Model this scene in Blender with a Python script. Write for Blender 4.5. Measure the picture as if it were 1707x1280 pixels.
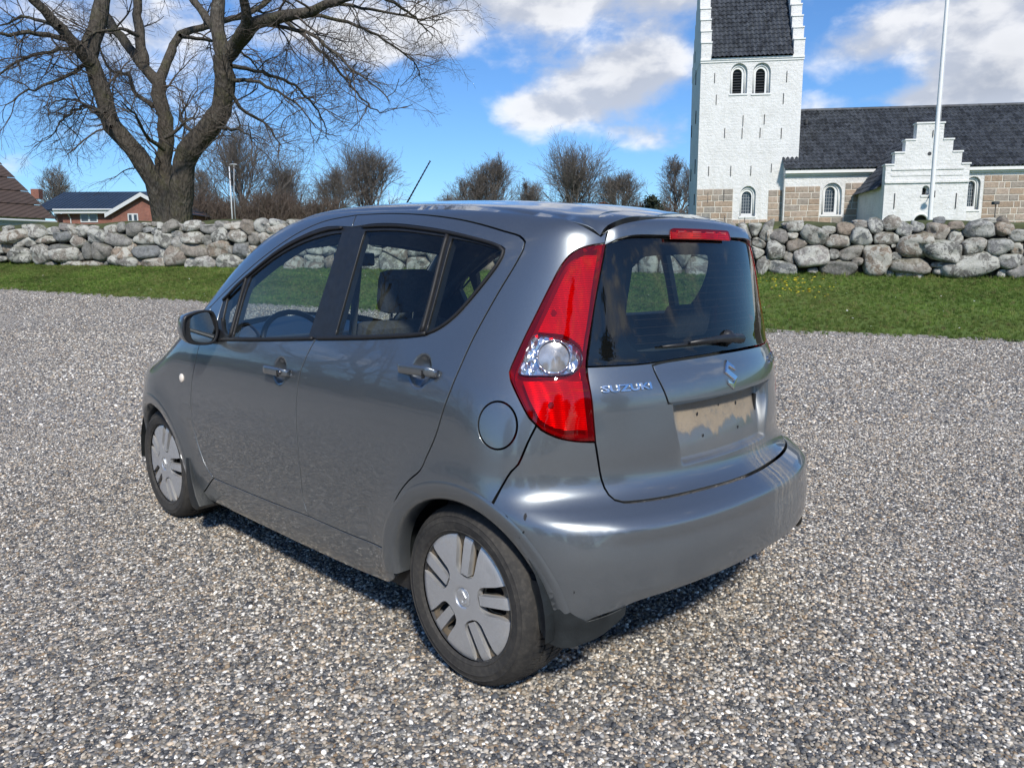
import bpy, bmesh, math, random
import numpy as np
from mathutils import Matrix, Vector
from mathutils.geometry import delaunay_2d_cdt
R_ = math.radians
scene = bpy.context.scene
for o in list(bpy.data.objects): bpy.data.objects.remove(o)
col = scene.collection

# ------------------------------------------------------------------ camera
CAM_H = 1.343
cam_data = bpy.data.cameras.new('camera')
cam_data.sensor_width = 36.0
cam_data.lens = 1287.9/1707.0*36.0
cam_data.clip_start = 0.05
cam_data.clip_end = 3000.0
cam = bpy.data.objects.new('camera', cam_data); col.objects.link(cam)
cam.location = (0, 0, CAM_H)
cam.rotation_euler = (Matrix.Rotation(R_(90-9.088), 3, 'X') @ Matrix.Rotation(R_(-0.2435), 3, 'Z')).to_euler()
scene.camera = cam

# ------------------------------------------------------------------ light
SUN_AZ = 11.0      # degrees: direction TO the sun, measured from -Y (behind the camera) towards +X (right)
SUN_EL = 42.0
to_sun = Vector((math.sin(R_(SUN_AZ))*math.cos(R_(SUN_EL)), -math.cos(R_(SUN_AZ))*math.cos(R_(SUN_EL)), math.sin(R_(SUN_EL))))
sun_data = bpy.data.lights.new('sun', 'SUN'); sun_data.energy = 3.7; sun_data.angle = R_(6.0); sun_data.color = (1.0, 0.94, 0.85)
sun = bpy.data.objects.new('sun', sun_data); col.objects.link(sun)
sun.rotation_euler = (-to_sun).to_track_quat('-Z', 'Y').to_euler()
sun.location = (30, -40, 40)
world = bpy.data.worlds.new('World'); scene.world = world; world.use_nodes = True
scene.view_settings.view_transform = 'Standard'
scene.view_settings.look = 'None'
scene.view_settings.exposure = 0.28
scene.view_settings.gamma = 1.0
scene.view_settings.use_curve_mapping = False
scene.cycles.max_bounces = 10
scene.cycles.transparent_max_bounces = 24
scene.cycles.caustics_reflective = False
scene.cycles.caustics_refractive = False
scene.cycles.sample_clamp_indirect = 6.0

# ------------------------------------------------------------------ node helpers
class NT:
    def __init__(s, tree): s.t = tree; s.n = tree.nodes; s.l = tree.links
    def add(s, kind, **kw):
        n = s.n.new(kind)
        for k, v in kw.items(): setattr(n, k, v)
        return n
    def put(s, sock, v):
        if isinstance(v, bpy.types.NodeSocket): s.l.new(v, sock)
        elif v is not None:
            if hasattr(sock, 'default_value'):
                dv = sock.default_value
                if hasattr(dv, '__len__') and not hasattr(v, '__len__'): sock.default_value = (v,)*len(dv) if len(dv) == 3 else (v, v, v, 1)
                elif hasattr(dv, '__len__') and len(dv) == 4 and len(v) == 3: sock.default_value = (*v, 1)
                else: sock.default_value = v
    def math(s, op, a, b=None, c=None, clamp=False):
        n = s.add('ShaderNodeMath', operation=op, use_clamp=clamp)
        s.put(n.inputs[0], a); s.put(n.inputs[1], b); s.put(n.inputs[2], c)
        return n.outputs[0]
    def vmath(s, op, a, b=None, out=0):
        n = s.add('ShaderNodeVectorMath', operation=op); s.put(n.inputs[0], a)
        if b is not None: s.put(n.inputs[3 if op == 'SCALE' else 1], b)
        return n.outputs[out]
    def noise(s, vec=None, scale=5, detail=4, rough=.5, dist=0, col=False, w=None):
        n = s.add('ShaderNodeTexNoise'); s.put(n.inputs['Vector'], vec)
        s.put(n.inputs['Scale'], scale); s.put(n.inputs['Detail'], detail); s.put(n.inputs['Roughness'], rough); s.put(n.inputs['Distortion'], dist)
        return n.outputs['Color' if col else 'Fac']
    def voro(s, vec=None, scale=5, feature='F1', out='Distance', rand=1.0):
        n = s.add('ShaderNodeTexVoronoi', feature=feature); s.put(n.inputs['Vector'], vec); s.put(n.inputs['Scale'], scale); s.put(n.inputs['Randomness'], rand)
        return n.outputs[out]
    def ramp(s, f, stops, interp='LINEAR'):
        n = s.add('ShaderNodeValToRGB'); s.put(n.inputs[0], f); cr = n.color_ramp; cr.interpolation = interp
        while len(cr.elements) < len(stops): cr.elements.new(0.5)
        for e, (p, c) in zip(cr.elements, stops):
            e.position = p; e.color = (*c, 1) if hasattr(c, '__len__') else (c, c, c, 1)
        return n.outputs[0]
    def mixc(s, f, a, b, mode='MIX'):
        n = s.add('ShaderNodeMix', data_type='RGBA', blend_type=mode); s.put(n.inputs[0], f); s.put(n.inputs[6], a); s.put(n.inputs[7], b)
        return n.outputs[2]
    def maprange(s, v, a, b, c, d, smooth=False):
        n = s.add('ShaderNodeMapRange', interpolation_type='SMOOTHSTEP' if smooth else 'LINEAR')
        for i, x in enumerate((v, a, b, c, d)): s.put(n.inputs[i], x)
        return n.outputs[0]
    def bump(s, h, strength=.3, dist=.01, normal=None):
        n = s.add('ShaderNodeBump'); s.put(n.inputs['Strength'], strength); s.put(n.inputs['Distance'], dist); s.put(n.inputs['Height'], h)
        if normal is not None: s.put(n.inputs['Normal'], normal)
        return n.outputs[0]
    def coord(s, which='Object'): return s.add('ShaderNodeTexCoord').outputs[which]
    def geo(s, which='Position'): return s.add('ShaderNodeNewGeometry').outputs[which]
    def scalev(s, v, sc):
        n = s.add('ShaderNodeVectorMath', operation='MULTIPLY'); s.put(n.inputs[0], v); n.inputs[1].default_value = sc
        return n.outputs[0]
    def sep(s, v):
        n = s.add('ShaderNodeSeparateXYZ'); s.put(n.inputs[0], v); return n.outputs
    def comb(s, x=0, y=0, z=0):
        n = s.add('ShaderNodeCombineXYZ'); s.put(n.inputs[0], x); s.put(n.inputs[1], y); s.put(n.inputs[2], z); return n.outputs[0]
def new_mat(name):
    m = bpy.data.materials.new(name); m.use_nodes = True; m.node_tree.nodes.clear(); t = NT(m.node_tree)
    out = t.add('ShaderNodeOutputMaterial'); return m, t, out
def principled(t, out, **kw):
    b = t.add('ShaderNodeBsdfPrincipled')
    for k, v in kw.items(): t.put(b.inputs[k.replace('_', ' ')], v)
    t.l.new(b.outputs[0], out.inputs[0]); return b
def simple_mat(name, color, rough=.5, metal=0.0, var=.12, scale=30, bump=0.0, bscale=120, spec=.5, coat=0.0):
    m, t, out = new_mat(name); c = t.coord()
    n = t.noise(c, scale, 5)
    cc = t.mixc(t.maprange(n, .3, .7, 0, 1), tuple(x*(1-var) for x in color), tuple(min(1, x*(1+var)) for x in color))
    kw = dict(Base_Color=cc, Roughness=t.maprange(t.noise(c, scale*.6, 3), .3, .7, max(.02, rough-.06), min(1, rough+.06)), Metallic=metal, Specular_IOR_Level=spec, Coat_Weight=coat)
    if bump: kw['Normal'] = t.bump(t.noise(c, bscale, 4), bump, .004)
    principled(t, out, **kw); return m

# ------------------------------------------------------------------ mesh helpers
def tag(o, label=None, cat=None, group=None, kind=None):
    if label: o['label'] = label
    if cat: o['category'] = cat
    if group: o['group'] = group
    if kind: o['kind'] = kind
    return o
def empty(name, loc=(0, 0, 0), rz=0, parent=None):
    o = bpy.data.objects.new(name, None); col.objects.link(o); o.location = loc; o.rotation_euler = (0, 0, rz)
    o.empty_display_size = .1
    if parent: o.parent = parent
    return o
def link(name, me, parent=None, loc=(0, 0, 0), rot=(0, 0, 0)):
    o = bpy.data.objects.new(name, me); col.objects.link(o); o.parent = parent; o.location = loc; o.rotation_euler = rot
    return o
def mesh(name, verts, faces, mats=None, parent=None, smooth=False, midx=None, loc=(0, 0, 0), rot=(0, 0, 0)):
    me = bpy.data.meshes.new(name); me.from_pydata([tuple(map(float, v)) for v in verts], [], [tuple(map(int, f)) for f in faces])
    for m in (mats if isinstance(mats, (list, tuple)) else [mats]):
        if m: me.materials.append(m)
    if midx is not None: me.polygons.foreach_set('material_index', np.asarray(midx, dtype=np.int32))
    if smooth: me.polygons.foreach_set('use_smooth', np.ones(len(me.polygons), dtype=bool))
    me.update()
    return link(name, me, parent, loc, rot)
class MB:
    """collects pieces of ONE part; build() links them as one mesh object"""
    def __init__(s): s.v = []; s.f = []; s.m = []; s.cur = 0
    def add(s, v, f):
        o = len(s.v); s.v += [tuple(map(float, p)) for p in v]; s.f += [tuple(int(i)+o for i in q) for q in f]; s.m += [s.cur]*len(f); return s
    def box(s, x0, x1, y0, y1, z0, z1):
        return s.add([(x0,y0,z0),(x1,y0,z0),(x1,y1,z0),(x0,y1,z0),(x0,y0,z1),(x1,y0,z1),(x1,y1,z1),(x0,y1,z1)],
                     [(0,3,2,1),(4,5,6,7),(0,1,5,4),(1,2,6,5),(2,3,7,6),(3,0,4,7)])
    def prism(s, poly, a0, a1, axis='y'):
        n = len(poly)
        def P(p, a): return {'y': (p[0], a, p[1]), 'x': (a, p[0], p[1]), 'z': (p[0], p[1], a)}[axis]
        return s.add([P(p, a0) for p in poly]+[P(p, a1) for p in poly],
                     [tuple(range(n)), tuple(range(2*n-1, n-1, -1))]+[(i, n+i, n+(i+1) % n, (i+1) % n) for i in range(n)])
    def tube(s, pts, rad, sides=8, cap=True):
        pts = [Vector(p) for p in pts]; n = len(pts); rads = rad if hasattr(rad, '__len__') else [rad]*n
        v = []; ref = None
        for i, p in enumerate(pts):
            t = (pts[min(i+1, n-1)]-pts[max(i-1, 0)]).normalized()
            if ref is None: ref = Vector((0, 0, 1)) if abs(t.z) < .9 else Vector((1, 0, 0))
            a = t.cross(ref).normalized(); b = a.cross(t).normalized(); ref = b
            for k in range(sides):
                th = 2*math.pi*k/sides; v.append(p+(a*math.cos(th)+b*math.sin(th))*rads[i])
        f = [(i*sides+k, i*sides+(k+1) % sides, (i+1)*sides+(k+1) % sides, (i+1)*sides+k) for i in range(n-1) for k in range(sides)]
        if cap: f += [tuple(range(sides-1, -1, -1)), tuple((n-1)*sides+k for k in range(sides))]
        return s.add(v, f)
    def lathe(s, prof, n=48, axis='y', center=(0, 0, 0), a0=0.0):
        """prof: (radius, along-axis)"""
        v = []
        for (r, a) in prof:
            for k in range(n):
                th = a0+2*math.pi*k/n; c, q = r*math.cos(th), r*math.sin(th)
                p = {'y': (c, a, q), 'z': (c, q, a), 'x': (a, c, q)}[axis]
                v.append((p[0]+center[0], p[1]+center[1], p[2]+center[2]))
        f = [(i*n+k, i*n+(k+1) % n, (i+1)*n+(k+1) % n, (i+1)*n+k) for i in range(len(prof)-1) for k in range(n)]
        return s.add(v, f)
    def build(s, name, mats, parent=None, smooth=False, loc=(0, 0, 0), rot=(0, 0, 0), bevel=0, autosmooth=None, recalc=True):
        me = bpy.data.meshes.new(name); me.from_pydata(s.v, [], s.f)
        for m in (mats if isinstance(mats, (list, tuple)) else [mats]): me.materials.append(m)
        me.polygons.foreach_set('material_index', np.asarray(s.m, dtype=np.int32))
        if recalc or bevel:
            bm = bmesh.new(); bm.from_mesh(me)
            if recalc: bmesh.ops.recalc_face_normals(bm, faces=bm.faces)
            if bevel:
                bmesh.ops.bevel(bm, geom=[e for e in bm.edges if len(e.link_faces) == 2 and e.calc_face_angle(0) > .5], offset=bevel, segments=2, affect='EDGES', profile=.6)
            bm.to_mesh(me); bm.free()
        if smooth or autosmooth:
            me.polygons.foreach_set('use_smooth', np.ones(len(me.polygons), dtype=bool))
            if autosmooth: me.set_sharp_from_angle(angle=R_(autosmooth))
        me.update()
        return link(name, me, parent, loc, rot)
# ---- curve tools
def crom(pts, step=.02, closed=False):
    P = np.asarray(pts, float)
    if len(P) < 3: 
        n = max(2, int(np.linalg.norm(P[1]-P[0])/step)+1); return P[0]+(P[1]-P[0])*np.linspace(0, 1, n)[:, None]
    Q = np.vstack([P[-1], P, P[0], P[1]]) if closed else np.vstack([2*P[0]-P[1], P, 2*P[-1]-P[-2]])
    out = []
    for i in range(1, len(Q)-2):
        a, b, c, d = Q[i-1:i+3]; n = max(1, int(round(np.linalg.norm(c-b)/step)))
        t = np.linspace(0, 1, n, endpoint=False)[:, None]
        # centripetal-ish: uniform catmull-rom
        out.append(.5*((2*b)+(c-a)*t+(2*a-5*b+4*c-d)*t*t+(3*b-a-3*c+d)*t**3))
    out = np.vstack(out)
    return out if closed else np.vstack([out, P[-1]])
def ring(*curves, step=.02, fr=None):
    """join curves (each smoothed) into one closed ring"""
    out = []
    for c in curves:
        q = crom(c, step)
        if out and np.linalg.norm(out[-1][-1]-q[0]) < 1e-5: q = q[1:]
        out.append(q)
    r = np.vstack(out)
    if np.linalg.norm(r[0]-r[-1]) < step*.35: r = r[:-1]
    return r
def area(r): x, y = r[:, 0], r[:, 1]; return .5*np.sum(x*np.roll(y, -1)-np.roll(x, -1)*y)
def inset(r, d):
    """move a ring inwards by d (outwards if negative)"""
    if area(r) < 0: r = r[::-1]
    e = np.roll(r, -1, 0)-r; e /= np.linalg.norm(e, axis=1)[:, None]+1e-12; n = np.stack([-e[:, 1], e[:, 0]], -1)
    m = n+np.roll(n, 1, 0); l = np.linalg.norm(m, axis=1)[:, None]; m = m/np.maximum(l, .25)
    k = 1/np.maximum((m*n).sum(1), .5)
    return r+m*d*k[:, None]
def pip(p, r):
    x, y = p[:, 0], p[:, 1]; c = np.zeros(len(p), bool); a = r; b = np.roll(r, -1, 0)
    for (x0, y0), (x1, y1) in zip(a, b):
        if y0 == y1: continue
        m = ((y0 > y) != (y1 > y)) & (x < (x1-x0)*(y-y0)/(y1-y0)+x0); c ^= m
    return c
def tri_region(rings, h, extra=None):
    outer = rings[0]; V = []; E = []
    for r in rings:
        o = len(V); V += list(map(tuple, r)); E += [(o+i, o+(i+1) % len(r)) for i in range(len(r))]
    nb = len(V); B = np.array(V)
    x0, y0 = outer.min(0); x1, y1 = outer.max(0)
    gx = np.arange(x0+h/2, x1, h); gy = np.arange(y0+h/2, y1, h*.866)
    G = np.array([(a+(h/2 if j % 2 else 0), b) for j, b in enumerate(gy) for a in gx])
    if len(G):
        m = pip(G, outer)
        for r in rings[1:]: m &= ~pip(G, r)
        G = G[m]
    if len(G):
        d = np.full(len(G), 1e9)
        for i in range(0, nb, 64): d = np.minimum(d, np.linalg.norm(G[:, None]-B[None, i:i+64], axis=2).min(1))
        G = G[d > .45*h]
        if extra is not None and len(extra):
            X = np.asarray(extra); m = pip(X, outer)
            for r in rings[1:]: m &= ~pip(X, r)
            X = X[m]; dx = np.full(len(X), 1e9)
            for i in range(0, nb, 64): dx = np.minimum(dx, np.linalg.norm(X[:, None]-B[None, i:i+64], axis=2).min(1))
            X = X[dx > .004]; V += list(map(tuple, X))
            if len(X):
                dg = np.full(len(G), 1e9)
                for i in range(0, len(X), 200): dg = np.minimum(dg, np.linalg.norm(G[:, None]-X[None, i:i+200], axis=2).min(1))
                G = G[dg > .5*h]
        V += list(map(tuple, G))
    vv, ee, ff, *_ = delaunay_2d_cdt([Vector(p) for p in V], E, [], 0, 1e-6)
    vv = np.array([tuple(v) for v in vv]); T = []
    for f in ff:
        T += [(f[0], f[i], f[i+1]) for i in range(1, len(f)-1)]
    T = np.array(T); cen = vv[T].mean(1); m = pip(cen, outer)
    for r in rings[1:]: m &= ~pip(cen, r)
    T = T[m]
    a = vv[T]; ar = (a[:,1,0]-a[:,0,0])*(a[:,2,1]-a[:,0,1])-(a[:,1,1]-a[:,0,1])*(a[:,2,0]-a[:,0,0])
    T = T[np.abs(ar) > 1e-10]; ar = ar[np.abs(ar) > 1e-10]; T[ar < 0] = T[ar < 0][:, ::-1]
    return vv, T
# ================================================================== PLACE: photo point at a chosen distance -> world point
_CM = np.array(cam.rotation_euler.to_matrix())
def W3(px, py, D):
    d = _CM @ np.array([(px-853.5)/1287.9, -(py-640)/1287.9, -1.0]); return np.array([0, 0, CAM_H])+d*(D/d[1])
# ---- sky: Nishita daylight with broken cumulus
def build_sky():
    t = NT(world.node_tree); t.n.clear(); out = t.add('ShaderNodeOutputWorld'); bg = t.add('ShaderNodeBackground'); t.l.new(bg.outputs[0], out.inputs[0])
    sky = t.add('ShaderNodeTexSky', sky_type='NISHITA'); sky.sun_disc = False; sky.sun_elevation = R_(SUN_EL); sky.sun_rotation = math.atan2(to_sun.x, to_sun.y)
    sky.altitude = 0; sky.air_density = 1.0; sky.dust_density = .3; sky.ozone_density = 2.0
    d = t.coord('Generated'); s = t.sep(d)
    zc = t.math('MAXIMUM', s[2], 0.0)
    k = t.math('DIVIDE', 1.0, t.math('ADD', zc, .22))
    u = t.math('MULTIPLY', s[0], k); v = t.math('MULTIPLY', s[1], k)
    p = t.comb(u, v, t.math('MULTIPLY', zc, 2.0))
    warp = t.vmath('SCALE', t.vmath('SUBTRACT', t.noise(p, 3.0, 4, .55, col=True), (.5, .5, .5)), .16)
    pw = t.vmath('ADD', p, warp)
    az = t.math('ARCTAN2', s[0], s[1]); el = t.math('ARCSINE', s[2])
    pa = t.comb(t.math('MULTIPLY', az, 1.0), t.math('MULTIPLY', el, 1.55), 0.0)           # puffs: nearly round on the sky dome
    pa = t.vmath('ADD', pa, t.vmath('SCALE', warp, .25))
    big = t.noise(pw, .95, 2, .5); det = t.noise(pa, 6.5, 9, .56); det_up = t.noise(t.vmath('ADD', pa, (.012, .045, 0)), 6.5, 7, .54)
    cov = t.math('MULTIPLY', t.maprange(big, .42, .68, 0, 1, True), .26)
    front = t.maprange(s[1], .2, .5, 1, .25, True)
    cov = t.math('MULTIPLY', cov, front)
    for (px, py, rx, ry, w) in ((1000,145,140,62,.50),(905,190,80,32,.34),(1065,95,80,36,.32),(950,2,230,40,.44),(720,70,90,40,.22),(480,60,300,55,.25),(130,50,180,70,.24),(1085,232,72,36,.42),(1400,92,70,32,.24),(1590,30,190,52,.38),(1655,130,95,38,.46),(1500,168,170,18,.30),(300,-190,600,110,.3),(1200,-220,500,110,.3),(1850,60,150,90,.4),(672,205,42,12,.20),(5,268,50,16,.22),(590,330,160,10,.1)):
        q = W3(px, py, 100.0)-np.array([0, 0, CAM_H]); q /= np.linalg.norm(q); a0, e0 = math.atan2(q[0], q[1]), math.asin(q[2]); ra, re = rx/1288, ry/1288
        da = t.math('DIVIDE', t.math('SUBTRACT', az, a0), ra); de = t.math('DIVIDE', t.math('SUBTRACT', el, e0), re)
        g = t.math('POWER', 2.718, t.math('MULTIPLY', t.math('ADD', t.math('MULTIPLY', da, da), t.math('MULTIPLY', de, de)), -1.0))
        cov = t.math('MULTIPLY_ADD', g, w, cov)
    dens = t.math('ADD', cov, t.math('MULTIPLY', t.math('SUBTRACT', det, .5), 1.25))
    a = t.maprange(dens, .16, .46, 0, 1, True)
    a = t.math('MULTIPLY', a, t.maprange(s[2], .0, .05, .35, 1, True))
    lit = t.maprange(t.math('SUBTRACT', det, det_up), -.07, .10, 0, 1, True)
    core = t.maprange(dens, .30, .80, 1, .80)
    cc = t.mixc(lit, (5.1, 5.4, 6.1), (8.8, 8.8, 8.9))
    cc = t.mixc(1.0, cc, t.comb(core, core, core), 'MULTIPLY')
    skyc = t.mixc(1.0, sky.outputs[0], (.56, .86, 1.22, 1), 'MULTIPLY')
    c = t.mixc(t.math('MULTIPLY', a, .9), skyc, cc)
    t.l.new(c, bg.inputs[0]); bg.inputs[1].default_value = .10
build_sky()
# ---- lie of the land
EDGE = [W3(*q) for q in ((-400, 474, 22.8), (0, 482, 19.8), (320, 503, 17.0), (800, 528, 14.8), (1290, 553, 12.9), (1707, 570, 11.9), (2200, 590, 11.0))]
WALLB = [W3(*q) for q in ((-500, 438, 26.4), (0, 441, 24.0), (480, 447, 21.9), (900, 451, 20.2), (1290, 457, 18.6), (1707, 466, 17.1), (2300, 480, 15.4))]
WALLT = [W3(*q) for q in ((-500, 377, 26.6), (0, 376, 24.2), (480, 368, 22.1), (900, 371, 20.4), (1290, 374, 18.8), (1707, 371, 17.3), (2300, 366, 15.6))]
def pl(pts, i): return lambda x: np.interp(x, [p[0] for p in pts], [p[i] for p in pts])
ey, ez = pl(EDGE, 1), pl(EDGE, 2); wy, wz = pl(WALLB, 1), pl(WALLB, 2); ty_, tz_ = pl(WALLT, 1), pl(WALLT, 2)
def terrain(x, y):
    x = np.asarray(x, float); y = np.asarray(y, float)
    e, zed, w, zw, zt = ey(x), ez(x), wy(x), wz(x), tz_(x)
    t = np.clip((y-6.5)/(e-6.5), 0, 1); zg = zed*t**1.35
    s = np.clip((y-e)/(w-e), 0, 1); zl = zed+(zw-zed)*(.8*s+.2*s*s)
    b = np.clip((y-w-.35)/.5, 0, 1); zb = zt-.10+(y-w-.6)*.0395
    far = np.clip((y-w)/400, 0, 1)
    zb = np.where(y-w > 120, zt-.10+120*.0395+(y-w-120)*.004, zb)
    return np.where(y < e, zg, np.where(y < w+.35, zl, zl*(1-b)+zb*b))
def grid_sheet(name, X, rows, mat, dz=0.0):
    """X: column positions; rows: function of column -> list of y"""
    v = []; f = []; nr = None
    for x in X:
        ys = rows(x); nr = len(ys)
        for y in ys: v.append((x, y, float(terrain(x, y))+dz))
    for i in range(len(X)-1):
        for j in range(nr-1): a = i*nr+j; f.append((a, a+nr, a+nr+1, a+1))
    return mesh(name, v, f, mat, smooth=True)
def mat_gravel():
    m, t, out = new_mat('pebble_gravel'); p = t.geo(); c = t.scalev(p, (1, 1, 0))
    v1 = t.add('ShaderNodeTexVoronoi', feature='F1'); t.put(v1.inputs['Vector'], c); v1.inputs['Scale'].default_value = 70
    v2 = t.add('ShaderNodeTexVoronoi', feature='F1'); t.put(v2.inputs['Vector'], c); v2.inputs['Scale'].default_value = 150
    col1 = pebble_color(t, t.sep(v1.outputs['Color'])[0], t.sep(v1.outputs['Color'])[1])
    h = t.maprange(v1.outputs['Distance'], 0, .7, 1, 0)
    gapm = t.maprange(v1.outputs['Distance'], .35, .62, 1.25, .72)
    colr = t.mixc(1.0, col1, t.comb(gapm, gapm, gapm), 'MULTIPLY')
    patch = t.maprange(t.noise(c, .35, 4, .6), .35, .65, .72, .98)
    colr = t.mixc(1.0, colr, t.comb(patch, patch, patch), 'MULTIPLY')
    principled(t, out, Base_Color=colr, Roughness=.8, Specular_IOR_Level=.25, Normal=t.bump(h, .35, .010)); return m
def pebble_color(t, r, r2):
    c = t.ramp(r, [(0, (.040, .043, .050)), (.16, (.078, .083, .092)), (.30, (.130, .132, .134)), (.42, (.17, .16, .145)), (.52, (.26, .235, .195)), (.60, (.21, .15, .095)), (.67, (.30, .275, .235)), (.76, (.34, .34, .335)), (.84, (.45, .37, .28)), (.91, (.54, .52, .475)), (1.0, (.72, .705, .67))], 'CONSTANT' if False else 'LINEAR')
    k = t.maprange(r2, 0, 1, .98, 1.52); return t.mixc(1.0, c, t.comb(t.math('MULTIPLY', k, 1.075), t.math('MULTIPLY', k, 1.055), t.math('MULTIPLY', k, 1.015)), 'MULTIPLY')
GRAVEL = mat_gravel()
def mat_lawn():
    m, t, out = new_mat('mown_grass'); p = t.geo(); n1 = t.noise(p, 1.1, 5, .6); n2 = t.noise(p, 38, 4, .7); n3 = t.noise(t.scalev(p, (1, 1, 0)), .22, 3)
    c = t.mixc(t.maprange(n2, .3, .7, 0, 1), (.052, .092, .018), (.135, .205, .044)); c = t.mixc(t.maprange(n1, .48, .75, 0, .55), c, (.085, .105, .032)); c = t.mixc(t.maprange(n3, .4, .7, 0, .35), c, (.16, .19, .055))
    principled(t, out, Base_Color=c, Roughness=.85, Specular_IOR_Level=.2, Normal=t.bump(n2, .8, .03)); return m
LAWN = mat_lawn()
_rg = random.Random(4)
xs = list(np.linspace(-140, -36, 12))+list(np.linspace(-34, 24, 220))+list(np.linspace(27, 140, 12))
jit = {x: (.10*math.sin(x*2.3)+.07*math.sin(x*5.9+1)+.05*_rg.uniform(-1, 1)) for x in xs}
g = grid_sheet('gravel_ground', xs, lambda x: list(np.linspace(-90, -6, 6))+list(np.linspace(-4, 6.5, 10))+list(6.5+(float(ey(x))+.25-6.5)*np.linspace(.06, 1, 16)), GRAVEL); tag(g, kind='structure')
def lawn_rows(x):
    e = float(ey(x))+jit[x]; w = float(wy(x))
    return list(e+(w+.30-e)*np.linspace(0, 1, 14))+[w+.5, w+.7, w+.85, w+1.2, w+2, w+4, w+8, w+14, w+22, w+34, w+50, w+75, w+120, w+200, w+400, w+900]
l = grid_sheet('lawn', xs, lawn_rows, LAWN, dz=.012); tag(l, kind='structure')
v = [q.co for q in l.data.vertices]
# turf edge: a low ragged lip where the lawn meets the gravel
nr = len(lawn_rows(xs[0]))
for i in range(len(xs)): l.data.vertices[i*nr].co.z -= .03
# ---- pebbles: loose stones scattered over the nearer gravel
PEB_COL = bpy.data.collections.new('pebble_shapes')
def mat_pebble():
    m, t, out = new_mat('loose_pebble'); oi = t.add('ShaderNodeObjectInfo'); r = oi.outputs['Random']; r2 = t.math('FRACT', t.math('MULTIPLY', r, 37.31))
    c = pebble_color(t, r, r2); n = t.noise(t.coord(), 1.6, 4, .6); k = t.maprange(n, .3, .7, .8, 1.15); c = t.mixc(1.0, c, t.comb(k, k, k), 'MULTIPLY')
    principled(t, out, Base_Color=c, Roughness=.62, Specular_IOR_Level=.35); return m
PEB = mat_pebble()
_r = random.Random(11)
for k in range(7):
    bm = bmesh.new(); bmesh.ops.create_icosphere(bm, subdivisions=1 if k > 1 else 2, radius=1)
    sx, sy_, sz = 1, _r.uniform(.62, .9), _r.uniform(.38, .6)
    ph = [_r.uniform(0, 6) for _ in range(6)]
    for q in bm.verts:
        n = q.co.normalized(); w = 1+.16*math.sin(3*n.x+ph[0])+.13*math.sin(4*n.y+ph[1]+2*n.z)+.08*math.sin(6*n.z+ph[2]+3*n.x)
        q.co = Vector((n.x*sx*w, n.y*sy_*w, n.z*sz*w))
    me = bpy.data.meshes.new('pebble'); bm.to_mesh(me); bm.free(); me.materials.append(PEB); me.polygons.foreach_set('use_smooth', np.ones(len(me.polygons), dtype=bool)); me.update()
    PEB_COL.objects.link(bpy.data.objects.new('pebble_shape', me))
def scatter(name, pts, scl, coln, seed, tilt=.5, normal_up=True):
    me = bpy.data.meshes.new(name); me.vertices.add(len(pts)); me.vertices.foreach_set('co', np.asarray(pts, dtype=np.float32).ravel())
    a = me.attributes.new('scl', 'FLOAT', 'POINT'); a.data.foreach_set('value', np.asarray(scl, dtype=np.float32)); me.update()
    o = link(name, me)
    ng = bpy.data.node_groups.new(name+'_nodes', 'GeometryNodeTree'); ng.interface.new_socket('Geometry', in_out='INPUT', socket_type='NodeSocketGeometry'); ng.interface.new_socket('Geometry', in_out='OUTPUT', socket_type='NodeSocketGeometry')
    N, L = ng.nodes, ng.links; gi, go = N.new('NodeGroupInput'), N.new('NodeGroupOutput')
    ci = N.new('GeometryNodeCollectionInfo'); ci.inputs['Collection'].default_value = coln; ci.inputs['Separate Children'].default_value = True; ci.inputs['Reset Children'].default_value = True
    ip = N.new('GeometryNodeInstanceOnPoints'); ip.inputs['Pick Instance'].default_value = True
    ri = N.new('FunctionNodeRandomValue'); ri.data_type = 'INT'
    isock = [q for q in ri.inputs if q.type == 'INT']; isock[0].default_value = 0; isock[1].default_value = len(coln.objects)-1
    rv = N.new('FunctionNodeRandomValue'); rv.data_type = 'FLOAT_VECTOR'; rv.inputs[0].default_value = (-tilt, -tilt, 0); rv.inputs[1].default_value = (tilt, tilt, 6.283)
    for nn in (ri, rv): nn.inputs['Seed'].default_value = seed+(7 if nn is rv else 0)
    na = N.new('GeometryNodeInputNamedAttribute'); na.data_type = 'FLOAT'; na.inputs['Name'].default_value = 'scl'
    L.new(gi.outputs[0], ip.inputs['Points']); L.new(ci.outputs[0], ip.inputs['Instance'])
    L.new([q for q in ri.outputs if q.type == 'INT'][0], ip.inputs['Instance Index']); L.new([q for q in rv.outputs if q.type == 'VECTOR'][0], ip.inputs['Rotation'])
    L.new([q for q in na.outputs if q.type == 'VALUE'][0], ip.inputs['Scale']); L.new(ip.outputs[0], go.inputs[0])
    md = o.modifiers.new('scatter', 'NODES'); md.node_group = ng
    return o
rg = np.random.default_rng(5)
def fines(x, y):
    # wheel-worn lanes and patches where the stone is ground finer
    a = np.sin((x*.8+y*.55)*1.9+1.2)*.5+np.sin(x*1.3-y*.9+.5)*.35+np.sin(x*3.1+y*2.2)*.2; return a
def pebble_points(n, y0, y1, s0, s1, margin=.16):
    # uniform over a wedge a little wider than the view
    y = np.sqrt(rg.uniform(y0*y0, y1*y1, n)); x = rg.uniform(-1, 1, n)*(.70+margin)*y
    m = y < ey(x)-.05; x, y = x[m], y[m]
    s = (s0+(s1-s0)*rg.beta(1.6, 4.0, len(x)))*np.where(fines(x, y) > rg.uniform(-.3, 1.1, len(x)), .62, 1.0); z = terrain(x, y)+s*rg.uniform(-.12, .30, len(x)); return np.stack([x, y, z], -1), s
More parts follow.
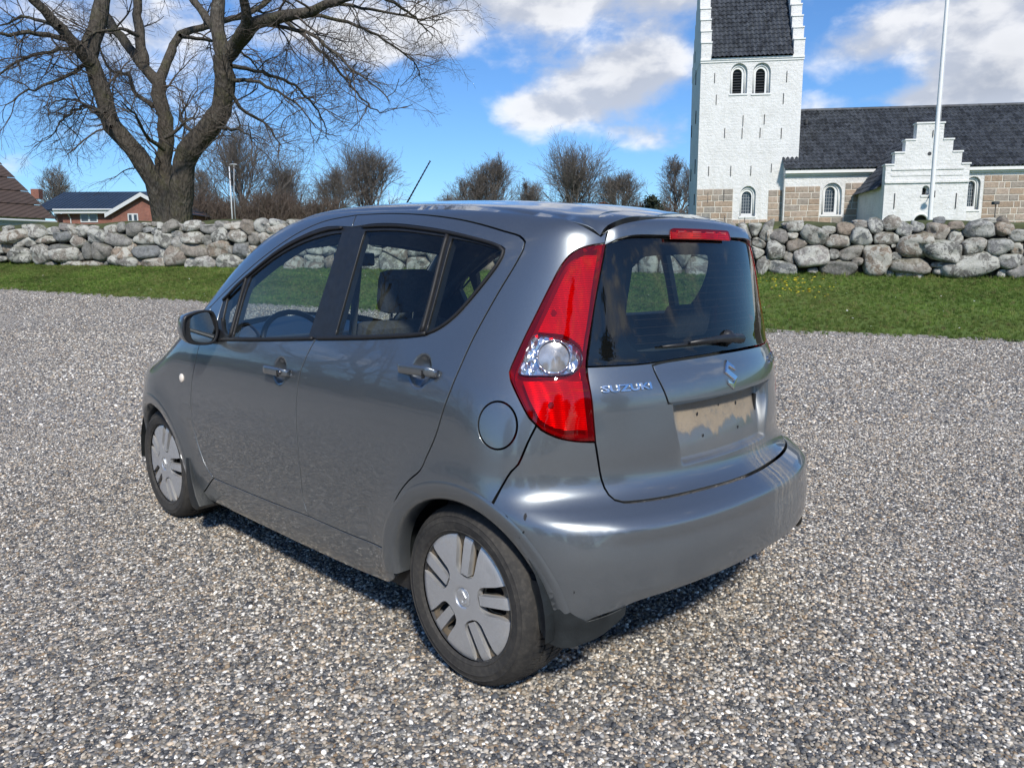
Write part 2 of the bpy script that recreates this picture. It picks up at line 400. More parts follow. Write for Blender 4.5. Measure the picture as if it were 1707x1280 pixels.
P1, s1 = pebble_points(275000, 1.2, 6.2, .0037, .0140); P2, s2 = pebble_points(165000, 6.2, 12.5, .008, .020); P3, s3 = pebble_points(350, 1.4, 9, .015, .025); P4, s4_ = pebble_points(110000, 12.5, 20.5, .010, .022)
o = scatter('loose_pebbles', np.vstack([P1, P2, P3, P4]), np.concatenate([s1, s2, s3, s4_]), PEB_COL, 3); tag(o, 'loose rounded pebbles of mixed greys and browns covering the car park', 'gravel', kind='stuff')
# ---- grass blades
GR_COL = bpy.data.collections.new('tuft_shapes')
def mat_blade():
    m, t, out = new_mat('grass_blade'); r = t.add('ShaderNodeObjectInfo').outputs['Random']; pos = t.geo()
    c = t.ramp(r, [(0, (.060, .108, .020)), (.4, (.108, .188, .034)), (.75, (.16, .25, .052)), (.93, (.23, .25, .085)), (1, (.17, .16, .07))])
    n = t.maprange(t.noise(pos, .9, 5, .65), .33, .67, .68, 1.45); c = t.mixc(1.0, c, t.comb(t.math('MULTIPLY', n, 1.06), n, n), 'MULTIPLY'); c = t.mixc(t.maprange(t.noise(pos, .35, 3), .5, .7, 0, .4), c, (.20, .19, .07))
    b = t.add('ShaderNodeBsdfPrincipled'); t.put(b.inputs['Base Color'], c); b.inputs['Roughness'].default_value = .6; b.inputs['Specular IOR Level'].default_value = .25
    tl = t.add('ShaderNodeBsdfTranslucent'); t.put(tl.inputs[0], c); mx = t.add('ShaderNodeMixShader'); mx.inputs[0].default_value = .3
    t.l.new(b.outputs[0], mx.inputs[1]); t.l.new(tl.outputs[0], mx.inputs[2]); t.l.new(mx.outputs[0], out.inputs[0]); return m
BLADE = mat_blade()
for k in range(4):
    v, f = [], []
    for j in range(16):
        a = _r.uniform(0, 6.28); r0 = _r.uniform(0, .6); x, y = r0*math.cos(a), r0*math.sin(a); h = _r.uniform(.55, 1.1); le = _r.uniform(.1, .7); b_ = _r.uniform(0, 6.28); w = .05
        dx, dy = math.cos(b_), math.sin(b_); i = len(v)
        v += [(x-dy*w, y+dx*w, 0), (x+dy*w, y-dx*w, 0), (x+dx*le*.35+dy*w*.8, y+dy*le*.35-dx*w*.8, h*.6), (x+dx*le*.35-dy*w*.8, y+dy*le*.35+dx*w*.8, h*.6), (x+dx*le, y+dy*le, h)]; f += [(i, i+1, i+2, i+3), (i+3, i+2, i+4)]
    me = bpy.data.meshes.new('tuft'); me.from_pydata(v, [], f); me.materials.append(BLADE); GR_COL.objects.link(bpy.data.objects.new('tuft_shape', me))
def lawn_points(n, x0, x1):
    x = rg.uniform(x0, x1, n); t = rg.uniform(0, 1, n)**.9; e = ey(x)+.06*np.sin(x*2.3)+.05*np.sin(x*7)+rg.normal(0, .10, n)*(1+1.2*(np.sin(x*1.7)+np.sin(x*4.1+2) > .9)); y = e+(wy(x)+.2-e)*t
    return np.stack([x, y, terrain(x, y)+.005], -1), t
PA, ta = lawn_points(52000, -21, 14.5); sA_ = rg.uniform(.035, .07, len(PA))*(1+.6*(ta > .95)+.9*(ta > .985))
xb = rg.uniform(-24, 14, 9000); yb = wy(xb)+.75+np.abs(rg.normal(0, .5, 9000)); PB = np.stack([xb, yb, terrain(xb, yb)], -1)
o = scatter('lawn_grass', np.vstack([PA, PB]), np.concatenate([sA_, rg.uniform(.06, .12, 9000)]), GR_COL, 9, tilt=.25); tag(o, 'short mown grass on the bank below the stone wall', 'grass', kind='stuff')
# ---- flowers in the grass
def flower_col(name, colr, petals, cen):
    cl = bpy.data.collections.new(name); m = simple_mat(name+'_petal', colr, .6, var=.1); v, f = [], []
    for k in range(petals):
        a = 2*math.pi*k/petals; c, s_ = math.cos(a), math.sin(a); i = len(v)
        v += [(0, 0, 1), (c*.6-s_*.3, s_*.6+c*.3, 1.15), (c*1.1, s_*1.1, 1.2), (c*.6+s_*.3, s_*.6-c*.3, 1.15)]; f.append((i, i+1, i+2, i+3))
    me = bpy.data.meshes.new(name); me.from_pydata(v, [], f); me.materials.append(m); cl.objects.link(bpy.data.objects.new(name, me)); return cl
def at_lawn(px, py):
    for D in np.linspace(11, 30, 400):
        p = W3(px, py, D)
        if p[2] < terrain(p[0], p[1]): return p
    return W3(px, py, 18)
fy = [at_lawn(q, r) for q, r in zip(np.concatenate([rg.normal(1305, 26, 80), rg.normal(1340, 20, 60), rg.uniform(1262, 1400, 25)]), np.concatenate([rg.normal(471, 4, 80), rg.normal(487, 4, 60), rg.uniform(462, 500, 25)]))]
fy = np.array([(p[0], p[1], float(terrain(p[0], p[1]))+.03) for p in fy]); o = scatter('yellow_flowers', fy, rg.uniform(.016, .027, len(fy)), flower_col('celandine_shape', (.80, .62, .02), 7, None), 2, .3); tag(o, 'patch of small yellow flowers in the grass below the wall', 'flowers', kind='stuff')
xw = rg.uniform(-20, 13, 170); tw = rg.uniform(.02, .9, 170); yw = ey(xw)+(wy(xw)-ey(xw))*tw; o = scatter('white_daisies', np.stack([xw, yw, terrain(xw, yw)+.02], -1), rg.uniform(.012, .022, 170), flower_col('daisy_shape', (.82, .82, .78), 8, None), 4, .3); tag(o, 'tiny white daisies dotted over the whole grass bank', 'flowers', kind='stuff')
# ---- dry-stone wall
def mat_stone():
    m, t, out = new_mat('lichen_granite'); oi = t.add('ShaderNodeObjectInfo').outputs['Random']; p = t.geo(); n = t.noise(p, 14, 6, .65); big = t.noise(p, 2.6, 3, .5)
    base = t.ramp(oi, [(0, (.16, .16, .15)), (.25, (.22, .21, .19)), (.45, (.27, .25, .22)), (.6, (.25, .215, .18)), (.72, (.30, .24, .185)), (.86, (.19, .20, .205)), (1, (.34, .32, .295))])
    k = t.maprange(n, .25, .75, .45, 1.35); base = t.mixc(1.0, base, t.comb(k, k, k), 'MULTIPLY')
    grain = t.maprange(t.noise(p, 120, 2), .35, .65, .7, 1.3); base = t.mixc(1.0, base, t.comb(grain, grain, grain), 'MULTIPLY')
    lich = t.math('MULTIPLY', 1.0, t.math('MULTIPLY', t.maprange(t.noise(p, 4.5, 8, .70, .6), .455, .535, 0, 1, True), t.maprange(t.math('ADD', t.math('MULTIPLY', oi, .0), t.math('FRACT', t.math('MULTIPLY', oi, 13.7))), .15, .5, .1, 1)))
    c = t.mixc(t.math('MULTIPLY', lich, .72), base, t.mixc(t.noise(p, 30, 3), (.42, .42, .375), (.66, .66, .60)))
    dark = t.maprange(t.noise(p, 9, 5, .7, 1.0), .60, .70, 0, .8, True); c = t.mixc(dark, c, (.035, .033, .028))
    up = t.maprange(t.sep(t.geo('Normal'))[2], .3, .9, 0, .5); c = t.mixc(t.math('MULTIPLY', up, t.maprange(big, .4, .6, 0, 1)), c, (.085, .095, .04))
    h = t.math('ADD', t.noise(p, 22, 6, .7), t.math('MULTIPLY', lich, .15))
    principled(t, out, Base_Color=c, Roughness=.88, Specular_IOR_Level=.25, Normal=t.bump(h, .7, .035)); return m
STONE = mat_stone()
EARTH = simple_mat('dark_earth', (.045, .038, .028), .95, var=.4, scale=6)
MOSS = simple_mat('mossy_turf', (.06, .07, .025), .95, var=.5, scale=3, bump=.6, bscale=40)
def cells(C, bounds):
    """power diagram cells by half-plane clipping; C rows: x, y, radius"""
    out = []
    for i, (x, y, r) in enumerate(C):
        poly = [(bounds[0], bounds[2]), (bounds[1], bounds[2]), (bounds[1], bounds[3]), (bounds[0], bounds[3])]
        poly = [(max(x-75, bounds[0]), bounds[2]), (min(x+75, bounds[1]), bounds[2]), (min(x+75, bounds[1]), bounds[3]), (max(x-75, bounds[0]), bounds[3])]
        d = (C[:, 0]-x)**2+(C[:, 1]-y)**2; near = np.argsort(d)[1:26]
        for j in near:
            x2, y2, r2 = C[j]; nx, ny = x2-x, y2-y; L2 = nx*nx+ny*ny
            if L2 < 1e-6: continue
            k = (x2*x2+y2*y2-x*x-y*y+r*r-r2*r2)/2
            res = []
            for a, b in zip(poly, poly[1:]+poly[:1]):
                da, db = a[0]*nx+a[1]*ny-k, b[0]*nx+b[1]*ny-k
                if da <= 0: res.append(a)
                if (da < 0) != (db < 0) and abs(da-db) > 1e-9: s_ = da/(da-db); res.append((a[0]+(b[0]-a[0])*s_, a[1]+(b[1]-a[1])*s_))
            poly = res
            if len(poly) < 3: break
        out.append(poly if len(poly) >= 3 else None)
    return out
L_raw = [(40,465),(12,520),(80,505),(155,485),(215,480),(300,475),(358,455),(408,480),(460,480),(520,462),(615,470),(670,455),(740,470),(800,442),(850,440),(885,448),(770,477),(812,470),(848,475),(940,455),(990,455),(1055,450),(1150,465),(1205,440),(1280,450),(1362,455),(1440,445),(1520,430),(1535,470),(1620,445),(118,540),(180,540),(260,520),(355,508),(435,535),(540,507),(640,525),(795,520),(905,520),(975,495),(1060,515),(985,540),(1140,525),(1205,500),(1305,505),(1395,515),(1460,520),(1530,500),(10,575),(50,575),(120,610),(180,598),(240,605),(340,565),(365,605),(445,620),(487,580),(570,590),(730,570),(815,590),(890,600),(970,615),(1070,580),(1200,575),(1255,580),(1325,580),(1390,575),(20,625),(280,655),(400,660),(515,655),(595,653),(680,600),(690,645),(855,652),(1050,650),(1125,645),(1250,640),(1330,645),(1420,635),(1470,575),(1560,560),(1520,620),(1600,510),(1640,580),(1620,640)]
L_big = {(120,610):14, (240,605):12, (365,605):14, (570,590):12, (640,525):16, (795,520):14, (905,520):16, (815,590):18, (970,615):18, (1070,580):20, (1200,575):16, (690,645):14, (1125,645):12, (1250,640):14, (1060,515):14}
R_raw = [(95,150,0),(40,170,0),(165,185,10),(245,200,12),(335,135,14),(330,190,0),(440,185,30),(545,160,8),(640,160,14),(740,125,0),(820,130,16),(905,125,16),(985,155,14),(1065,150,10),(1180,170,26),(1195,105,4),(1300,130,6),(1440,150,30),(1475,105,0),(1590,155,16),(1685,130,10),(1690,190,10),(215,275,24),(130,240,0),(115,285,0),(350,245,14),(595,225,18),(735,200,18),(875,205,16),(1060,245,32),(1305,205,8),(1400,250,18),(1555,245,24),(1660,270,4),(1705,280,4),(1625,210,0),(160,350,8),(300,310,6),(440,315,34),(575,300,4),(680,290,18),(710,345,4),(825,320,34),(940,310,4),(905,350,2),(1220,285,32),(1610,345,16),(1535,318,0),(1710,340,0),(230,385,16),(320,385,10),(600,380,30),(450,395,4),(545,335,0),(1020,365,32),(1190,365,4),(1290,375,18),(1440,350,40),(1555,405,0),(1660,410,24),(60,300,10),(50,370,14),(30,240,8)]
C = [(a/3.283, 240+b/3.283, L_big.get((a, b), 4)/3.283*1.9) for a, b in L_raw]+[(1230+a/3.579, 340+b/3.579, r/3.579*1.75) for a, b, r in R_raw]
_w = random.Random(21)
def fill(x0, x1):
    x = x0
    for row, (yy, st) in enumerate(((380, 24), (397, 31), (416, 35), (436, 40))):
        x = x0+_w.uniform(0, st)
        while x < x1: C.append((x, yy+_w.uniform(-5, 5)+(x-480)*.006, _w.uniform(0, 7))); x += st*_w.uniform(.7, 1.5)
fill(505, 1236); fill(-130, -6); fill(1716, 1840)
C = np.array(C); C[:, 2] *= .85; NREAL = len(C)
def wall_pt(px, py, out=0.0):
    # point on the battered face of the wall that shows at this photo point
    p = None
    x = W3(px, py, 20)[0]
    for _ in range(4): D = float(wy(x)); p = W3(px, py, D); x = p[0]
    return p
wall = empty('stone_wall', (0, 19, 1.0)); tag(wall, 'dry-stone churchyard wall of rounded lichened granite boulders', 'wall')
wall_inv = np.array([0, 19, 1.0])
def stone_mesh(poly, rnd, back=0.0, soften=1):
    P = np.array([wall_pt(px, py) for px, py in poly]); c = P.mean(0)
    tx = np.array([1.0, float(wy(c[0]+.5)-wy(c[0]-.5)), 0]); tx /= np.linalg.norm(tx); ny = np.array([tx[1], -tx[0], 0])      # out of the wall, to the car park
    q = np.stack([(P-c)@tx, P[:, 2]-c[2]], -1)
    if area(q) < 0: q = q[::-1]
    q = inset(q, rnd.uniform(.002, .008))
    for _ in range((2 if len(q) < 7 else 1) if soften else 0):       # round the corners
        kk = rnd.uniform(.14, .22); q = np.vstack([[a*(1-kk)+b*kk, a*kk+b*(1-kk)] for a, b in zip(q, np.roll(q, -1, 0))])
    if len(q) > 22: q = q[::2]
    n = len(q); size = math.sqrt(max(abs(area(q)), .003)); d = size*rnd.uniform(.26, .42); cc = q.mean(0)
    bias = np.array([rnd.uniform(-.18, .18), rnd.uniform(-.15, .22)])*size; push = rnd.uniform(-.03, .05)+back
    v = []; fl = rnd.uniform(.0, .10); secs = [(1.0, -.35), (1.0, 0.0), (.975, .40), (.89+fl*.5, .72), (.70+fl, .92), (.36+fl, 1.0)]; ph = [rnd.uniform(0, 6.28) for _ in range(4)]
    for k, (s_, h) in enumerate(secs):
        for j, p in enumerate(q):
            a = 2*math.pi*j/n; w = 1+(.05*math.sin(2*a+ph[0])+.05*math.sin(3*a+ph[1]+k*.5))*(k > 1)
            u = cc+(p-cc)*s_*w+bias*(1-s_)
            hh = d*h*(1+.20*math.sin(a+ph[2])+.12*math.sin(2*a+ph[1])+.10*math.sin(3*a+ph[3]))+push
            v.append(c+tx*u[0]+np.array([0, 0, u[1]])+ny*hh-wall_inv)
    u = cc+bias; v.append(c+tx*u[0]+np.array([0, 0, u[1]])+ny*(d*1.01+push)-wall_inv)
    f = [(k*n+j, k*n+(j+1) % n, (k+1)*n+(j+1) % n, (k+1)*n+j) for k in range(len(secs)-1) for j in range(n)]+[((len(secs)-1)*n+j, (len(secs)-1)*n+(j+1) % n, len(v)-1) for j in range(n)]
    return v, f
def top_y(px): return np.interp(px, [-130, 0, 250, 480, 900, 1240, 1290, 1400, 1480, 1500, 1540, 1600, 1707, 1840], [373, 374, 371, 366, 369, 372, 371, 368, 365, 362, 366, 367, 365, 364])
def bot_y(px): return np.interp(px, [-130, 0, 480, 900, 1290, 1707, 1840], [446, 448, 453, 457, 464, 474, 478])
gh = [(x, 2*float(top_y(x))-y-1.5, r) for x, y, r in C if y-float(top_y(x)) < 17]+[(x, 2*float(bot_y(x))-y+2, r) for x, y, r in C if float(bot_y(x))-y < 20]
BOULD = [(180,390,65,35,-5),(310,450,85,65,25),(405,415,45,30,0),(75,455,50,55,-60),(165,450,35,28,0),(190,510,72,38,-15),(465,490,80,45,0),(515,405,60,42,10),(630,380,60,25,-10),(720,385,60,50,40),(620,460,75,55,5),(785,470,78,42,0),(825,370,58,52,-20),(905,410,50,50,20),(990,395,48,35,20),(985,515,130,72,-10),(1130,420,80,55,15),(1140,350,45,22,0),(1250,385,52,30,0),(1255,465,50,48,10),(1410,410,110,55,0),(1455,355,70,20,0),(1580,405,70,42,5),(1670,450,60,42,0),(50,550,65,58,0),(140,600,35,45,-40),(295,590,115,70,-12),(440,575,38,33,0),(555,565,85,45,-15),(725,610,100,95,-5),(850,590,38,30,0),(1165,555,130,70,8),(1370,520,85,50,-10),(1535,525,85,55,0),(1655,540,38,42,0),(1510,597,18,18,0),(90,665,110,45,12),(470,670,120,48,8),(945,655,135,52,0),(1135,645,50,20,-5),(1350,650,200,75,-14),(1610,620,85,50,5),(1670,690,80,45,-20),(595,625,38,30,0),(815,630,40,22,0),(1210,690,100,32,0),(15,450,28,38,0),(1560,705,35,28,0),(1700,620,25,30,0),(410,615,18,14,0),(385,465,15,13,0),(1615,470,16,14,0),(835,520,16,14,0),(300,685,35,20,0)]
BOULD = [(1280+a/4, 280+b/4, c_/4, d_/4, e_) for a, b, c_, d_, e_ in BOULD]
BOULD += [(a/3.283, 240+b/3.283, c_/3.283, d_/3.283, e_) for a, b, c_, d_, e_ in ((45,465,28,18,-10),(85,505,70,38,-8),(10,515,20,30,0),(155,487,20,22,0),(215,482,45,38,0),(295,478,38,25,0),(358,455,28,20,10),(410,478,35,30,40),(458,480,38,38,60),(515,462,25,16,0),(355,508,50,30,0),(260,525,60,20,-5),(180,538,30,28,0),(118,540,40,24,0),(435,535,38,32,60),(540,507,50,38,0),(615,470,38,28,-20),(670,457,22,27,-20),(740,470,45,38,0),(800,442,30,13,0),(850,440,18,14,0),(885,448,20,20,0),(770,477,15,13,0),(812,470,25,17,-10),(848,477,18,20,0),(940,455,50,28,-25),(990,457,30,22,10),(1058,450,48,30,-10),(1150,465,48,28,0),(1205,445,30,22,0),(1280,450,50,22,0),(1362,455,40,35,30),(1440,450,42,42,-40),(1520,432,42,20,15),(1535,470,60,28,-8),(1625,440,40,18,0),(645,525,80,38,10),(795,520,58,32,8),(905,520,55,42,20),(975,495,30,22,-5),(1060,515,60,32,-5),(985,540,32,32,-30),(1138,527,28,32,0),(1207,500,48,38,-10),(1308,507,52,35,15),(1395,515,35,40,0),(1460,520,35,38,-40),(10,575,20,25,0),(50,573,30,32,0),(122,610,62,45,10),(180,598,18,15,0),(240,605,52,52,-20),(340,567,60,20,0),(368,605,70,40,-10),(445,620,18,20,0),(487,585,30,45,0),(570,590,55,45,5),(730,570,28,30,0),(815,590,75,38,-5),(890,600,30,32,0),(970,617,55,58,0),(1070,582,75,40,12),(1200,577,65,38,-18),(1255,580,25,28,0),(1325,580,45,40,0),(1390,577,25,20,0),(280,655,40,12,0),(400,660,60,20,0),(515,658,60,20,0),(595,653,18,12,0),(680,600,55,38,0),(690,640,75,35,8),(858,652,70,24,0),(1048,652,30,32,0),(1128,650,65,36,-8),(1255,645,60,42,-8),(1330,648,18,14,0),(20,628,25,15,0),(1420,630,60,35,0),(770,650,20,18,0),(1520,530,50,40,0),(1540,600,55,45,10))]
cl = cells(np.vstack([C, gh]), (-135, 1842, 330, 500))[:NREAL]; ns = 0
for (x, y, r), poly in zip(C, cl):
    if poly is None: continue
    tj = _w.uniform(-3, 4)
    poly = [(min(max(a, x-60), x+60), min(max(b, float(top_y(a))-7), float(bot_y(a))+8)) for a, b in poly]
    q = [poly[0]]
    for p in poly[1:]:
        if math.hypot(p[0]-q[-1][0], p[1]-q[-1][1]) > 1.2: q.append(p)
    if math.hypot(q[0][0]-q[-1][0], q[0][1]-q[-1][1]) < 1.2: q = q[:-1]
    if len(q) < 4 or abs(area(np.array(q))) < 18: continue
    back = 0.0
    if 1278 < x < 1712 or 0 < x < 488:
        back = -.17
        if _w.random() < .68: continue
    v, f = stone_mesh(q, _w, back); mesh('stone', v, f, STONE, wall, smooth=True); ns += 1
for (bx, by, hw_, hh_, tl_) in BOULD:
    cx, cy, a_, b_, th_ = bx, by, hw_*1.06, hh_*1.10, R_(tl_); q = []; ph = [_w.uniform(0, 6.28) for _ in range(3)]; ex = _w.uniform(.62, .85)
    for k in range(14):
        a = 2*math.pi*k/14+.2; c0_, s0_ = math.cos(a), math.sin(a); r_ = 1+.07*math.sin(2*a+ph[0])+.06*math.sin(3*a+ph[1])+.04*math.sin(5*a+ph[2]); u = a_*r_*math.copysign(abs(c0_)**ex, c0_); w = b_*r_*math.copysign(abs(s0_)**ex, s0_); q.append((cx+u*math.cos(th_)-w*math.sin(th_), cy+u*math.sin(th_)+w*math.cos(th_)))
    v, f = stone_mesh(q, _w, .0, 0); mesh('stone', v, f, STONE, wall, smooth=True); ns += 1
# earth core and turf capping behind the stones
v = []; f = []; XS = np.linspace(-30, 16, 120)
for x in XS:
    w, z0, z1 = float(wy(x)), float(wz(x)), float(tz_(x))
    v += [(x, w+.10-19, z0-.3-1), (x, w+.14-19, z1-.16-1+.03*math.sin(x*3)), (x, w+.5-19, z1+.05-1+.04*math.sin(x*2.1)), (x, w+1.1-19, z1-.14-1)]
for i in range(len(XS)-1):
    for j in range(3): a = i*4+j; f.append((a, a+4, a+5, a+1))
mesh('earth_core', v, f, [EARTH, MOSS], wall, smooth=True, midx=[0 if k % 3 == 0 else 1 for k in range(len(f))])
print('stones', ns)
# ================================================================== CHURCH
PHI = R_(8.0)
CH0 = W3(1160, 372, 50.0)
U_ = np.array([math.cos(PHI), -math.sin(PHI), 0]); V_ = np.array([math.sin(PHI), math.cos(PHI), 0])
GZ = float(CH0[2])                                   # ground level at the church
def cp(px, py, v=0.0):
    """photo point on the plane lying v metres north of the tower's south face -> (u, z above church ground)"""
    C0 = np.array([0, 0, CAM_H]); d = W3(px, py, 1.0)-C0; o = np.array([CH0[0], CH0[1], GZ])+V_*v
    t = ((o-C0)@V_)/(d@V_); p = C0+d*t-o; return np.array([p@U_, p[2]])
def mat_whitewash():
    m, t, out = new_mat('whitewash'); c = t.coord(); n = t.noise(c, 1.3, 6, .65); n2 = t.noise(c, 9, 5, .7)
    br = t.add('ShaderNodeTexBrick'); t.put(br.inputs['Vector'], t.comb(t.sep(c)[0], t.sep(c)[2], 0)); br.inputs['Scale'].default_value = 1; br.inputs['Brick Width'].default_value = .5; br.inputs['Row Height'].default_value = .16; br.inputs['Mortar Size'].default_value = .02; br.inputs['Mortar Smooth'].default_value = .6
    col_ = t.mixc(t.maprange(n, .42, .72, 0, .5), (.75, .745, .725), (.56, .555, .525)); col_ = t.mixc(t.maprange(n2, .64, .74, 0, .5), col_, (.40, .39, .36))
    st = t.noise(t.scalev(c, (2.2, 2.2, .25)), 1, 5, .65); col_ = t.mixc(t.maprange(st, .56, .74, 0, .35), col_, (.50, .48, .42))
    h = t.math('ADD', t.math('MULTIPLY', t.noise(c, 5, 6, .7), .9), t.math('MULTIPLY', br.outputs['Fac'], t.maprange(t.noise(c, .6, 3), .4, .65, 0, -.10)))
    principled(t, out, Base_Color=col_, Roughness=.9, Specular_IOR_Level=.15, Normal=t.bump(h, .7, .12)); return m
WHITE = mat_whitewash()
TRIMW = simple_mat('white_limewash_trim', (.76, .76, .74), .85, var=.05, scale=4)
LEAD = simple_mat('dark_louvre', (.030, .033, .038), .6, var=.3)
def mat_pane():
    m, t, out = new_mat('leaded_pane'); c = t.coord(); principled(t, out, Base_Color=t.mixc(t.noise(c, 1.5, 2), (.015, .02, .028), (.05, .06, .075)), Roughness=.12, Specular_IOR_Level=.8); return m
PANE = mat_pane()
IRON = simple_mat('wrought_iron', (.05, .052, .055), .7)
def mat_granite():
    m, t, out = new_mat('granite_ashlar'); r = t.add('ShaderNodeObjectInfo').outputs['Random']; c = t.geo()
    b = t.ramp(r, [(0, (.31, .235, .175)), (.25, (.37, .275, .20)), (.45, (.40, .31, .235)), (.6, (.34, .28, .225)), (.75, (.28, .25, .215)), (.9, (.42, .33, .26)), (1, (.25, .235, .21))])
    k = t.maprange(t.noise(c, 6, 6, .7), .3, .7, .72, 1.25); b = t.mixc(1.0, b, t.comb(k, k, k), 'MULTIPLY')
    principled(t, out, Base_Color=b, Roughness=.9, Normal=t.bump(t.noise(c, 9, 5, .7), .6, .06)); return m
GRANITE = mat_granite()
MORTAR = simple_mat('lime_mortar', (.58, .54, .47), .95, var=.15, scale=3)
def mat_tiles():
    m, t, out = new_mat('dark_pantile'); c = t.coord(); b = t.voro(t.scalev(c, (4, 3, 3)), 1.0, out='Color'); k = t.maprange(t.sep(b)[0], 0, 1, .55, 1.6)
    n = t.noise(c, 1.2, 6, .7); col_ = t.mixc(1.0, (.044, .049, .057), t.comb(k, k, k), 'MULTIPLY'); col_ = t.mixc(t.maprange(n, .52, .75, 0, .45), col_, (.085, .090, .088)); col_ = t.mixc(t.maprange(t.noise(c, 3.1, 5, .7), .66, .78, 0, .5), col_, (.16, .13, .085))
    principled(t, out, Base_Color=col_, Roughness=.62, Specular_IOR_Level=.4); return m
TILES = mat_tiles()
church = empty('village_church', (CH0[0], CH0[1], GZ), -PHI); tag(church, 'whitewashed village church with stepped-gable tower and dark tiled roofs', 'church')
def arch(u0, u1, z0, z1, n=12):
    r = (u1-u0)/2; zs = z1-r*1.08; c = (u0+u1)/2
    return np.array([(u0, z0), (u1, z0)]+[(c+r*math.cos(a), zs+r*1.08*math.sin(a)) for a in np.linspace(0, math.pi, n)])
def wall_south(name, outline, holes, v, mat, depth=.22, parent=church):
    """south-facing wall sheet at depth v with real openings and reveals"""
    vv, T = tri_region([np.asarray(outline, float)]+[np.asarray(h, float) for h in holes], 1.2); b = MB()
    b.add([(p[0], v, p[1]) for p in vv], [tuple(t) for t in T])
    for h in holes:
        n = len(h); h = h if area(h) > 0 else h[::-1]
        b.add([(p[0], v, p[1]) for p in h]+[(p[0], v+depth, p[1]) for p in h], [(i, (i+1) % n, n+(i+1) % n, n+i) for i in range(n)])
    return b.build(name, mat, parent, recalc=False)
def window(outer, inner, v, parent, kind):
    """stepped white reveal, then leaded glass or louvres"""
    inner = np.asarray(inner); outer = np.asarray(outer); b = MB(); vv, T = tri_region([outer if area(outer) > 0 else outer[::-1], inner if area(inner) > 0 else inner[::-1]], .5)
    b.add([(p[0], v+.2, p[1]) for p in vv], [tuple(t) for t in T]); n = len(inner)
    b.add([(p[0], v+.2, p[1]) for p in inner]+[(p[0], v+.42, p[1]) for p in inner], [(i, (i+1) % n, n+(i+1) % n, n+i) for i in range(n)])
    # a second roll moulding half way
    fr = b.build('window', TRIMW, parent, recalc=False)
    c = (outer*.55+inner*.45) if len(outer) == len(inner) else inner
    mb = MB(); pts = [(p[0], v+.19, p[1]) for p in c]; mb.tube(pts[1:]+pts[:1], .055, 6, cap=True); mb.build('moulding', TRIMW, fr, smooth=True)
    mb = MB(); mb.add([(p[0], v+.40, p[1]) for p in inner], [tuple(range(n))]); mb.build('pane', PANE if kind == 'glass' else LEAD, fr, recalc=False)
    u0, z0 = inner.min(0); u1, z1 = inner.max(0)
    sill = MB(); sill.box(outer[:, 0].min()-.05, outer[:, 0].max()+.05, v-.05, v+.25, outer[:, 1].min()-.10, outer[:, 1].min()); sill.build('sill', TRIMW, fr)
    if kind == 'glass':
        r = (u1-u0)/2; zs = z1-r*1.08; cu = (u0+u1)/2
        for k in range(1, 4):
            u = u0+(u1-u0)*k/4; zt = zs+1.08*math.sqrt(max(r*r-(u-cu)**2, 0)); q = MB(); q.box(u-.012, u+.012, v+.37, v+.395, z0, zt); q.build('glazing_bar', simple_mat('glazing_bar_grey', (.30, .32, .33), .6) if 'glazing_bar_grey' not in bpy.data.materials else bpy.data.materials['glazing_bar_grey'], fr)
        z = z0
        for k in range(1, 7):
            z = z0+(z1-z0)*k/7; hw = r if z < zs else math.sqrt(max(r*r-((z-zs)/1.08)**2, 0)); q = MB(); q.box(cu-hw, cu+hw, v+.372, v+.397, z-.012, z+.012); q.build('glazing_bar', bpy.data.materials['glazing_bar_grey'], fr)
    else:
        k = 0; r = (u1-u0)/2; zs = z1-r*1.08; cu = (u0+u1)/2
        while z0+.12+k*.16 < z1-.1:
            z = z0+.12+k*.16; hw = r if z < zs else math.sqrt(max(r*r-((z-zs)/1.08)**2, .01)); q = MB(); q.add([(cu-hw, v+.39, z+.05), (cu+hw, v+.39, z+.05), (cu+hw, v+.26, z-.05), (cu-hw, v+.26, z-.05)], [(0, 1, 2, 3)]); q.build('louvre', LEAD, fr, recalc=False); k += 1
    return fr
def pxarch(x0, x1, yt, yb, v): a = cp(x0, yb, v); b = cp(x1, yt, v); return arch(a[0], b[0], a[1], b[1])
def pantiles(name, P00, P10, P01, P11, parent, pitch=.26, row=.36):
    """corrugated tile field between eave (P00-P10) and ridge (P01-P11)"""
    P00, P10, P01, P11 = map(np.array, (P00, P10, P01, P11)); L = np.linalg.norm(P10-P00); S_ = np.linalg.norm(P01-P00); nu = int(L/pitch)*4; nv = max(2, int(S_/row)); v = []; n_ = np.cross(P10-P00, P01-P00); n_ /= np.linalg.norm(n_)
    if n_[2] < 0: n_ = -n_
    lines = []
    for j in range(nv): lines += [(j/nv, .045), ((j+.97)/nv, 0.0)]
    lines += [(1, 0)]
    rr = random.Random(3)
    for (t, lift) in lines:
        for i in range(nu+1):
            s_ = i/nu; p = (P00*(1-s_)+P10*s_)*(1-t)+(P01*(1-s_)+P11*s_)*t; v.append(p+n_*(lift+.045*math.sin(i*math.pi/2)+rr.uniform(-.008, .008)))
    k = nu+1; f = [(j*k+i, j*k+i+1, (j+1)*k+i+1, (j+1)*k+i) for j in range(len(lines)-1) for i in range(nu)]
    return mesh(name, v, f, TILES, parent, smooth=False)
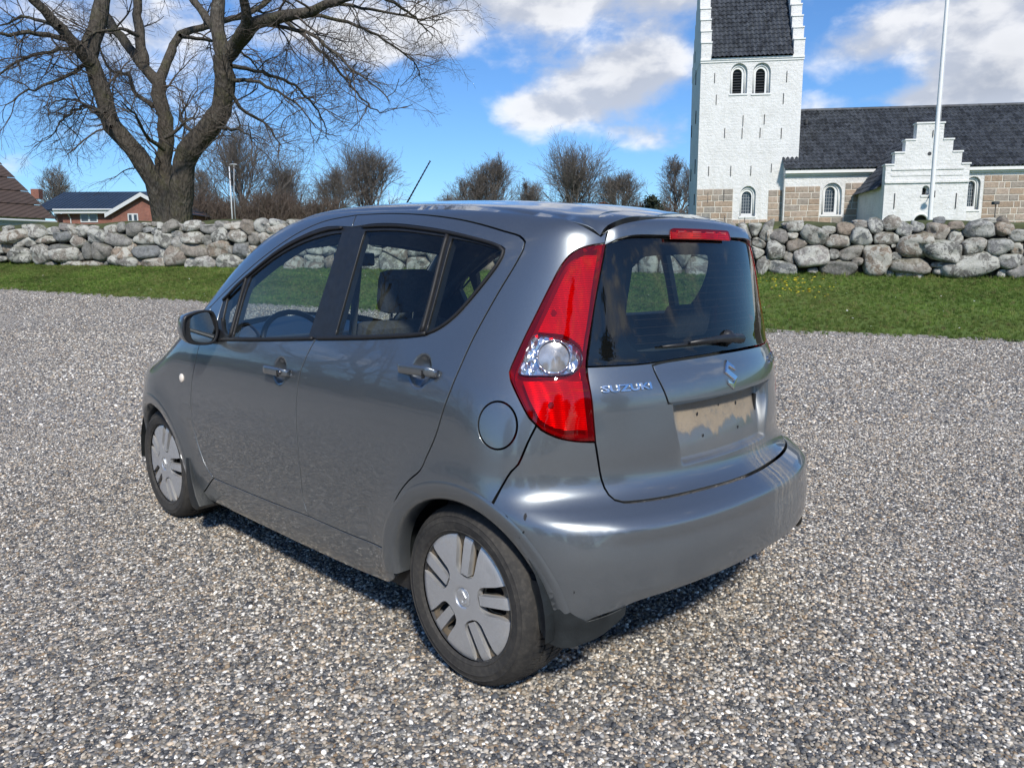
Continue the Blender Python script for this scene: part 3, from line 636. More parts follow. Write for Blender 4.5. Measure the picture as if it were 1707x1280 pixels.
def ashlars(name_parent, u0, u1, z0, z1, v, rng, avoid=(), mat=GRANITE, ragged=0):
    """courses of squared granite, each block its own piece"""
    z = z0; rows = max(1, round((z1-z0)/.38)); rh = (z1-z0)/rows
    for r in range(rows):
        u = u0+(rng.uniform(-ragged, ragged) if ragged else 0)
        ue = u1+(rng.uniform(-ragged, ragged) if ragged else 0)
        while u < ue-.12:
            w = min(rng.uniform(.32, .95), ue-u)
            if ue-u-w < .3: w = ue-u
            j = .022; x0, x1, a, c = u+j, u+w-j, z+j, z+rh-j
            if not any(x1 > q[0] and x0 < q[1] and c > q[2] and a < q[3] for q in avoid):
                d = rng.uniform(.012, .035); b = MB(); e = .02
                b.add([(x0, v, a), (x1, v, a), (x1, v, c), (x0, v, c), (x0+e, v-d, a+e), (x1-e, v-d, a+e*rng.uniform(.6, 1.6)), (x1-e*rng.uniform(.6, 1.6), v-d, c-e), (x0+e, v-d, c-e)], [(4, 5, 6, 7), (0, 1, 5, 4), (1, 2, 6, 5), (2, 3, 7, 6), (3, 0, 4, 7)])
                b.build('granite_block', mat, name_parent)
            u += w
        z += rh
rgc = random.Random(8)
# ---- tower
tL, tR = 0.0, cp(1336, 170)[0]; tD = tR*1.02
zE = cp(1250, 99)[1]; zG = -2.5
w_low_o, w_low_i = pxarch(1232.4, 1260.6, 310, 361, 0), pxarch(1236, 1254, 318.5, 356, 0)
bell = [(pxarch(1216.5, 1247, 105, 157, 0), pxarch(1221, 1238, 114, 155.5, 0)), (pxarch(1253.5, 1286, 104, 156.5, 0), pxarch(1259.5, 1277, 113, 155, 0))]
tower = church
tw = wall_south('tower_wall', [(tL, zG), (tR, zG), (tR, zE), (tL, zE)], [w_low_o]+[b[0] for b in bell], 0.0, WHITE, parent=tower)
b = MB()
b.add([(tL, 0, zG), (tL, tD, zG), (tL, tD, zE), (tL, 0, zE)], [(0, 3, 2, 1)]); b.add([(tR, 0, zG), (tR, tD, zG), (tR, tD, zE), (tR, 0, zE)], [(0, 1, 2, 3)]); b.add([(tL, tD, zG), (tR, tD, zG), (tR, tD, zE), (tL, tD, zE)], [(0, 3, 2, 1)]); b.build('tower_outer_wall', WHITE, tower)
window(w_low_o, w_low_i, 0, tower, 'glass')
for o_, i_ in bell: window(o_, i_, 0, tower, 'louvre')
# cornice under the eaves
b = MB(); b.box(tL-.04, tR+.04, -.10, 0, zE-.02, zE+.10); b.box(tL-.04, tR+.04, -.05, 0, zE-.14, zE-.02); b.build('cornice', TRIMW, tower)
# stepped gables facing west and east, saddle roof between
ridge_v = tD/2; rise = ridge_v*math.tan(R_(57)); gt_ = .62
for (u0, u1) in ((tL-.02, tL+gt_), (tR-gt_, tR+.02)):
    g_ = empty('stepped_gable', parent=tower); n = 7; sv = ridge_v/n; top = []
    prof = [(-.06, zE)]
    for k in range(n): zz = zE+1.0+(rise+.1)*k/(n-1)*.97; prof += [(-.06+sv*k, zz), (-.06+sv*(k+1), zz)]
    full = prof+[(tD-p[0], p[1]) for p in prof[::-1]]
    b = MB(); b.prism(full, u0, u1, 'x'); b.build('gable_wall', WHITE, g_)
    for k in range(n):
        zz = zE+1.0+(rise+.1)*k/(n-1)*.97; b = MB(); b.box(u0-.02, u1+.02, -.06+sv*k-.05, -.06+sv*(k+1)-.002, zz, zz+.08); b.build('step_cap', TRIMW, g_)
pantiles('tower_roof', (tL+gt_, -.22, zE+.14), (tR-gt_, -.22, zE+.14), (tL+gt_, ridge_v, zE+.14+rise), (tR-gt_, ridge_v, zE+.14+rise), tower)
pantiles('tower_roof', (tL+gt_, tD+.2, zE+.14), (tR-gt_, tD+.2, zE+.14), (tL+gt_, ridge_v, zE+.14+rise), (tR-gt_, ridge_v, zE+.14+rise), tower)
# granite footing of the tower
a0, a1 = cp(1160, 316), cp(1220, 372); c0, c1 = cp(1281, 317), cp(1310, 372); lowz = -1.2
for (x0, x1, z1, rag) in ((tL+.0, a1[0], a0[1], .12), (c0[0], tR, c0[1], .15)):
    b = MB(); b.box(x0, x1, -.012, .05, lowz, z1); mo_ = b.build('granite_footing', MORTAR, tower); ashlars(mo_, x0, x1, lowz, z1, -.012, rgc, ragged=0)
zb_ = cp(1250, 366)[1]; b = MB(); b.box(a1[0], c0[0], -.010, .05, lowz, zb_); mo_ = b.build('granite_footing', MORTAR, tower); ashlars(mo_, a1[0], c0[0], lowz, zb_, -.010, rgc)
# wrought-iron wall ties
def tie(px, py, L, v, parent, tilt=0):
    c = cp(px, py, v); h = L/2*.0389; b = MB(); b.box(c[0]-.016, c[0]+.016, v-.05, v-.003, c[1]-h, c[1]+h); o = b.build('wall_tie', IRON, parent)
for (zx, zy, l) in ((207,440,50),(612,432,55),(216,562,50),(593,555,55),(366,680,55),(486,672,50),(263,748,50),(361,750,55),(462,748,50),(581,750,55),(173,962,50),(297,962,55),(410,960,50),(525,945,45),(168,1110,55),(258,1100,60),(375,1238,35),(262,1232,40)): tie(1130+zx/3.37, zy/3.37, l/3.37, 0, tower)
for k, (v, z0_, hgt) in enumerate(((1.6, 3.2, .9), (4.6, 3.0, .8), (2.2, 6.4, .8), (5.2, 6.0, .8), (3.1, 9.0, .9), (1.4, 1.2, .7), (5.6, 1.4, .7), (4.1, 10.6, .7))):
    b = MB(); b.box(tL-.05, tL-.003, v-.04, v+.04, z0_, z0_+hgt); b.build('wall_tie', IRON, tower)
# ---- nave
NV = -.45; n0 = cp(1307.5, 300, NV)[0]; n1 = n0+27.0; nD = 8.6; zN = cp(1400, 279, NV)[1]; rv = NV+nD/2
d_ = W3(1337, 186, 1.0)-np.array([0, 0, CAM_H]); o_ = np.array([CH0[0], CH0[1], GZ])+V_*rv; tt = ((o_-np.array([0, 0, CAM_H]))@V_)/(d_@V_); zR = CAM_H+d_[2]*tt-GZ
nave = church
nw1o, nw1i = pxarch(1368.5, 1405, 304.5, 358.5, NV), pxarch(1375, 1394, 311, 353.5, NV)
nw2o, nw2i = pxarch(1608, 1636, 294, 350, NV), pxarch(1612, 1629, 301, 344, NV)
wall_south('nave_wall', [(n0, zG), (n1, zG), (n1, zN), (n0, zN)], [nw1o, nw2o], NV, WHITE, parent=nave)
b = MB(); b.prism([(NV, zG), (NV, zN), (rv, zR-.15), (NV+nD, zN), (NV+nD, zG)], n0, n0+.02, 'x'); b.prism([(NV, zG), (NV, zN), (rv, zR-.15), (NV+nD, zN), (NV+nD, zG)], n1-.02, n1, 'x'); b.add([(n0, NV+nD, zG), (n1, NV+nD, zG), (n1, NV+nD, zN), (n0, NV+nD, zN)], [(0, 1, 2, 3)]); b.build('nave_outer_wall', WHITE, nave)
window(nw1o, nw1i, NV, nave, 'glass'); window(nw2o, nw2i, NV, nave, 'glass')
sl = (zR-zN)/(rv-NV)
pantiles('nave_roof', (n0-.1, NV-.38, zN-.10), (n1+.1, NV-.38, zN-.10), (n0-.1, rv, zR), (n1+.1, rv, zR), nave)
pantiles('nave_roof', (n0-.1, NV+nD+.38, zN-.10), (n1+.1, NV+nD+.38, zN-.10), (n0-.1, rv, zR), (n1+.1, rv, zR), nave)
b = MB(); b.tube([(n0-.1, rv, zR+.02), (n1+.1, rv, zR+.02)], .13, 10); b.build('ridge_tiles', TILES, nave)
b = MB(); b.box(n0, n1, NV-.30, NV-.001, zN-.34, zN-.16); b.box(n0, n1, NV-.12, NV-.001, zN-.46, zN-.341); b.build('cornice', TRIMW, nave)
zz_ = [cp(1335, 311, NV)[1], cp(1420, 305, NV)[1], cp(1670, 292, NV)[1]]
for (p0, p1, z1, rag) in ((1307.5, 1366, zz_[0], 0), (1407, 1440, zz_[1], 0), (1637, 1800, zz_[2], 0)):
    x0, x1 = cp(p0, 340, NV)[0], cp(p1, 340, NV)[0]; b = MB(); b.box(x0, x1, NV-.012, NV+.05, lowz, z1); mo_ = b.build('granite_facing', MORTAR, nave); ashlars(mo_, x0, x1, lowz, z1, NV-.012, rgc)
x0, x1 = cp(1366, 340, NV)[0], cp(1407, 340, NV)[0]; zz = cp(1386, 362, NV)[1]; b = MB(); b.box(x0, x1, NV-.010, NV+.05, lowz, zz); mo_ = b.build('granite_facing', MORTAR, nave); ashlars(mo_, x0, x1, lowz, zz, NV-.010, rgc)
for (px, py, l) in ((1334, 284, 7), (1418, 283, 7), (1678, 277, 8)): tie(px, py, l, NV, nave)
b = MB(); b.tube([(cp(1352, 206, NV)[0]+.4, rv-1.2, zR-1.0), (cp(1352, 206, NV)[0]+.4, rv-1.2, zR-.7)], .10, 8); b.build('roof_vent', IRON, nave)
# ---- porch
PV = NV-5.0; porch = church
pL, pR = cp(1474, 340, PV)[0], cp(1610, 340, PV)[0]; pc = (pL+pR)/2
steps = [(1476.4, 1618, 275), (1493, 1604.7, 254.7), (1511, 1590.4, 234), (1531.3, 1576.6, 206.5)]
zs_ = [cp(1545, s_[2], PV)[1] for s_ in steps]; hw = [(cp(s_[1], s_[2], PV)[0]-cp(s_[0], s_[2], PV)[0])/2 for s_ in steps]; hw[0] = (pR-pL)/2+.05
out_ = [(pc-hw[0], zG), (pc+hw[0], zG)]
for k in range(4): out_ += [(pc+hw[k], zs_[k]) if k == 0 else (pc+hw[k], zs_[k-1]), (pc+hw[k], zs_[k])] if k else [(pc+hw[0], zs_[0])]
for k in range(3, -1, -1): out_ += [(pc-hw[k], zs_[k])]+([(pc-hw[k], zs_[k-1])] if k else [])
q = [out_[0]]
for p in out_[1:]:
    if math.hypot(p[0]-q[-1][0], p[1]-q[-1][1]) > 1e-4: q.append(p)
sw_o, sw_i = pxarch(1536, 1550, 309.5, 325.5, PV), pxarch(1538.5, 1547, 312, 324.5, PV)
dr = arch(cp(1520, 375, PV)[0], cp(1547, 375, PV)[0], -2.0, cp(1533, 357, PV)[1])
pw = wall_south('porch_gable', q, [sw_o, dr], PV, WHITE, parent=porch)
b = MB(); b.prism([(p[0], p[1]) for p in q[2:]] if False else [(p[0], p[1]) for p in q], PV+.0, PV+.5); b.v = [(x, y, z) for x, y, z in b.v]; n = len(q)
b = MB(); b.add([(p[0], PV, p[1]) for p in q]+[(p[0], PV+.5, p[1]) for p in q], [(i, (i+1) % n, n+(i+1) % n, n+i) for i in range(n)]+[tuple(range(2*n-1, n-1, -1))]); b.build('porch_gable_back', WHITE, porch)
window(sw_o, sw_i, PV, porch, 'dark')
b = MB(); b.add([(p[0], PV+.3, p[1]) for p in dr], [tuple(range(len(dr)))]); dd = b.build('door', simple_mat('dark_oak', (.035, .028, .022), .6), porch, recalc=False)
c_ = [(p[0], PV-.03, p[1]) for p in dr]; b = MB(); b.tube(c_[1:]+c_[:1], .06, 6); b.build('door_moulding', TRIMW, porch)
for (yy, d2) in ((281.5, .05), (291.5, .03), (303.5, .08)):
    zz = cp(1545, yy, PV)[1]; e = hw[0]*(.86 if yy < 300 else 1.0); b = MB(); b.box(pc-e, pc+e, PV-d2, PV, zz-.05, zz+.05); b.build('string_course', WHITE, porch)
for k, s_ in enumerate(steps):
    b = MB(); b.box(pc-hw[k]-.05, pc+hw[k]+.05, PV-.05, PV+.55, zs_[k]+.002, zs_[k]+.08)
    if k < 3:
        b = MB(); b.box(pc-hw[k]-.05, pc-hw[k+1]-.002, PV-.05, PV+.55, zs_[k]+.002, zs_[k]+.08); b.box(pc+hw[k+1]+.002, pc+hw[k]+.05, PV-.05, PV+.55, zs_[k]+.002, zs_[k]+.08)
    b.build('step_cap', TRIMW, porch)
zp = cp(1440, 304, PV+2)[1]; pzE = zs_[0]-1.05
b = MB(); b.add([(pL, PV+.5, zG), (pL, NV, zG), (pL, NV, pzE), (pL, PV+.5, pzE)], [(0, 3, 2, 1)]); b.add([(pR, PV+.5, zG), (pR, NV, zG), (pR, NV, pzE), (pR, PV+.5, pzE)], [(0, 1, 2, 3)]); b.build('porch_side_wall', WHITE, porch)
ph_ = zs_[3]-.35
vback = NV+ (ph_-zN)/sl
for sg, e0 in ((-1, pL), (1, pR)):
    pantiles('porch_roof', (e0+sg*.3, PV+.5, pzE-.15), (e0+sg*.3, NV+.3, pzE-.15), (pc, PV+.5, ph_), (pc, min(vback, rv-.3), ph_), porch)
for (zx, zy) in ((800, 735), (1230, 735)): tie(1300+zx/4.194, 160+zy/4.194, 21, PV, porch)
tie(1300+1070/4.194, 160+265/4.194, 9, PV, porch)
c_ = cp(1549.5, 256.5, PV); b = MB(); b.lathe([(.001, PV-.012), (.10, PV-.012)], 16, 'y', (c_[0], 0, c_[1])); b.build('round_vent', LEAD, porch)
c_ = cp(1545.5, 328, PV); lb = MB(); lb.tube([(c_[0]+.15, PV, c_[1]+.15), (c_[0]+.1, PV-.45, c_[1]+.1), (c_[0]-.12, PV-.45, c_[1]-.02)], .025, 6); ln = lb.build('wall_lamp', IRON, porch); lb = MB(); lb.lathe([(.02, c_[1]+.10), (.05, c_[1]+.02), (.17, c_[1]-.12)], 14, 'z', (c_[0]+.02, PV-.45, 0)); lb.build('lamp_shade', IRON, ln)
# ---- flagpole in the churchyard
f0 = W3(1549.5, 372, 30.0); fz = float(terrain(f0[0], f0[1])); f0[2] = fz
pole = empty('flagpole', tuple(f0)); tag(pole, 'tall tapering white flagpole standing in front of the church porch', 'flagpole')
b = MB(); b.tube([(0, 0, -.3), (0, 0, .05), (0, 0, 4), (0, 0, 9), (0, 0, 15)], [.085, .085, .078, .06, .035], 14); b.build('pole', simple_mat('white_pole_paint', (.80, .80, .79), .4, var=.05), pole, smooth=True)
b = MB(); b.lathe([(.001, 15.22), (.07, 15.17), (.1, 15.08), (.07, 15.0), (.02, 14.98)], 14, 'z'); b.build('truck_ball', CHROME if 'CHROME' in globals() else IRON, pole, smooth=True)
b = MB(); b.tube([(.1, -.05, 1.2), (.07, -.04, 8), (.05, -.03, 14.9)], .006, 4); b.build('halyard', TRIMW, pole)
b = MB(); b.tube([(.09, -.04, 1.1), (.09, -.04, 1.35)], .02, 6); b.build('cleat', IRON, pole)
# lamp stake by the nave wall
s0 = W3(1657, 372, 24.0); s0[2] = float(terrain(s0[0], s0[1])); st = empty('garden_spotlight', tuple(s0)); tag(st, 'small dark spotlight on a thin stake before the nave wall', 'spotlight')
h_ = W3(1657, 340, 24.0)[2]-s0[2]; b = MB(); b.tube([(0, 0, -.2), (0, 0, h_)], .012, 6); b.build('stake', IRON, st); b = MB(); b.box(-.09, .07, -.08, .08, h_-.02, h_+.07); b.build('lamp_head', IRON, st, bevel=.01)
# ================================================================== TREES
def mat_bark(name, c0, c1, moss):
    m, t, out = new_mat(name); p = t.geo(); q = t.scalev(p, (1, 1, .35)); n = t.noise(q, 9, 7, .72); v = t.voro(q, 16)
    c = t.mixc(t.maprange(n, .3, .7, 0, 1), c0, c1); c = t.mixc(t.maprange(t.noise(p, 1.7, 4, .6), .5, .68, 0, moss), c, (.075, .078, .030))
    c = t.mixc(t.maprange(t.noise(p, 3.3, 5, .7), .60, .72, 0, .5), c, (.20, .20, .17))
    principled(t, out, Base_Color=c, Roughness=.95, Specular_IOR_Level=.15, Normal=t.bump(t.math('ADD', n, v), .9, .06)); return m
BARK = mat_bark('mossy_bark', (.042, .036, .029), (.125, .110, .090), .5)
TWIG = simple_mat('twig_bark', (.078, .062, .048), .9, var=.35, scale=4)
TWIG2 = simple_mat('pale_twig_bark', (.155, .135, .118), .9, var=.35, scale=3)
BRUSH = simple_mat('red_brown_brush', (.115, .086, .066), .95, var=.4, scale=2)
class TreeMesh:
    def __init__(s): s.v = []; s.f = []; s.n = 0
    def tube(s, P, R, sides):
        P = np.asarray(P); n = len(P); T = np.gradient(P, axis=0); T /= np.linalg.norm(T, axis=1)[:, None]+1e-9
        ref = np.array([.11, .05, 1.]) if np.abs(T[:, 2]).max() < .75 else np.array([.07, 1., .09]); A = np.cross(T, ref[None]); A /= np.linalg.norm(A, axis=1)[:, None]+1e-9; B = np.cross(T, A)
        th = np.linspace(0, 2*np.pi, sides, endpoint=False); V = P[:, None]+(A[:, None]*np.cos(th)[None, :, None]+B[:, None]*np.sin(th)[None, :, None])*np.asarray(R)[:, None, None]
        s.v.append(V.reshape(-1, 3)); i = np.arange(n-1)[:, None]*sides; k = np.arange(sides)[None]; k2 = (k+1) % sides
        s.f.append((np.stack([i+k, i+k2, i+sides+k2, i+sides+k], -1).reshape(-1, 4))+s.n); s.n += n*sides
    def build(s, name, mat, parent, origin):
        V = np.vstack(s.v)-np.asarray(origin); F = np.vstack(s.f); me = bpy.data.meshes.new(name); nf = len(F)
        me.vertices.add(len(V)); me.vertices.foreach_set('co', V.astype(np.float32).ravel()); me.loops.add(nf*4); me.loops.foreach_set('vertex_index', F.astype(np.int32).ravel())
        me.polygons.add(nf); me.polygons.foreach_set('loop_start', np.arange(0, nf*4, 4, dtype=np.int32)); me.update(calc_edges=True); me.validate()
        me.polygons.foreach_set('use_smooth', np.ones(nf, dtype=bool)); me.materials.append(mat); return link(name, me, parent)
def wander(rng, p, d, L, n, curl, grav, up=0):
    pts = [p]; d = d/np.linalg.norm(d)
    for k in range(n):
        d = d+rng.normal(0, curl, 3)+np.array([0, 0, grav]); d /= np.linalg.norm(d); p = p+d*L/n; pts.append(p)
    return np.array(pts)
def ramify(rng, tm, P, R0, R1, level, spec):
    """side branches along polyline P"""
    if level >= len(spec): return
    sp_ = spec[level]; seg = np.linalg.norm(np.diff(P, axis=0), axis=1); L = seg.sum(); cum = np.concatenate([[0], np.cumsum(seg)])
    cnt = max(1, int(L*sp_['dens']+rng.random()))
    for _ in range(cnt):
        t = rng.uniform(sp_.get('t0', .15), 1.0); s_ = t*L; i = min(np.searchsorted(cum, s_)-1, len(seg)-1); i = max(i, 0); f = (s_-cum[i])/max(seg[i], 1e-6); p = P[i]*(1-f)+P[i+1]*f; d = P[i+1]-P[i]; d /= np.linalg.norm(d)+1e-9
        q = rng.normal(0, 1, 3); q -= d*(q@d); q /= np.linalg.norm(q)+1e-9; a = rng.uniform(*sp_['ang']); nd = d*math.cos(a)+q*math.sin(a); nd[2] += sp_.get('lift', 0)
        ln = sp_['len']*rng.uniform(.55, 1.25)*(1.1-.45*t); r = min((R0+(R1-R0)*t)*.6, sp_['rad']*rng.uniform(.8, 1.2))
        Q = wander(rng, p, nd, ln, sp_['n'], sp_['curl'], sp_['grav']); tm.tube(Q, np.linspace(r, max(r*.35, sp_['tip']), len(Q)), sp_['sides']); ramify(rng, tm, Q, r, r*.35, level+1, spec)
# ---- the old tree behind the wall
TD = 26.5; tb = W3(290, 372, TD); tb[2] = float(terrain(tb[0], tb[1])); S_PX = TD/1288
tree = empty('old_tree', tuple(tb)); tag(tree, 'huge old bare tree with mossy trunk forking in three behind the wall', 'tree')
trk = TreeMesh(); crn = TreeMesh(); rt = np.random.default_rng(77)
def limb(pts, r0, r1, dd, sides=10, rough=.03, tm=trk, n=5):
    P = np.array([W3(a, b, TD+d) for (a, b), d in zip(pts, np.linspace(dd[0], dd[1], len(pts)))]); P = crom(P, .30); r0, r1 = r0*.80, r1*.84; P = P+rt.normal(0, rough, P.shape)*np.linspace(0, 1, len(P))[:, None]**.3
    tm.tube(P, np.linspace(r0, r1, len(P))*S_PX*(1+.05*np.sin(np.arange(len(P))*1.7)), sides); return P
trunk_pts = [(286, 395), (285, 360), (282, 330), (277, 300)]
P0 = np.array([W3(a, b, TD) for a, b in trunk_pts]); P0 = crom(P0, .25); trk.tube(P0, np.interp(np.linspace(0, 1, len(P0)), [0, .25, .6, 1], [36, 27, 25, 19])*S_PX, 20)
limbs = []
def add(pts, r0, r1, dd, sides=10): P = limb(pts, r0, r1, dd, sides); limbs.append((P, r0*S_PX, r1*S_PX)); return P
add([(276,395),(268,350),(262,315),(248,285),(228,257),(205,232),(188,212),(178,175),(166,140),(150,105),(142,88)], 20, 14, (.0, -1.2), 14)
add([(284,395),(283,340),(276,300),(273,270),(277,235),(276,200),(268,160),(264,136)], 18, 13, (.5, .9), 14)
add([(298,395),(302,362),(303,325),(304,292),(314,255),(336,225),(360,198),(372,165),(376,130),(374,95)], 24, 17, (-.2, -.9), 16)
add([(150,105),(125,75),(90,35),(55,0),(15,-50),(-40,-120)], 12, 4, (-1.2, -3.4)); add([(146,98),(160,52),(171,0),(180,-70),(165,-180),(170,-280)], 17, 4, (-1.1, -.2)); add([(112,66),(60,56),(0,56),(-70,40)], 5, 1.5, (-1.6, -4.5), 7)
add([(266,140),(222,90),(182,32),(150,-40),(120,-140)], 12, 4, (.9, 3.8)); add([(240,108),(232,50),(228,0),(242,-90),(250,-220)], 11, 3.5, (1.3, 2.4)); add([(266,136),(282,95),(302,58),(350,42),(430,14),(520,-60)], 10, 3, (.9, 4.4)); add([(256,178),(222,150),(214,125),(182,116),(160,60)], 5, 1.8, (.9, 3.5), 7)
add([(375,100),(362,50),(366,0),(358,-90),(330,-190),(320,-300)], 15, 4, (-.9, -.2)); add([(374,98),(405,62),(430,38),(505,22),(560,4),(620,-22),(680,-60)], 15, 3, (-.9, -3.2)); add([(392,76),(410,28),(402,-40),(440,-140),(470,-240)], 10, 3.5, (-1.2, -4.6)); add([(366,60),(330,10),(290,-60),(270,-170)], 9, 3, (-.8, 2.6))
drp = [((505,22),(580,38),(640,66),(690,105),(705,140)), ((430,38),(520,60),(575,105),(620,140),(650,170)), ((385,110),(450,125),(500,150),(535,195),(546,232)), ((378,132),(432,138),(490,172),(528,215)), ((560,6),(630,18),(690,30),(740,35)), ((590,-10),(660,-10),(710,-5),(745,0)), ((470,30),(540,90),(600,160),(640,190)), ((150,105),(100,132),(58,148),(10,176)), ((130,80),(70,88),(20,110),(-30,160)), ((176,190),(140,178),(105,200),(80,235)), ((186,212),(160,190),(120,165),(70,180)), ((300,60),(360,70),(410,95),(450,130)), ((100,45),(40,30),(-20,50)), ((230,60),(200,50),(150,60),(110,100)), ((330,225),(300,200),(320,160)), ((345,215),(390,215),(430,235)), ((275,230),(310,205),(330,180)), ((274,250),(240,225),(225,190),(200,170)), ((620,-15),(680,20),(720,60)), ((380,150),(410,190),(440,205),(470,245))]
for k, d in enumerate(drp): add(list(d), 4.2 if k != 4 else 3.6, .9, (rt.uniform(-2.2, 1.2), rt.uniform(-4.5, 4.5)), 6)
SPEC = [dict(dens=1.15, ang=(.5, 1.2), len=2.7, rad=.036, n=7, curl=.20, grav=-.015, sides=5, tip=.010, t0=.30, lift=.12), dict(dens=2.9, ang=(.4, 1.1), len=1.4, rad=.015, n=5, curl=.22, grav=-.02, sides=4, tip=.006, t0=.15), dict(dens=5.0, ang=(.4, 1.0), len=.7, rad=.0072, n=4, curl=.2, grav=-.02, sides=3, tip=.0036, t0=.1), dict(dens=2.3, ang=(.4, 1.0), len=.32, rad=.0048, n=2, curl=.2, grav=.0, sides=3, tip=.0034, t0=.2)]
for k, (P, r0, r1) in enumerate(limbs): ramify(rt, crn, P, r0, r1, 0 if r0 > .09 else 0, SPEC if r0 > .12 else [dict(SPEC[0], dens=2.6, len=1.6, t0=.1, rad=.020)]+SPEC[1:])
trk.build('trunk', BARK, tree, tb); co = crn.build('crown', TWIG, tree, tb); print('tree faces', len(co.data.polygons))
# ---- bare trees and brush beyond the churchyard
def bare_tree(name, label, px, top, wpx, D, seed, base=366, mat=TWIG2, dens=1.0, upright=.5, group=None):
    rng = np.random.default_rng(seed); b0 = W3(px, base, D); b0[2] = float(terrain(b0[0], b0[1])); H = W3(px, top, D)[2]-b0[2]; Wd = wpx*1.25*D/1288/2
    r = empty(name, tuple(b0)); tag(r, label, 'tree', group); tk = TreeMesh(); cr = TreeMesh(); ns = rng.integers(2, 4) if wpx > 55 else 1
    tip = D*.00026
    for k in range(ns):
        off = np.array([rng.normal(0, .25), rng.normal(0, .25), 0])*(ns > 1); T = wander(rng, b0+off-np.array([0, 0, .3]), np.array([rng.normal(0, .12)+.1*(k-ns/2+.5), rng.normal(0, .12), 1]), H*rng.uniform(.82, .97)+.3, 9, .06, .03)
        rr = H*.018; tk.tube(T, np.linspace(rr*1.3, rr*.18, len(T)), 7)
        nb = int((15 if ns > 1 else 34)*dens**.5)
        for j in range(nb):
            t = rng.uniform(.07, .97); i = min(int(t*9), 8); p = T[i]+(T[i+1]-T[i])*(t*9-i); a = rng.uniform(0, 6.283); sp = rng.uniform(.5, 1.0); ln = Wd*1.35*(1-.70*max(t-.25, 0)/.75)*rng.uniform(.65, 1.05)
            Q = wander(rng, p, np.array([math.cos(a)*sp*(1.1-.5*t), math.sin(a)*sp*(1.1-.5*t), upright+.35+.5*t]), ln, 6, .12, .05); r0 = rr*.5*(1-.6*t); tk.tube(Q, np.linspace(r0, tip, len(Q)), 4)
            ramify(rng, cr, Q, r0, tip, 0, [dict(dens=9.0*dens**.5/max(ln, .8), ang=(.35, .95), len=ln*.56, rad=tip*1.4, n=4, curl=.14, grav=.03, sides=3, tip=tip*.7, t0=.2, lift=.15), dict(dens=9.5*dens**.5/max(ln, .8), ang=(.3, .9), len=ln*.30, rad=tip*.85, n=3, curl=.15, grav=.02, sides=3, tip=tip*.5, t0=.15)])
    tk.build('trunk', mat, r, b0); cr.build('crown', mat, r, b0); return r
BT = [('bare_tree', 'broad bare tree with a dense twiggy crown behind the two lamp posts', 412, 254, 165, 78, 1, 1.9, .55), ('bare_tree', 'mid-height bare tree on the far side of the lamp posts from the big trunk', 478, 282, 84, 82, 41, 1.6, .6), ('bare_tree', 'leaning bare tree directly beside the big trunk, left of the broad tree', 345, 285, 70, 84, 2, 1.2, .5), ('bare_tree', 'bare tree with drooping crown behind the aerial of the car', 622, 276, 120, 88, 3, 1.7, .6), ('bare_tree', 'small bare tree beside the tree with drooping crown, towards the lamp posts', 560, 300, 84, 84, 31, 1.6, .6), ('bare_tree', 'slim pale bare tree standing alone beside the brick house roof', 96, 283, 64, 95, 4, 1.2, .5), ('bare_tree', 'tall thin birch-like tree above the middle of the car roof', 822, 279, 84, 95, 5, 1.9, .75), ('bare_tree', 'low bare tree between the thin birch and the rounded tree', 876, 309, 62, 92, 6, 1.7, .6), ('bare_tree', 'rounded dense bare tree over the rear of the car roof', 958, 273, 118, 80, 7, 2.0, .55), ('bare_tree', 'gnarled spreading bare tree over the red roof', 1032, 300, 76, 78, 8, 1.8, .3), ('bare_tree', 'dense bare tree close against the church tower', 1122, 272, 80, 84, 9, 2.0, .6), ('bare_tree', 'thin bare sapling at the edge of the birch-like tree', 787, 296, 62, 95, 10, 1.6, .7), ('bare_tree', 'faint low bare tree behind the brick chimney', 745, 326, 40, 105, 12, 1.0, .6)]
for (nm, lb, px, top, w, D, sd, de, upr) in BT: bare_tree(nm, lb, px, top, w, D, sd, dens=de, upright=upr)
def brush(name, label, x0, x1, ytop, D, n, seed, mat):
    rng = np.random.default_rng(seed); tm = TreeMesh(); a = W3(x0, 366, D); b = W3(x1, 366, D); L = b[0]-a[0]
    for k in range(n):
        u = rng.uniform(0, 1); p = a+(b-a)*u; p[1] += rng.normal(0, 1.6); p[2] = float(terrain(p[0], p[1])); H = (W3(x0, ytop, D)[2]-p[2])*rng.uniform(.45, 1.0)*(1+.22*math.sin(u*L*.9+seed)+.15*math.sin(u*L*2.3))
        Q = wander(rng, p, np.array([rng.normal(0, .28), rng.normal(0, .28), 1]), H, 4, .13, .02); tm.tube(Q, np.linspace(D*.0004, D*.0002, 5), 3)
        for _ in range(3): i = rng.integers(1, 4); Q2 = wander(rng, Q[i], np.array([rng.normal(0, .7), rng.normal(0, .7), .8]), H*.32, 2, .1, .0); tm.tube(Q2, np.linspace(D*.00028, D*.00016, 3), 3)
    o = a.copy(); o[2] = float(terrain(o[0], o[1])); ob = tm.build(name, mat, None, o); ob.location = tuple(o); tag(ob, label, 'brushwood', kind='stuff'); return ob
brush('thicket', 'brown leafless thicket behind the lamp posts', 320, 560, 322, 74, 2600, 1, BRUSH); brush('hedgerow', 'low leafless hedgerow seen over the car roof', 560, 770, 343, 86, 1300, 2, BRUSH); brush('hedgerow', 'leafless hedgerow running up to the church tower', 880, 1165, 338, 82, 2400, 3, BRUSH)
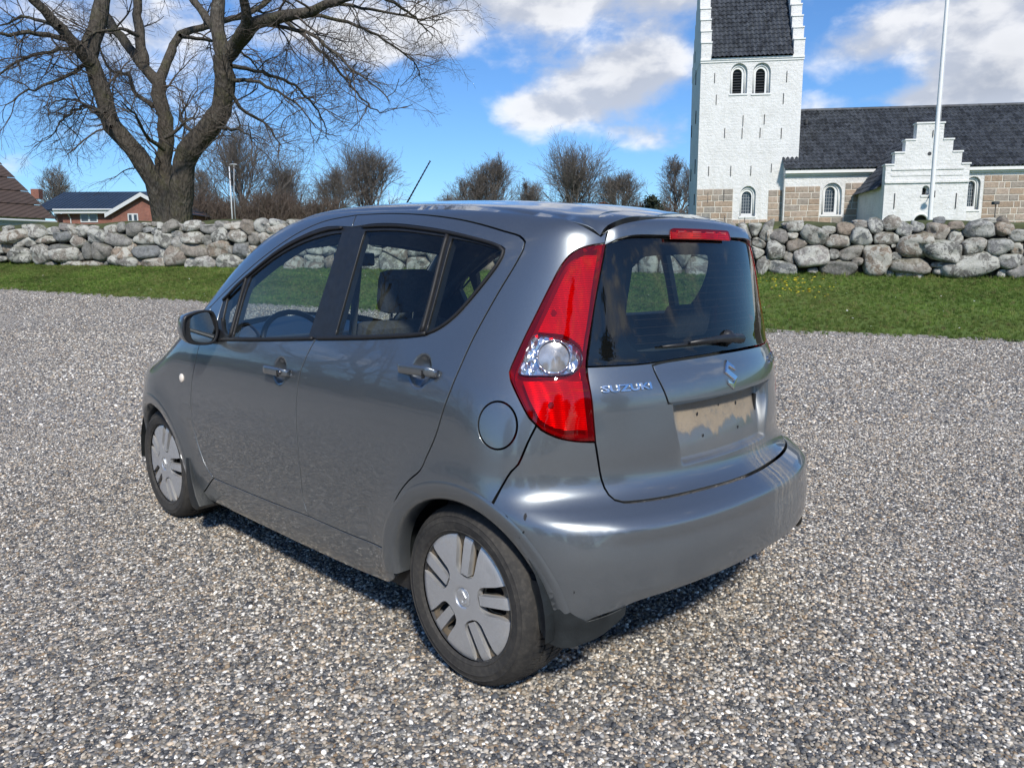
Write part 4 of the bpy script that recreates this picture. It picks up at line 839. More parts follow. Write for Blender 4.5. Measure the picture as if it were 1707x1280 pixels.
# the same kind of old tree stands left of the car, outside the view but mirrored in its flank
def copy_tree(o, parent=None):
    c = o.copy(); col.objects.link(c); c.parent = parent
    for ch in o.children: copy_tree(ch, c)
    return c
for k, (x, y, rz, sc_, lb) in enumerate(((-21, -3.5, 1.9, .8, 'bare old tree whose branches are mirrored in the rear side window'), (-27, 7.5, 4.0, .9, 'bare old tree mirrored in the front side window and wing'))):
    c = copy_tree(tree); c.location = (x, y, float(terrain(x, y))-.1); c.rotation_euler = (0, 0, rz); c.scale = (sc_,)*3; c['label'] = lb
# dark evergreen bush by the tower
def leafy(name, label, px, top, wpx, D, n, seed, c0, c1, base=366, s=.09, conical=False, loc=None, H=None, Wd=None):
    rng = np.random.default_rng(seed)
    if loc is None: b0 = W3(px, base, D); b0[2] = float(terrain(b0[0], b0[1])); H = W3(px, top, D)[2]-b0[2]; Wd = wpx*D/1288/2
    else: b0 = np.array(loc, float)
    r = empty(name, tuple(b0)); tag(r, label, 'tree'); m = simple_mat(name+'_leaf', c0, .7, var=.5, scale=2)
    cl_ = rng.normal(0, 1, (60, 3)); cl_ /= np.linalg.norm(cl_, axis=1)[:, None]; z = rng.uniform(.08, 1, 60); rad = (1-z)**.7 if conical else np.sqrt(np.clip(1-(2*z-1)**2, .05, 1)); cen = np.stack([cl_[:, 0]*Wd*rad*.8, cl_[:, 1]*Wd*rad*.8, z*H*.95], -1)
    k = rng.integers(0, 60, n); P = cen[k]+rng.normal(0, 1, (n, 3))*np.array([Wd*.22, Wd*.22, H*.07]); P[:, 2] = np.clip(P[:, 2], .1, None); A = rng.normal(0, 1, (n, 3)); A /= np.linalg.norm(A, axis=1)[:, None]; B = np.cross(A, rng.normal(0, 1, (n, 3))); B /= np.linalg.norm(B, axis=1)[:, None]; sz = (s*rng.uniform(.6, 1.4, n))[:, None]
    V = np.stack([P-A*sz, P+B*sz*.5, P+A*sz, P-B*sz*.5], 1).reshape(-1, 3); F = np.arange(n*4).reshape(-1, 4); me = bpy.data.meshes.new('crown'); me.from_pydata(V.tolist(), [], F.tolist()); me.materials.append(m); link('crown', me, r)
    q = MB(); q.tube([(0, 0, -.2), (0, 0, H*.5), (0, 0, H*.95)], [H*.025, H*.015, H*.003], 7); q.build('trunk', BARK, r); return r
leafy('evergreen_shrub', 'small dark evergreen by the foot of the church tower', 1086, 329, 34, 76, 3000, 5, (.022, .032, .016), None, s=.14)
# trees that stand behind the photographer and show only as reflections in glass and paint
for k, (x, y, H, Wd, con) in enumerate(((6, -26, 13, 2.6, True), (10.5, -30, 10, 2.3, True), (2, -32, 11, 2.4, True), (-5, -34, 9, 3.2, False), (15, -24, 8, 3.0, False), (22, -18, 9, 3.4, False), (-14, -30, 8, 3.6, False))):
    leafy('conifer' if con else 'broadleaf_evergreen', ('dark conifer' if con else 'dark rounded evergreen')+' mirrored in the car windows, '+['tallest of them', 'second along the drive', 'slimmer one beside the tallest', 'broad one at the end of the row', 'low one by the gate', 'wide one nearest the gate', 'low wide one on the far side'][k], 0, 0, 0, 0, 5000, 40+k, (.020, .030, .014), None, s=.30, conical=con, loc=(x, y, 0), H=H, Wd=Wd)
hd = leafy('clipped_hedge', 'long dark evergreen hedge mirrored along the car doors', 0, 0, 0, 0, 16000, 91, (.022, .034, .014), None, s=.22, loc=(-36, 2, 0), H=3.2, Wd=16); hd['category'] = 'hedge'; hd.rotation_euler = (0, 0, 0); hd.scale = (.12, 1.3, 1); hd.location = (-36, 2, .2)
# ================================================================== HOUSES, POSTS
def mat_brick():
    m, t, out = new_mat('red_brick'); c = t.coord(); s_ = t.sep(c); br = t.add('ShaderNodeTexBrick'); t.put(br.inputs['Vector'], t.comb(t.math('ADD', s_[0], s_[1]), s_[2], 0)); br.inputs['Scale'].default_value = 1; br.inputs['Brick Width'].default_value = .24; br.inputs['Row Height'].default_value = .08; br.inputs['Mortar Size'].default_value = .008
    br.inputs['Color1'].default_value = (.20, .055, .035, 1); br.inputs['Color2'].default_value = (.27, .085, .05, 1); br.inputs['Mortar'].default_value = (.26, .21, .18, 1); k = t.maprange(t.noise(c, 1.4, 4), .3, .7, .8, 1.15)
    principled(t, out, Base_Color=t.mixc(1.0, br.outputs[0], t.comb(k, k, k), 'MULTIPLY'), Roughness=.9); return m
BRICK = mat_brick()
def mat_corr(name, c, n, rough=.5):
    m, t, out = new_mat(name); p = t.coord(); w = t.math('SINE', t.math('MULTIPLY', t.sep(p)[0], n)); k = t.maprange(t.noise(p, .8, 5, .65), .3, .7, .75, 1.25); principled(t, out, Base_Color=t.mixc(1.0, c, t.comb(k, k, k), 'MULTIPLY'), Roughness=rough, Normal=t.bump(w, .6, .05)); return m
ROOFB = mat_corr('blue_black_sheet_roof', (.020, .030, .045), 18, .45); ROOFR = mat_corr('brown_fibre_cement_roof', (.075, .050, .038), 30, .85)
GREYP = simple_mat('grey_white_paint', (.55, .56, .56), .7, var=.08)
def house_frame(px, D, rz): p = W3(px, 372, D); return p
HD = 66.0
def hp(px, py, D=HD): p = W3(px, py, D); return p
h0 = hp(100, 374); h0[2] = float(terrain(h0[0], h0[1])); house = empty('brick_house', tuple(h0)); tag(house, 'low red brick house with blue-black roof and white barge boards', 'house')
def hl(px, py, D=HD): return hp(px, py, D)-h0
xl, xr = hl(104, 360)[0], hl(268, 360)[0]; ze = hl(150, 350)[2]; zr = hl(150, 320, HD+4.5)[2]
b = MB(); b.box(xl, xr, 0, 9, -1, ze); b.build('wall', BRICK, house)
b = MB(); b.add([(xl-2.2, -.5, ze-.02), (xr, -.5, ze-.02), (xr, 4.5, zr), (xl-2.2, 4.5, zr), (xl-2.2, 9.5, ze-.02), (xr, 9.5, ze-.02)], [(0, 1, 2, 3), (3, 2, 5, 4)]); b.add([(xl-2.2, -.5, ze-.10), (xr, -.5, ze-.10), (xr, 4.5, zr-.10), (xl-2.2, 4.5, zr-.10)], [(0, 3, 2, 1)]); b.build('roof', ROOFB, house, recalc=False)
b = MB(); b.box(xl-.4, hl(197, 350)[0], -.56, -.50, ze-.32, ze+.02); b.build('fascia', GREYP, house); b = MB(); b.tube([(xl-.4, -.63, ze-.02), (hl(197, 350)[0], -.63, ze-.02)], .07, 8); b.build('gutter', GREYP, house); b = MB(); b.tube([(hl(117, 350)[0], -.6, ze-.05), (hl(117, 350)[0], -.25, ze-.5), (hl(117, 350)[0], -.06, ze-.7), (hl(117, 350)[0], -.06, -1)], .05, 6); b.build('downpipe', GREYP, house)
# projecting gabled wing
x1 = hl(197, 350)[0]; x2 = x1+5.4; xm = (x1+x2)/2; za = hl(250, 321, HD-1.2)[2]; zs = hl(197, 352, HD-1.2)[2]
b = MB(); b.prism([(x1, -1), (x2, -1), (x2, zs), (xm, za-.25), (x1, zs)], -1.2, 5); wing_ = b.build('gable_wing', BRICK, house)
for sg in (-1, 1):
    e = x1-.35 if sg < 0 else x2+.35; zz = zs-.20; b = MB(); b.add([(e, -1.6, zz), (xm, -1.6, za), (xm, 6, za), (e, 6, zz)], [(0, 1, 2, 3)]); b.build('roof', ROOFB, house, recalc=False)
    b = MB(); b.add([(e, -1.62, zz-.02), (xm, -1.62, za-.02), (xm, -1.62, za-.34), (e, -1.62, zz-.34), (e, -1.56, zz-.02), (xm, -1.56, za-.02), (xm, -1.56, za-.34), (e, -1.56, zz-.34)], [(0, 1, 2, 3), (7, 6, 5, 4), (3, 2, 6, 7)]); b.build('barge_board', GREYP, house)
for (p0, p1, y0, y1, yv) in ((135, 162.5, 355, 371, 0), (214, 230, 356, 370, -1.2)):
    a, c = hl(p0, y1, HD+yv), hl(p1, y0, HD+yv); wn = MB(); wn.box(a[0], c[0], yv-.05, yv-.005, a[2], c[2]); wo = wn.build('window', GREYP, house); n = 2
    for k in range(n):
        u0 = a[0]+(c[0]-a[0])*k/n+.09; u1 = a[0]+(c[0]-a[0])*(k+1)/n-.09; wn = MB(); wn.box(u0, u1, yv-.06, yv-.051, a[2]+.1, c[2]-.1); wn.build('pane', PANE, wo)
b = MB(); b.box(xl-.6, xl-.002, 0.3, 5, -1, ze-.3); b.build('side_wall', BRICK, house)
b = MB(); q = hl(58, 318, HD+4.5); b.box(q[0]-.2, q[0]+.5, 4.2, 4.8, zr-.6, zr+.25); b.build('chimney', BRICK, house)
# barn with a brown roof at the edge
BD = 44.0; r0 = W3(93, 366.5, BD); b0 = W3(0, 374, BD); b0[2] = float(terrain(b0[0], b0[1])); barn = empty('barn', tuple(b0)); tag(barn, 'barn with steep brown fibre-cement roof and pale wall', 'barn')
e0 = W3(92, 366, BD)-b0; xe, ze_ = e0[0], e0[2]; o0 = b0+np.array([xe, 0, ze_])
# gabled barn standing askew: eave runs back to the right, the slope we see faces right
AL = R_(64); E_ = np.array([math.cos(AL), math.sin(AL), 0]); UH = np.array([-math.sin(AL), math.cos(AL), 0]); kk = 4.0
for _ in range(40): p = o0+UH*kk; tgt = W3(0, 272, p[1]); kk += (p[0]-tgt[0])*.5
pit = (W3(0, 272, (o0+UH*kk)[1])[2]-o0[2])/kk; half_ = 7.5; LEN = 16.0; c_e = np.array([xe, 0, ze_])
def rp(l, u, z=0.0): return c_e-E_*l+UH*u+np.array([0, 0, z+(u if u <= half_ else 2*half_-u)*pit])
nrow = 7; lf = np.array([.03, -.02, .05])
for k in range(nrow):
    u0, u1 = half_*k/nrow, half_*(k+1)/nrow; q = MB(); q.add([rp(LEN, u0)+lf, rp(0, u0)+lf, rp(0, u1), rp(LEN, u1)], [(0, 1, 2, 3)]); q.add([rp(LEN, u0, -.03)+lf, rp(0, u0, -.03)+lf, rp(0, u0)+lf, rp(LEN, u0)+lf], [(0, 1, 2, 3)]); q.build('roof_sheet_row', ROOFR, barn, recalc=False)
q = MB(); q.add([rp(0, half_), rp(0, 2*half_), rp(LEN, 2*half_), rp(LEN, half_)], [(0, 1, 2, 3)]); q.build('roof', ROOFR, barn, recalc=False)
q = MB(); q.tube([rp(0, half_, .04), rp(LEN, half_, .04)], .09, 6); q.build('ridge_tiles', simple_mat('brown_verge', (.06, .045, .035), .8), barn)
q = MB(); dn = np.array([0, 0, -6.0]); w4 = [rp(l, u, -.12) for l, u in ((.3, .4), (.3, half_), (.3, 2*half_-.4))]; w5 = [rp(l, u, -.12) for l, u in ((LEN-.3, .4), (LEN-.3, half_), (LEN-.3, 2*half_-.4))]
fl_ = lambda p: np.array([p[0], p[1], -2.5])
q.add([fl_(w4[0]), fl_(w4[2]), w4[2], w4[1], w4[0]], [(0, 1, 2, 3, 4)]); q.add([fl_(w5[0]), fl_(w5[2]), w5[2], w5[1], w5[0]], [(4, 3, 2, 1, 0)]); q.add([fl_(w5[0]), fl_(w4[0]), w4[0], w5[0]], [(0, 1, 2, 3)]); q.add([fl_(w4[2]), fl_(w5[2]), w5[2], w4[2]], [(0, 1, 2, 3)]); q.build('wall', GREYP, barn)
q = MB(); q.tube([rp(LEN, -.10, -.06), rp(0, -.10, -.06)], .06, 8); q.build('gutter', GREYP, barn)
# little shed, chimney, far roof
s0 = W3(575, 366, 82); s0[2] = float(terrain(s0[0], s0[1])); shed = empty('garden_shed', tuple(s0)); tag(shed, 'small pale green shed with low pitched roof over the car roofline', 'shed')
zs = W3(575, 351, 82)[2]-s0[2]; za = W3(575, 344, 82)[2]-s0[2]; SHG = simple_mat('pale_green_boards', (.42, .47, .42), .7)
b = MB(); b.prism([(-1.6, -1), (1.75, -1), (1.75, zs), (.1, za-.06), (-1.6, zs)], 0, 4); b.build('wall', SHG, shed); b = MB(); b.add([(-1.8, -.2, zs-.05), (.1, -.2, za), (.1, 4.2, za), (-1.8, 4.2, zs-.05), (1.95, -.2, zs-.05), (1.95, 4.2, zs-.05)], [(0, 1, 2, 3), (1, 4, 5, 2)]); b.build('roof', GREYP, shed, recalc=False)
for k in range(9): b = MB(); x = -1.5+k*.38; b.box(x-.012, x+.012, -.012, -.002, -1, zs+.1); b.build('batten', GREYP, shed)
c0 = W3(739, 366, 100); c0[2] = float(terrain(c0[0], c0[1])); hs_ = empty('distant_house', tuple(c0)); tag(hs_, 'distant house of which only a red brick chimney shows over the car', 'house')
zc = W3(739, 333, 100)[2]-c0[2]; b = MB(); b.box(-.35, .35, 3, 3.7, 0, zc); b.box(-.42, .42, 2.93, 3.77, zc-.25, zc-.1); b.build('chimney', BRICK, hs_); b = MB(); b.prism([(-4, -1), (4, -1), (4, zc-2.0), (0, zc-.7), (-4, zc-2.0)], 1, 6); b.build('wall', BRICK, hs_)
c0 = W3(1006, 366, 88); c0[2] = float(terrain(c0[0], c0[1])); hs_ = empty('distant_house', tuple(c0)); tag(hs_, 'distant house with a bright red tiled gable over the car roof', 'house')
zc = W3(1006, 336, 88)[2]-c0[2]; zd = W3(1006, 348, 88)[2]-c0[2]; RT_ = simple_mat('red_tiles', (.36, .12, .06), .8, var=.3); b = MB(); b.prism([(-.95, zd), (.95, zd), (.45, zc-.1), (0, zc), (-.45, zc-.1)], 0, 6); b.build('roof', RT_, hs_); b = MB(); b.box(-.9, .9, .1, 5.9, -1, zd+.01); b.build('wall', GREYP, hs_)
def lamp(name, label, px0, py0, px1, py1, D, wpx, head, matc):
    p = W3(px1, py1+6, D); p[2] = float(terrain(p[0], p[1])); t_ = W3(px0, py0, D); H = t_[2]-p[2]; r = empty(name, tuple(p)); tag(r, label, 'lamp post'); b = MB(); rad = wpx*D/1288/2; b.tube([(0, 0, -.3), (0, 0, H*.5), (t_[0]-p[0]+0, 0, H)], [rad*1.15, rad, rad*.8], 10); b.build('pole', matc, r, smooth=True)
    if head: b = MB(); b.tube([(-.22, 0, H+.05), (.08, 0, H+.08), (.36, 0, H+.05)], [.04, .07, .04], 8); b.build('lamp_head', matc, r, smooth=True)
WP = simple_mat('galvanised_white', (.70, .71, .72), .5)
lamp('lamp_post', 'white lamp post without a head, the thicker of the pair behind the wall', 382, 278, 387.5, 362, 58, 1.9, False, WP); lamp('lamp_post', 'grey lamp post with a flat head, slimmer of the pair behind the wall', 390, 276, 392.5, 362, 60, 1.4, True, simple_mat('galvanised_grey', (.42, .43, .44), .5)); lamp('lamp_post', 'thin far lamp post beside the car aerial', 648, 317, 650, 362, 90, 1.1, False, GREYP)
# pale rail behind the wall
r0 = W3(318, 366.5, 34); r1 = W3(350, 366.5, 34); r0[2] = r1[2] = W3(330, 365.5, 34)[2]
# ================================================================== THE CAR
# car frame: x forward, y left, z up; origin on the ground under the rear axle
CAR_YAW = R_(90+45.3726)
CC = np.array([-1.7337, 2.3294, CAM_H])       # where the photographer stood, in the car's frame
_c, _s = math.cos(CAR_YAW), math.sin(CAR_YAW)
car = empty('parked_car', (-(CC[0]*_c-CC[1]*_s), -(CC[0]*_s+CC[1]*_c), 0.0), CAR_YAW)
tag(car, 'grey metallic five-door hatchback parked on the gravel', 'car')
_R = np.array([[_c, -_s, 0], [_s, _c, 0], [0, 0, 1]])
_cm = np.array(cam.rotation_euler.to_matrix())
def px_dir(px, py):
    d = _cm @ np.array([(px-853.5)/1287.9, -(py-640)/1287.9, -1.0])
    return _R.T @ d
# ---- splines
class Spl:
    def __init__(s, pts):
        x = np.array([p[0] for p in pts], float); y = np.array([p[1] for p in pts], float); n = len(x)
        h = np.diff(x); A = np.zeros((n, n)); b = np.zeros(n); A[0, 0] = A[-1, -1] = 1
        for i in range(1, n-1):
            A[i, i-1] = h[i-1]; A[i, i] = 2*(h[i-1]+h[i]); A[i, i+1] = h[i]
            b[i] = 3*((y[i+1]-y[i])/h[i]-(y[i]-y[i-1])/h[i-1])
        c = np.linalg.solve(A, b); s.x, s.a, s.c = x, y, c
        s.b = np.append((y[1:]-y[:-1])/h-h*(2*c[:-1]+c[1:])/3, 0); s.d = np.append((c[1:]-c[:-1])/(3*h), 0)
        s.b[-1] = s.b[-2]+2*c[-2]*h[-1]+3*s.d[-2]*h[-1]**2
    def __call__(s, t):
        t = np.asarray(t, float); i = np.clip(np.searchsorted(s.x, t)-1, 0, len(s.x)-1)
        lo = t < s.x[0]; hi = t >= s.x[-1]
        i = np.where(hi, len(s.x)-1, i); u = t-s.x[i]
        v = s.a[i]+u*(s.b[i]+np.where(lo | hi, 0, u*(s.c[i]+u*s.d[i])))
        return v
def sstep(a, b, x): 
    t = np.clip((x-a)/(b-a), 0, 1); return t*t*t*(t*(6*t-15)+10)
def smax(a, b, k):
    h = np.maximum(k-np.abs(a-b), 0)/k; return np.maximum(a, b)+h**3*k/6
WZ = Spl([(-.1,.70),(.16,.765),(.28,.803),(.42,.824),(.58,.836),(.74,.838),(.88,.828),(.98,.808),(1.06,.780),(1.18,.735),(1.3,.690),(1.42,.643),(1.52,.598),(1.66,.52)])
WF = Spl([(1.3,0),(1.8,.0),(2.2,.0),(2.5,.014),(2.75,.047),(3.0,.11),(3.2,.2)])
HX = Spl([(-.5,1.425),(-.36,1.462),(-.2,1.502),(0,1.537),(.3,1.564),(.65,1.581),(1.0,1.585),(1.25,1.572),(1.45,1.541),(1.62,1.484),(1.87,1.355),(2.12,1.202),(2.33,1.072),(2.5,.985),(2.65,.925),(2.8,.86),(2.95,.775),(3.05,.68),(3.15,.53)])
HC = Spl([(-.5,.17),(0,.13),(.8,.11),(1.4,.14),(1.7,.26),(2.1,.38),(2.4,.33),(2.65,.27),(3.1,.28)])
RX = Spl([(.1,-.50),(.2,-.545),(.3,-.578),(.42,-.596),(.5,-.598),(.56,-.59),(.605,-.565),(.64,-.512),(.68,-.484),(.76,-.480),(.88,-.476),(.97,-.460),(1.02,-.436),(1.08,-.418),(1.2,-.383),(1.32,-.349),(1.41,-.323),(1.5,-.298),(1.62,-.262)])
RC2 = Spl([(.1,.24),(.5,.22),(.65,.26),(.85,.32),(1.03,.32),(1.2,.27),(1.41,.18),(1.6,.18)])
RC4 = Spl([(.1,.30),(.5,.30),(.65,.30),(.85,.28),(1.03,.28),(1.2,.25),(1.41,.2),(1.6,.2)])
FX = Spl([(.1,3.02),(.25,3.09),(.4,3.12),(.55,3.115),(.7,3.08),(.85,3.03),(1.0,2.97),(1.2,2.88)])
AX_R, AX_F, WHEEL_Z = 0.0, 2.36, .290
def flare(x, z):
    f = 0
    for ax in (AX_R, AX_F):
        rho = np.sqrt((x-ax)**2+(z-WHEEL_Z)**2)
        f = f+.016*np.exp(-((rho-.36)/.075)**2)*sstep(.05, .3, z+.1)
    return f
def W_side(x, z):
    w = WZ(z)
    up = sstep(.85, 1.25, z)
    t = np.maximum(.45-x, 0)
    w = w-t*t*(.085+.10*up)-np.maximum(.1-x, 0)**3*.25*(1-up)
    w = w-WF(x)*(1+.3*up)-up*.045*np.maximum(x-1.2, 0)**2
    return w+flare(x, z)
def Fbody(P, sp=False):
    x, y, z = P[..., 0], P[..., 1], P[..., 2]; ay = np.abs(y)
    side = (ay-W_side(x, z))*.93
    y2 = y*y
    rear = (RX(z)+RC2(z)*y2+RC4(z)*y2*y2-x)*.92
    front = (x-(FX(z)-.36*y2-.45*y2*y2))*.9
    top = (z-(HX(x)-HC(x)*y2))*(.95-.12*sstep(1.6, 2.0, x))
    kr = .10+.14*sstep(.7, 1.1, z)
    if sp: rear = rear-.016*sstep(.47, .40, ay)
    f = smax(side, rear, kr)
    f = smax(f, front, .30)
    kt = .15-.05*sstep(1.3, 1.9, x)-.075*sstep(-.02, -.22, x)
    if sp: kt = kt-.04*sstep(.46, .36, ay)
    f = smax(f, top, kt)
    return smax(f, .17-z, .06)
def march(O, D, t0, t1, n=40, sp=False):
    """first crossing of the body along each ray"""
    ts = np.linspace(t0, t1, n); N = len(O)
    lo = np.full(N, t0); hi = np.full(N, np.nan); best = np.full(N, t0); bv = np.full(N, 1e9)
    done = np.zeros(N, bool)
    for k, t in enumerate(ts):
        f = Fbody(O+D*t, sp)
        m = (~done) & (f < bv); bv[m] = f[m]; best[m] = t
        m = (~done) & (f <= 0); hi[m] = t; lo[m] = ts[max(k-1, 0)]; done |= m
        if done.all(): break
    hi = np.where(done, hi, best); lo = np.where(done, lo, best)
    for _ in range(18):
        mid = (lo+hi)/2; f = Fbody(O+D*mid[:, None], sp); m = f > 0
        lo = np.where(m, mid, lo); hi = np.where(m, hi, mid)
    return O+D*((lo+hi)/2)[:, None]
def px3(pts, sp=False):
    """photo points -> points on the body"""
    D = np.array([px_dir(*p) for p in pts]); D /= np.linalg.norm(D, axis=1)[:, None]
    return march(np.tile(CC, (len(pts), 1)), D, 1.2, 6.5, 150, sp)
class Frame:
    def __init__(s, D, U=None, far=2.0, t1=4.0, n=44, origin=(0, 0, 0), sp=False):
        s.sp = sp
        s.D = np.array(D, float); s.D /= np.linalg.norm(s.D)
        U = np.array(U, float); U = U-s.D*(U@s.D); s.U = U/np.linalg.norm(U); s.V = np.cross(s.D, s.U)
        if s.V[2] < -1e-6: s.V = -s.V
        s.far, s.t1, s.n = far, t1, n; s.o = np.array(origin, float)
    def uv(s, P): P = np.asarray(P, float)-s.o; return np.stack([P@s.U, P@s.V], -1)
    def rays(s, uv):
        O = s.o+uv[:, :1]*s.U+uv[:, 1:]*s.V-s.D*s.far; return O, np.tile(s.D, (len(uv), 1))
    def cast(s, uv): O, D = s.rays(uv); return march(O, D, 0, s.t1, s.n, s.sp), D
class Cyl:
    def __init__(s, ax, sgn, far=1.6): s.ax, s.sgn, s.far = ax, sgn, far
    def uv(s, P): P = np.asarray(P, float); return np.stack([np.arctan2(P[:, 1], s.sgn*(P[:, 0]-s.ax)), P[:, 2]], -1)
    def cast(s, uv):
        th = uv[:, 0]; d = np.stack([s.sgn*np.cos(th), np.sin(th), 0*th], -1)
        O = d*s.far; O[:, 0] += s.ax; O[:, 2] = uv[:, 1]
        return march(O, -d, 0, s.far, 36), -d
SIDE = Frame((0, -1, 0), (1, 0, 0), far=1.2, t1=1.2, n=16)
QUART = Frame((.38, -.75, -.35), (1, 0, 0), far=2.2, t1=3.2, n=60)
FEND = Frame((-.35, -.85, -.35), (1, 0, 0), far=4.2, t1=6, n=120)
TLF = Frame((.74, -.67, -.05), (.67, .74, 0), far=2.2, t1=2.6, n=60)
HLF = Frame((-.75, -.55, -.3), (-.6, .8, 0), far=4.5, t1=6, n=120)
REAR = Frame((1, 0, 0), (0, 1, 0), far=1.0, t1=1.0, n=20)
TOP = Frame((0, 0, -1), (1, 0, 0), far=-2.0, t1=1.4, n=24); TOP.o = np.array([0, 0, 0.]); TOP.far = 2.0
WSF = Frame((-.55, 0, -.83), (0, 1, 0), far=4, t1=4.2, n=90)
CYR = Cyl(.55, -1); CYF = Cyl(1.9, 1)
def surf(fr, uv, off=0, disp=None):
    P, D = fr.cast(uv)
    if disp is not None: P = P-D*disp(P)[:, None]
    return P, D
def surf_n(fr, uv, off=0, disp=None, eps=.0015):
    n = len(uv); e = eps
    A = np.vstack([uv, uv+[e, 0], uv-[e, 0], uv+[0, e], uv-[0, e]])
    P, D = surf(fr, A, 0, disp); p, d = P[:n], D[:n]
    N = np.cross(P[n:2*n]-P[2*n:3*n], P[3*n:4*n]-P[4*n:]); N /= np.linalg.norm(N, axis=1)[:, None]+1e-12
    s = -np.sign((N*d).sum(1)); s[s == 0] = 1; N *= s[:, None]
    return p+N*off, N
def panel(name, fr, rings, mat, parent=None, off=0.0, thick=.02, h=.03, disp=None, back=None, gap=.0032, roll=.003, label=None, mirror=True, extra=None):
    """one body panel: a region of the body surface with rolled edges, flange and inner skin"""
    rr = []
    for i, r in enumerate(rings):
        r = np.asarray(r, float)
        if area(r) < 0: r = r[::-1]
        if gap: r = inset(r, gap if i == 0 else -gap)
        rr.append(r)
    vv, T = tri_region(rr, h, extra)
    used = np.unique(T); mp = -np.ones(len(vv), int); mp[used] = np.arange(len(used)); vv = vv[used]; T = mp[T]
    P, N = surf_n(fr, vv, off, disp)
    # orient
    g = np.cross(P[T[:, 1]]-P[T[:, 0]], P[T[:, 2]]-P[T[:, 0]])
    if ((g*N[T[:, 0]]).sum(1) < 0).mean() > .5: T = T[:, ::-1]
    # boundary edges
    from collections import Counter
    cnt = {}
    for a, b, c in T:
        for e in ((a, b), (b, c), (c, a)): cnt[e] = 1
    bd = [(a, b) for (a, b) in cnt if (b, a) not in cnt]
    n = len(P)
    # outward-in-surface direction at boundary verts
    nx = {a: b for a, b in bd}; pv = {b: a for a, b in bd}
    bv = sorted(nx.keys()); bi = {v: i for i, v in enumerate(bv)}
    out = np.zeros((len(bv), 3))
    for v in bv:
        t = P[nx[v]]-P[pv.get(v, v)]; o = np.cross(t, N[v]); out[bi[v]] = o/(np.linalg.norm(o)+1e-12)
    bP, bN = P[bv], N[bv]
    if roll:
        P = P.copy(); P[bv] = bP-bN*roll*.3-out*roll*0.0
        # pull the outermost ring down for a rounded edge
    r1 = P[bv]-bN*roll+out*0.0003
    r2 = P[bv]-bN*thick
    verts = np.vstack([P, r1, r2, P-N*thick])
    faces = [tuple(t) for t in T]; nrm = [(N[t[0]], N[t[1]], N[t[2]]) for t in T]; mi = [0]*len(T)
    k = len(bv)
    for a, b in bd:
        i, j = bi[a], bi[b]
        faces.append((b, a, n+i, n+j)); na, nb = (bN[i]+out[i]*.7), (bN[j]+out[j]*.7)
        nrm.append((nb, na, out[i], out[j])); mi.append(0)
        faces.append((n+j, n+i, n+k+i, n+k+j)); nrm.append((out[j], out[i], out[i], out[j])); mi.append(0)
    if back is not None:
        o = n+2*k
        for t in T: faces.append((o+t[2], o+t[1], o+t[0])); nrm.append((-N[t[2]], -N[t[1]], -N[t[0]])); mi.append(1)
    else: verts = verts[:n+2*k]
    def make(sy):
        me = bpy.data.meshes.new(name)
        V = verts.copy(); fc = faces; nn = nrm
        if sy < 0:
            V[:, 1] *= -1; fc = [f[::-1] for f in faces]; nn = [tuple(q*np.array([1, -1, 1]) for q in t[::-1]) for t in nrm]
        me.from_pydata(V.tolist(), [], [list(map(int, f)) for f in fc])
        me.materials.append(mat)
        if back is not None: me.materials.append(back)
        me.polygons.foreach_set('material_index', np.array(mi, dtype=np.int32))
        me.polygons.foreach_set('use_smooth', np.ones(len(me.polygons), dtype=bool))
        L = np.array([q for t in nn for q in t]); L /= np.linalg.norm(L, axis=1)[:, None]+1e-12
        me.normals_split_custom_set(L.tolist())
        o = link(name, me, parent if not isinstance(parent, (list, tuple)) else parent[0 if sy > 0 else 1])
        if label: o['label'] = label
        return o
    if mirror: return make(1), make(-1)
    return make(1)
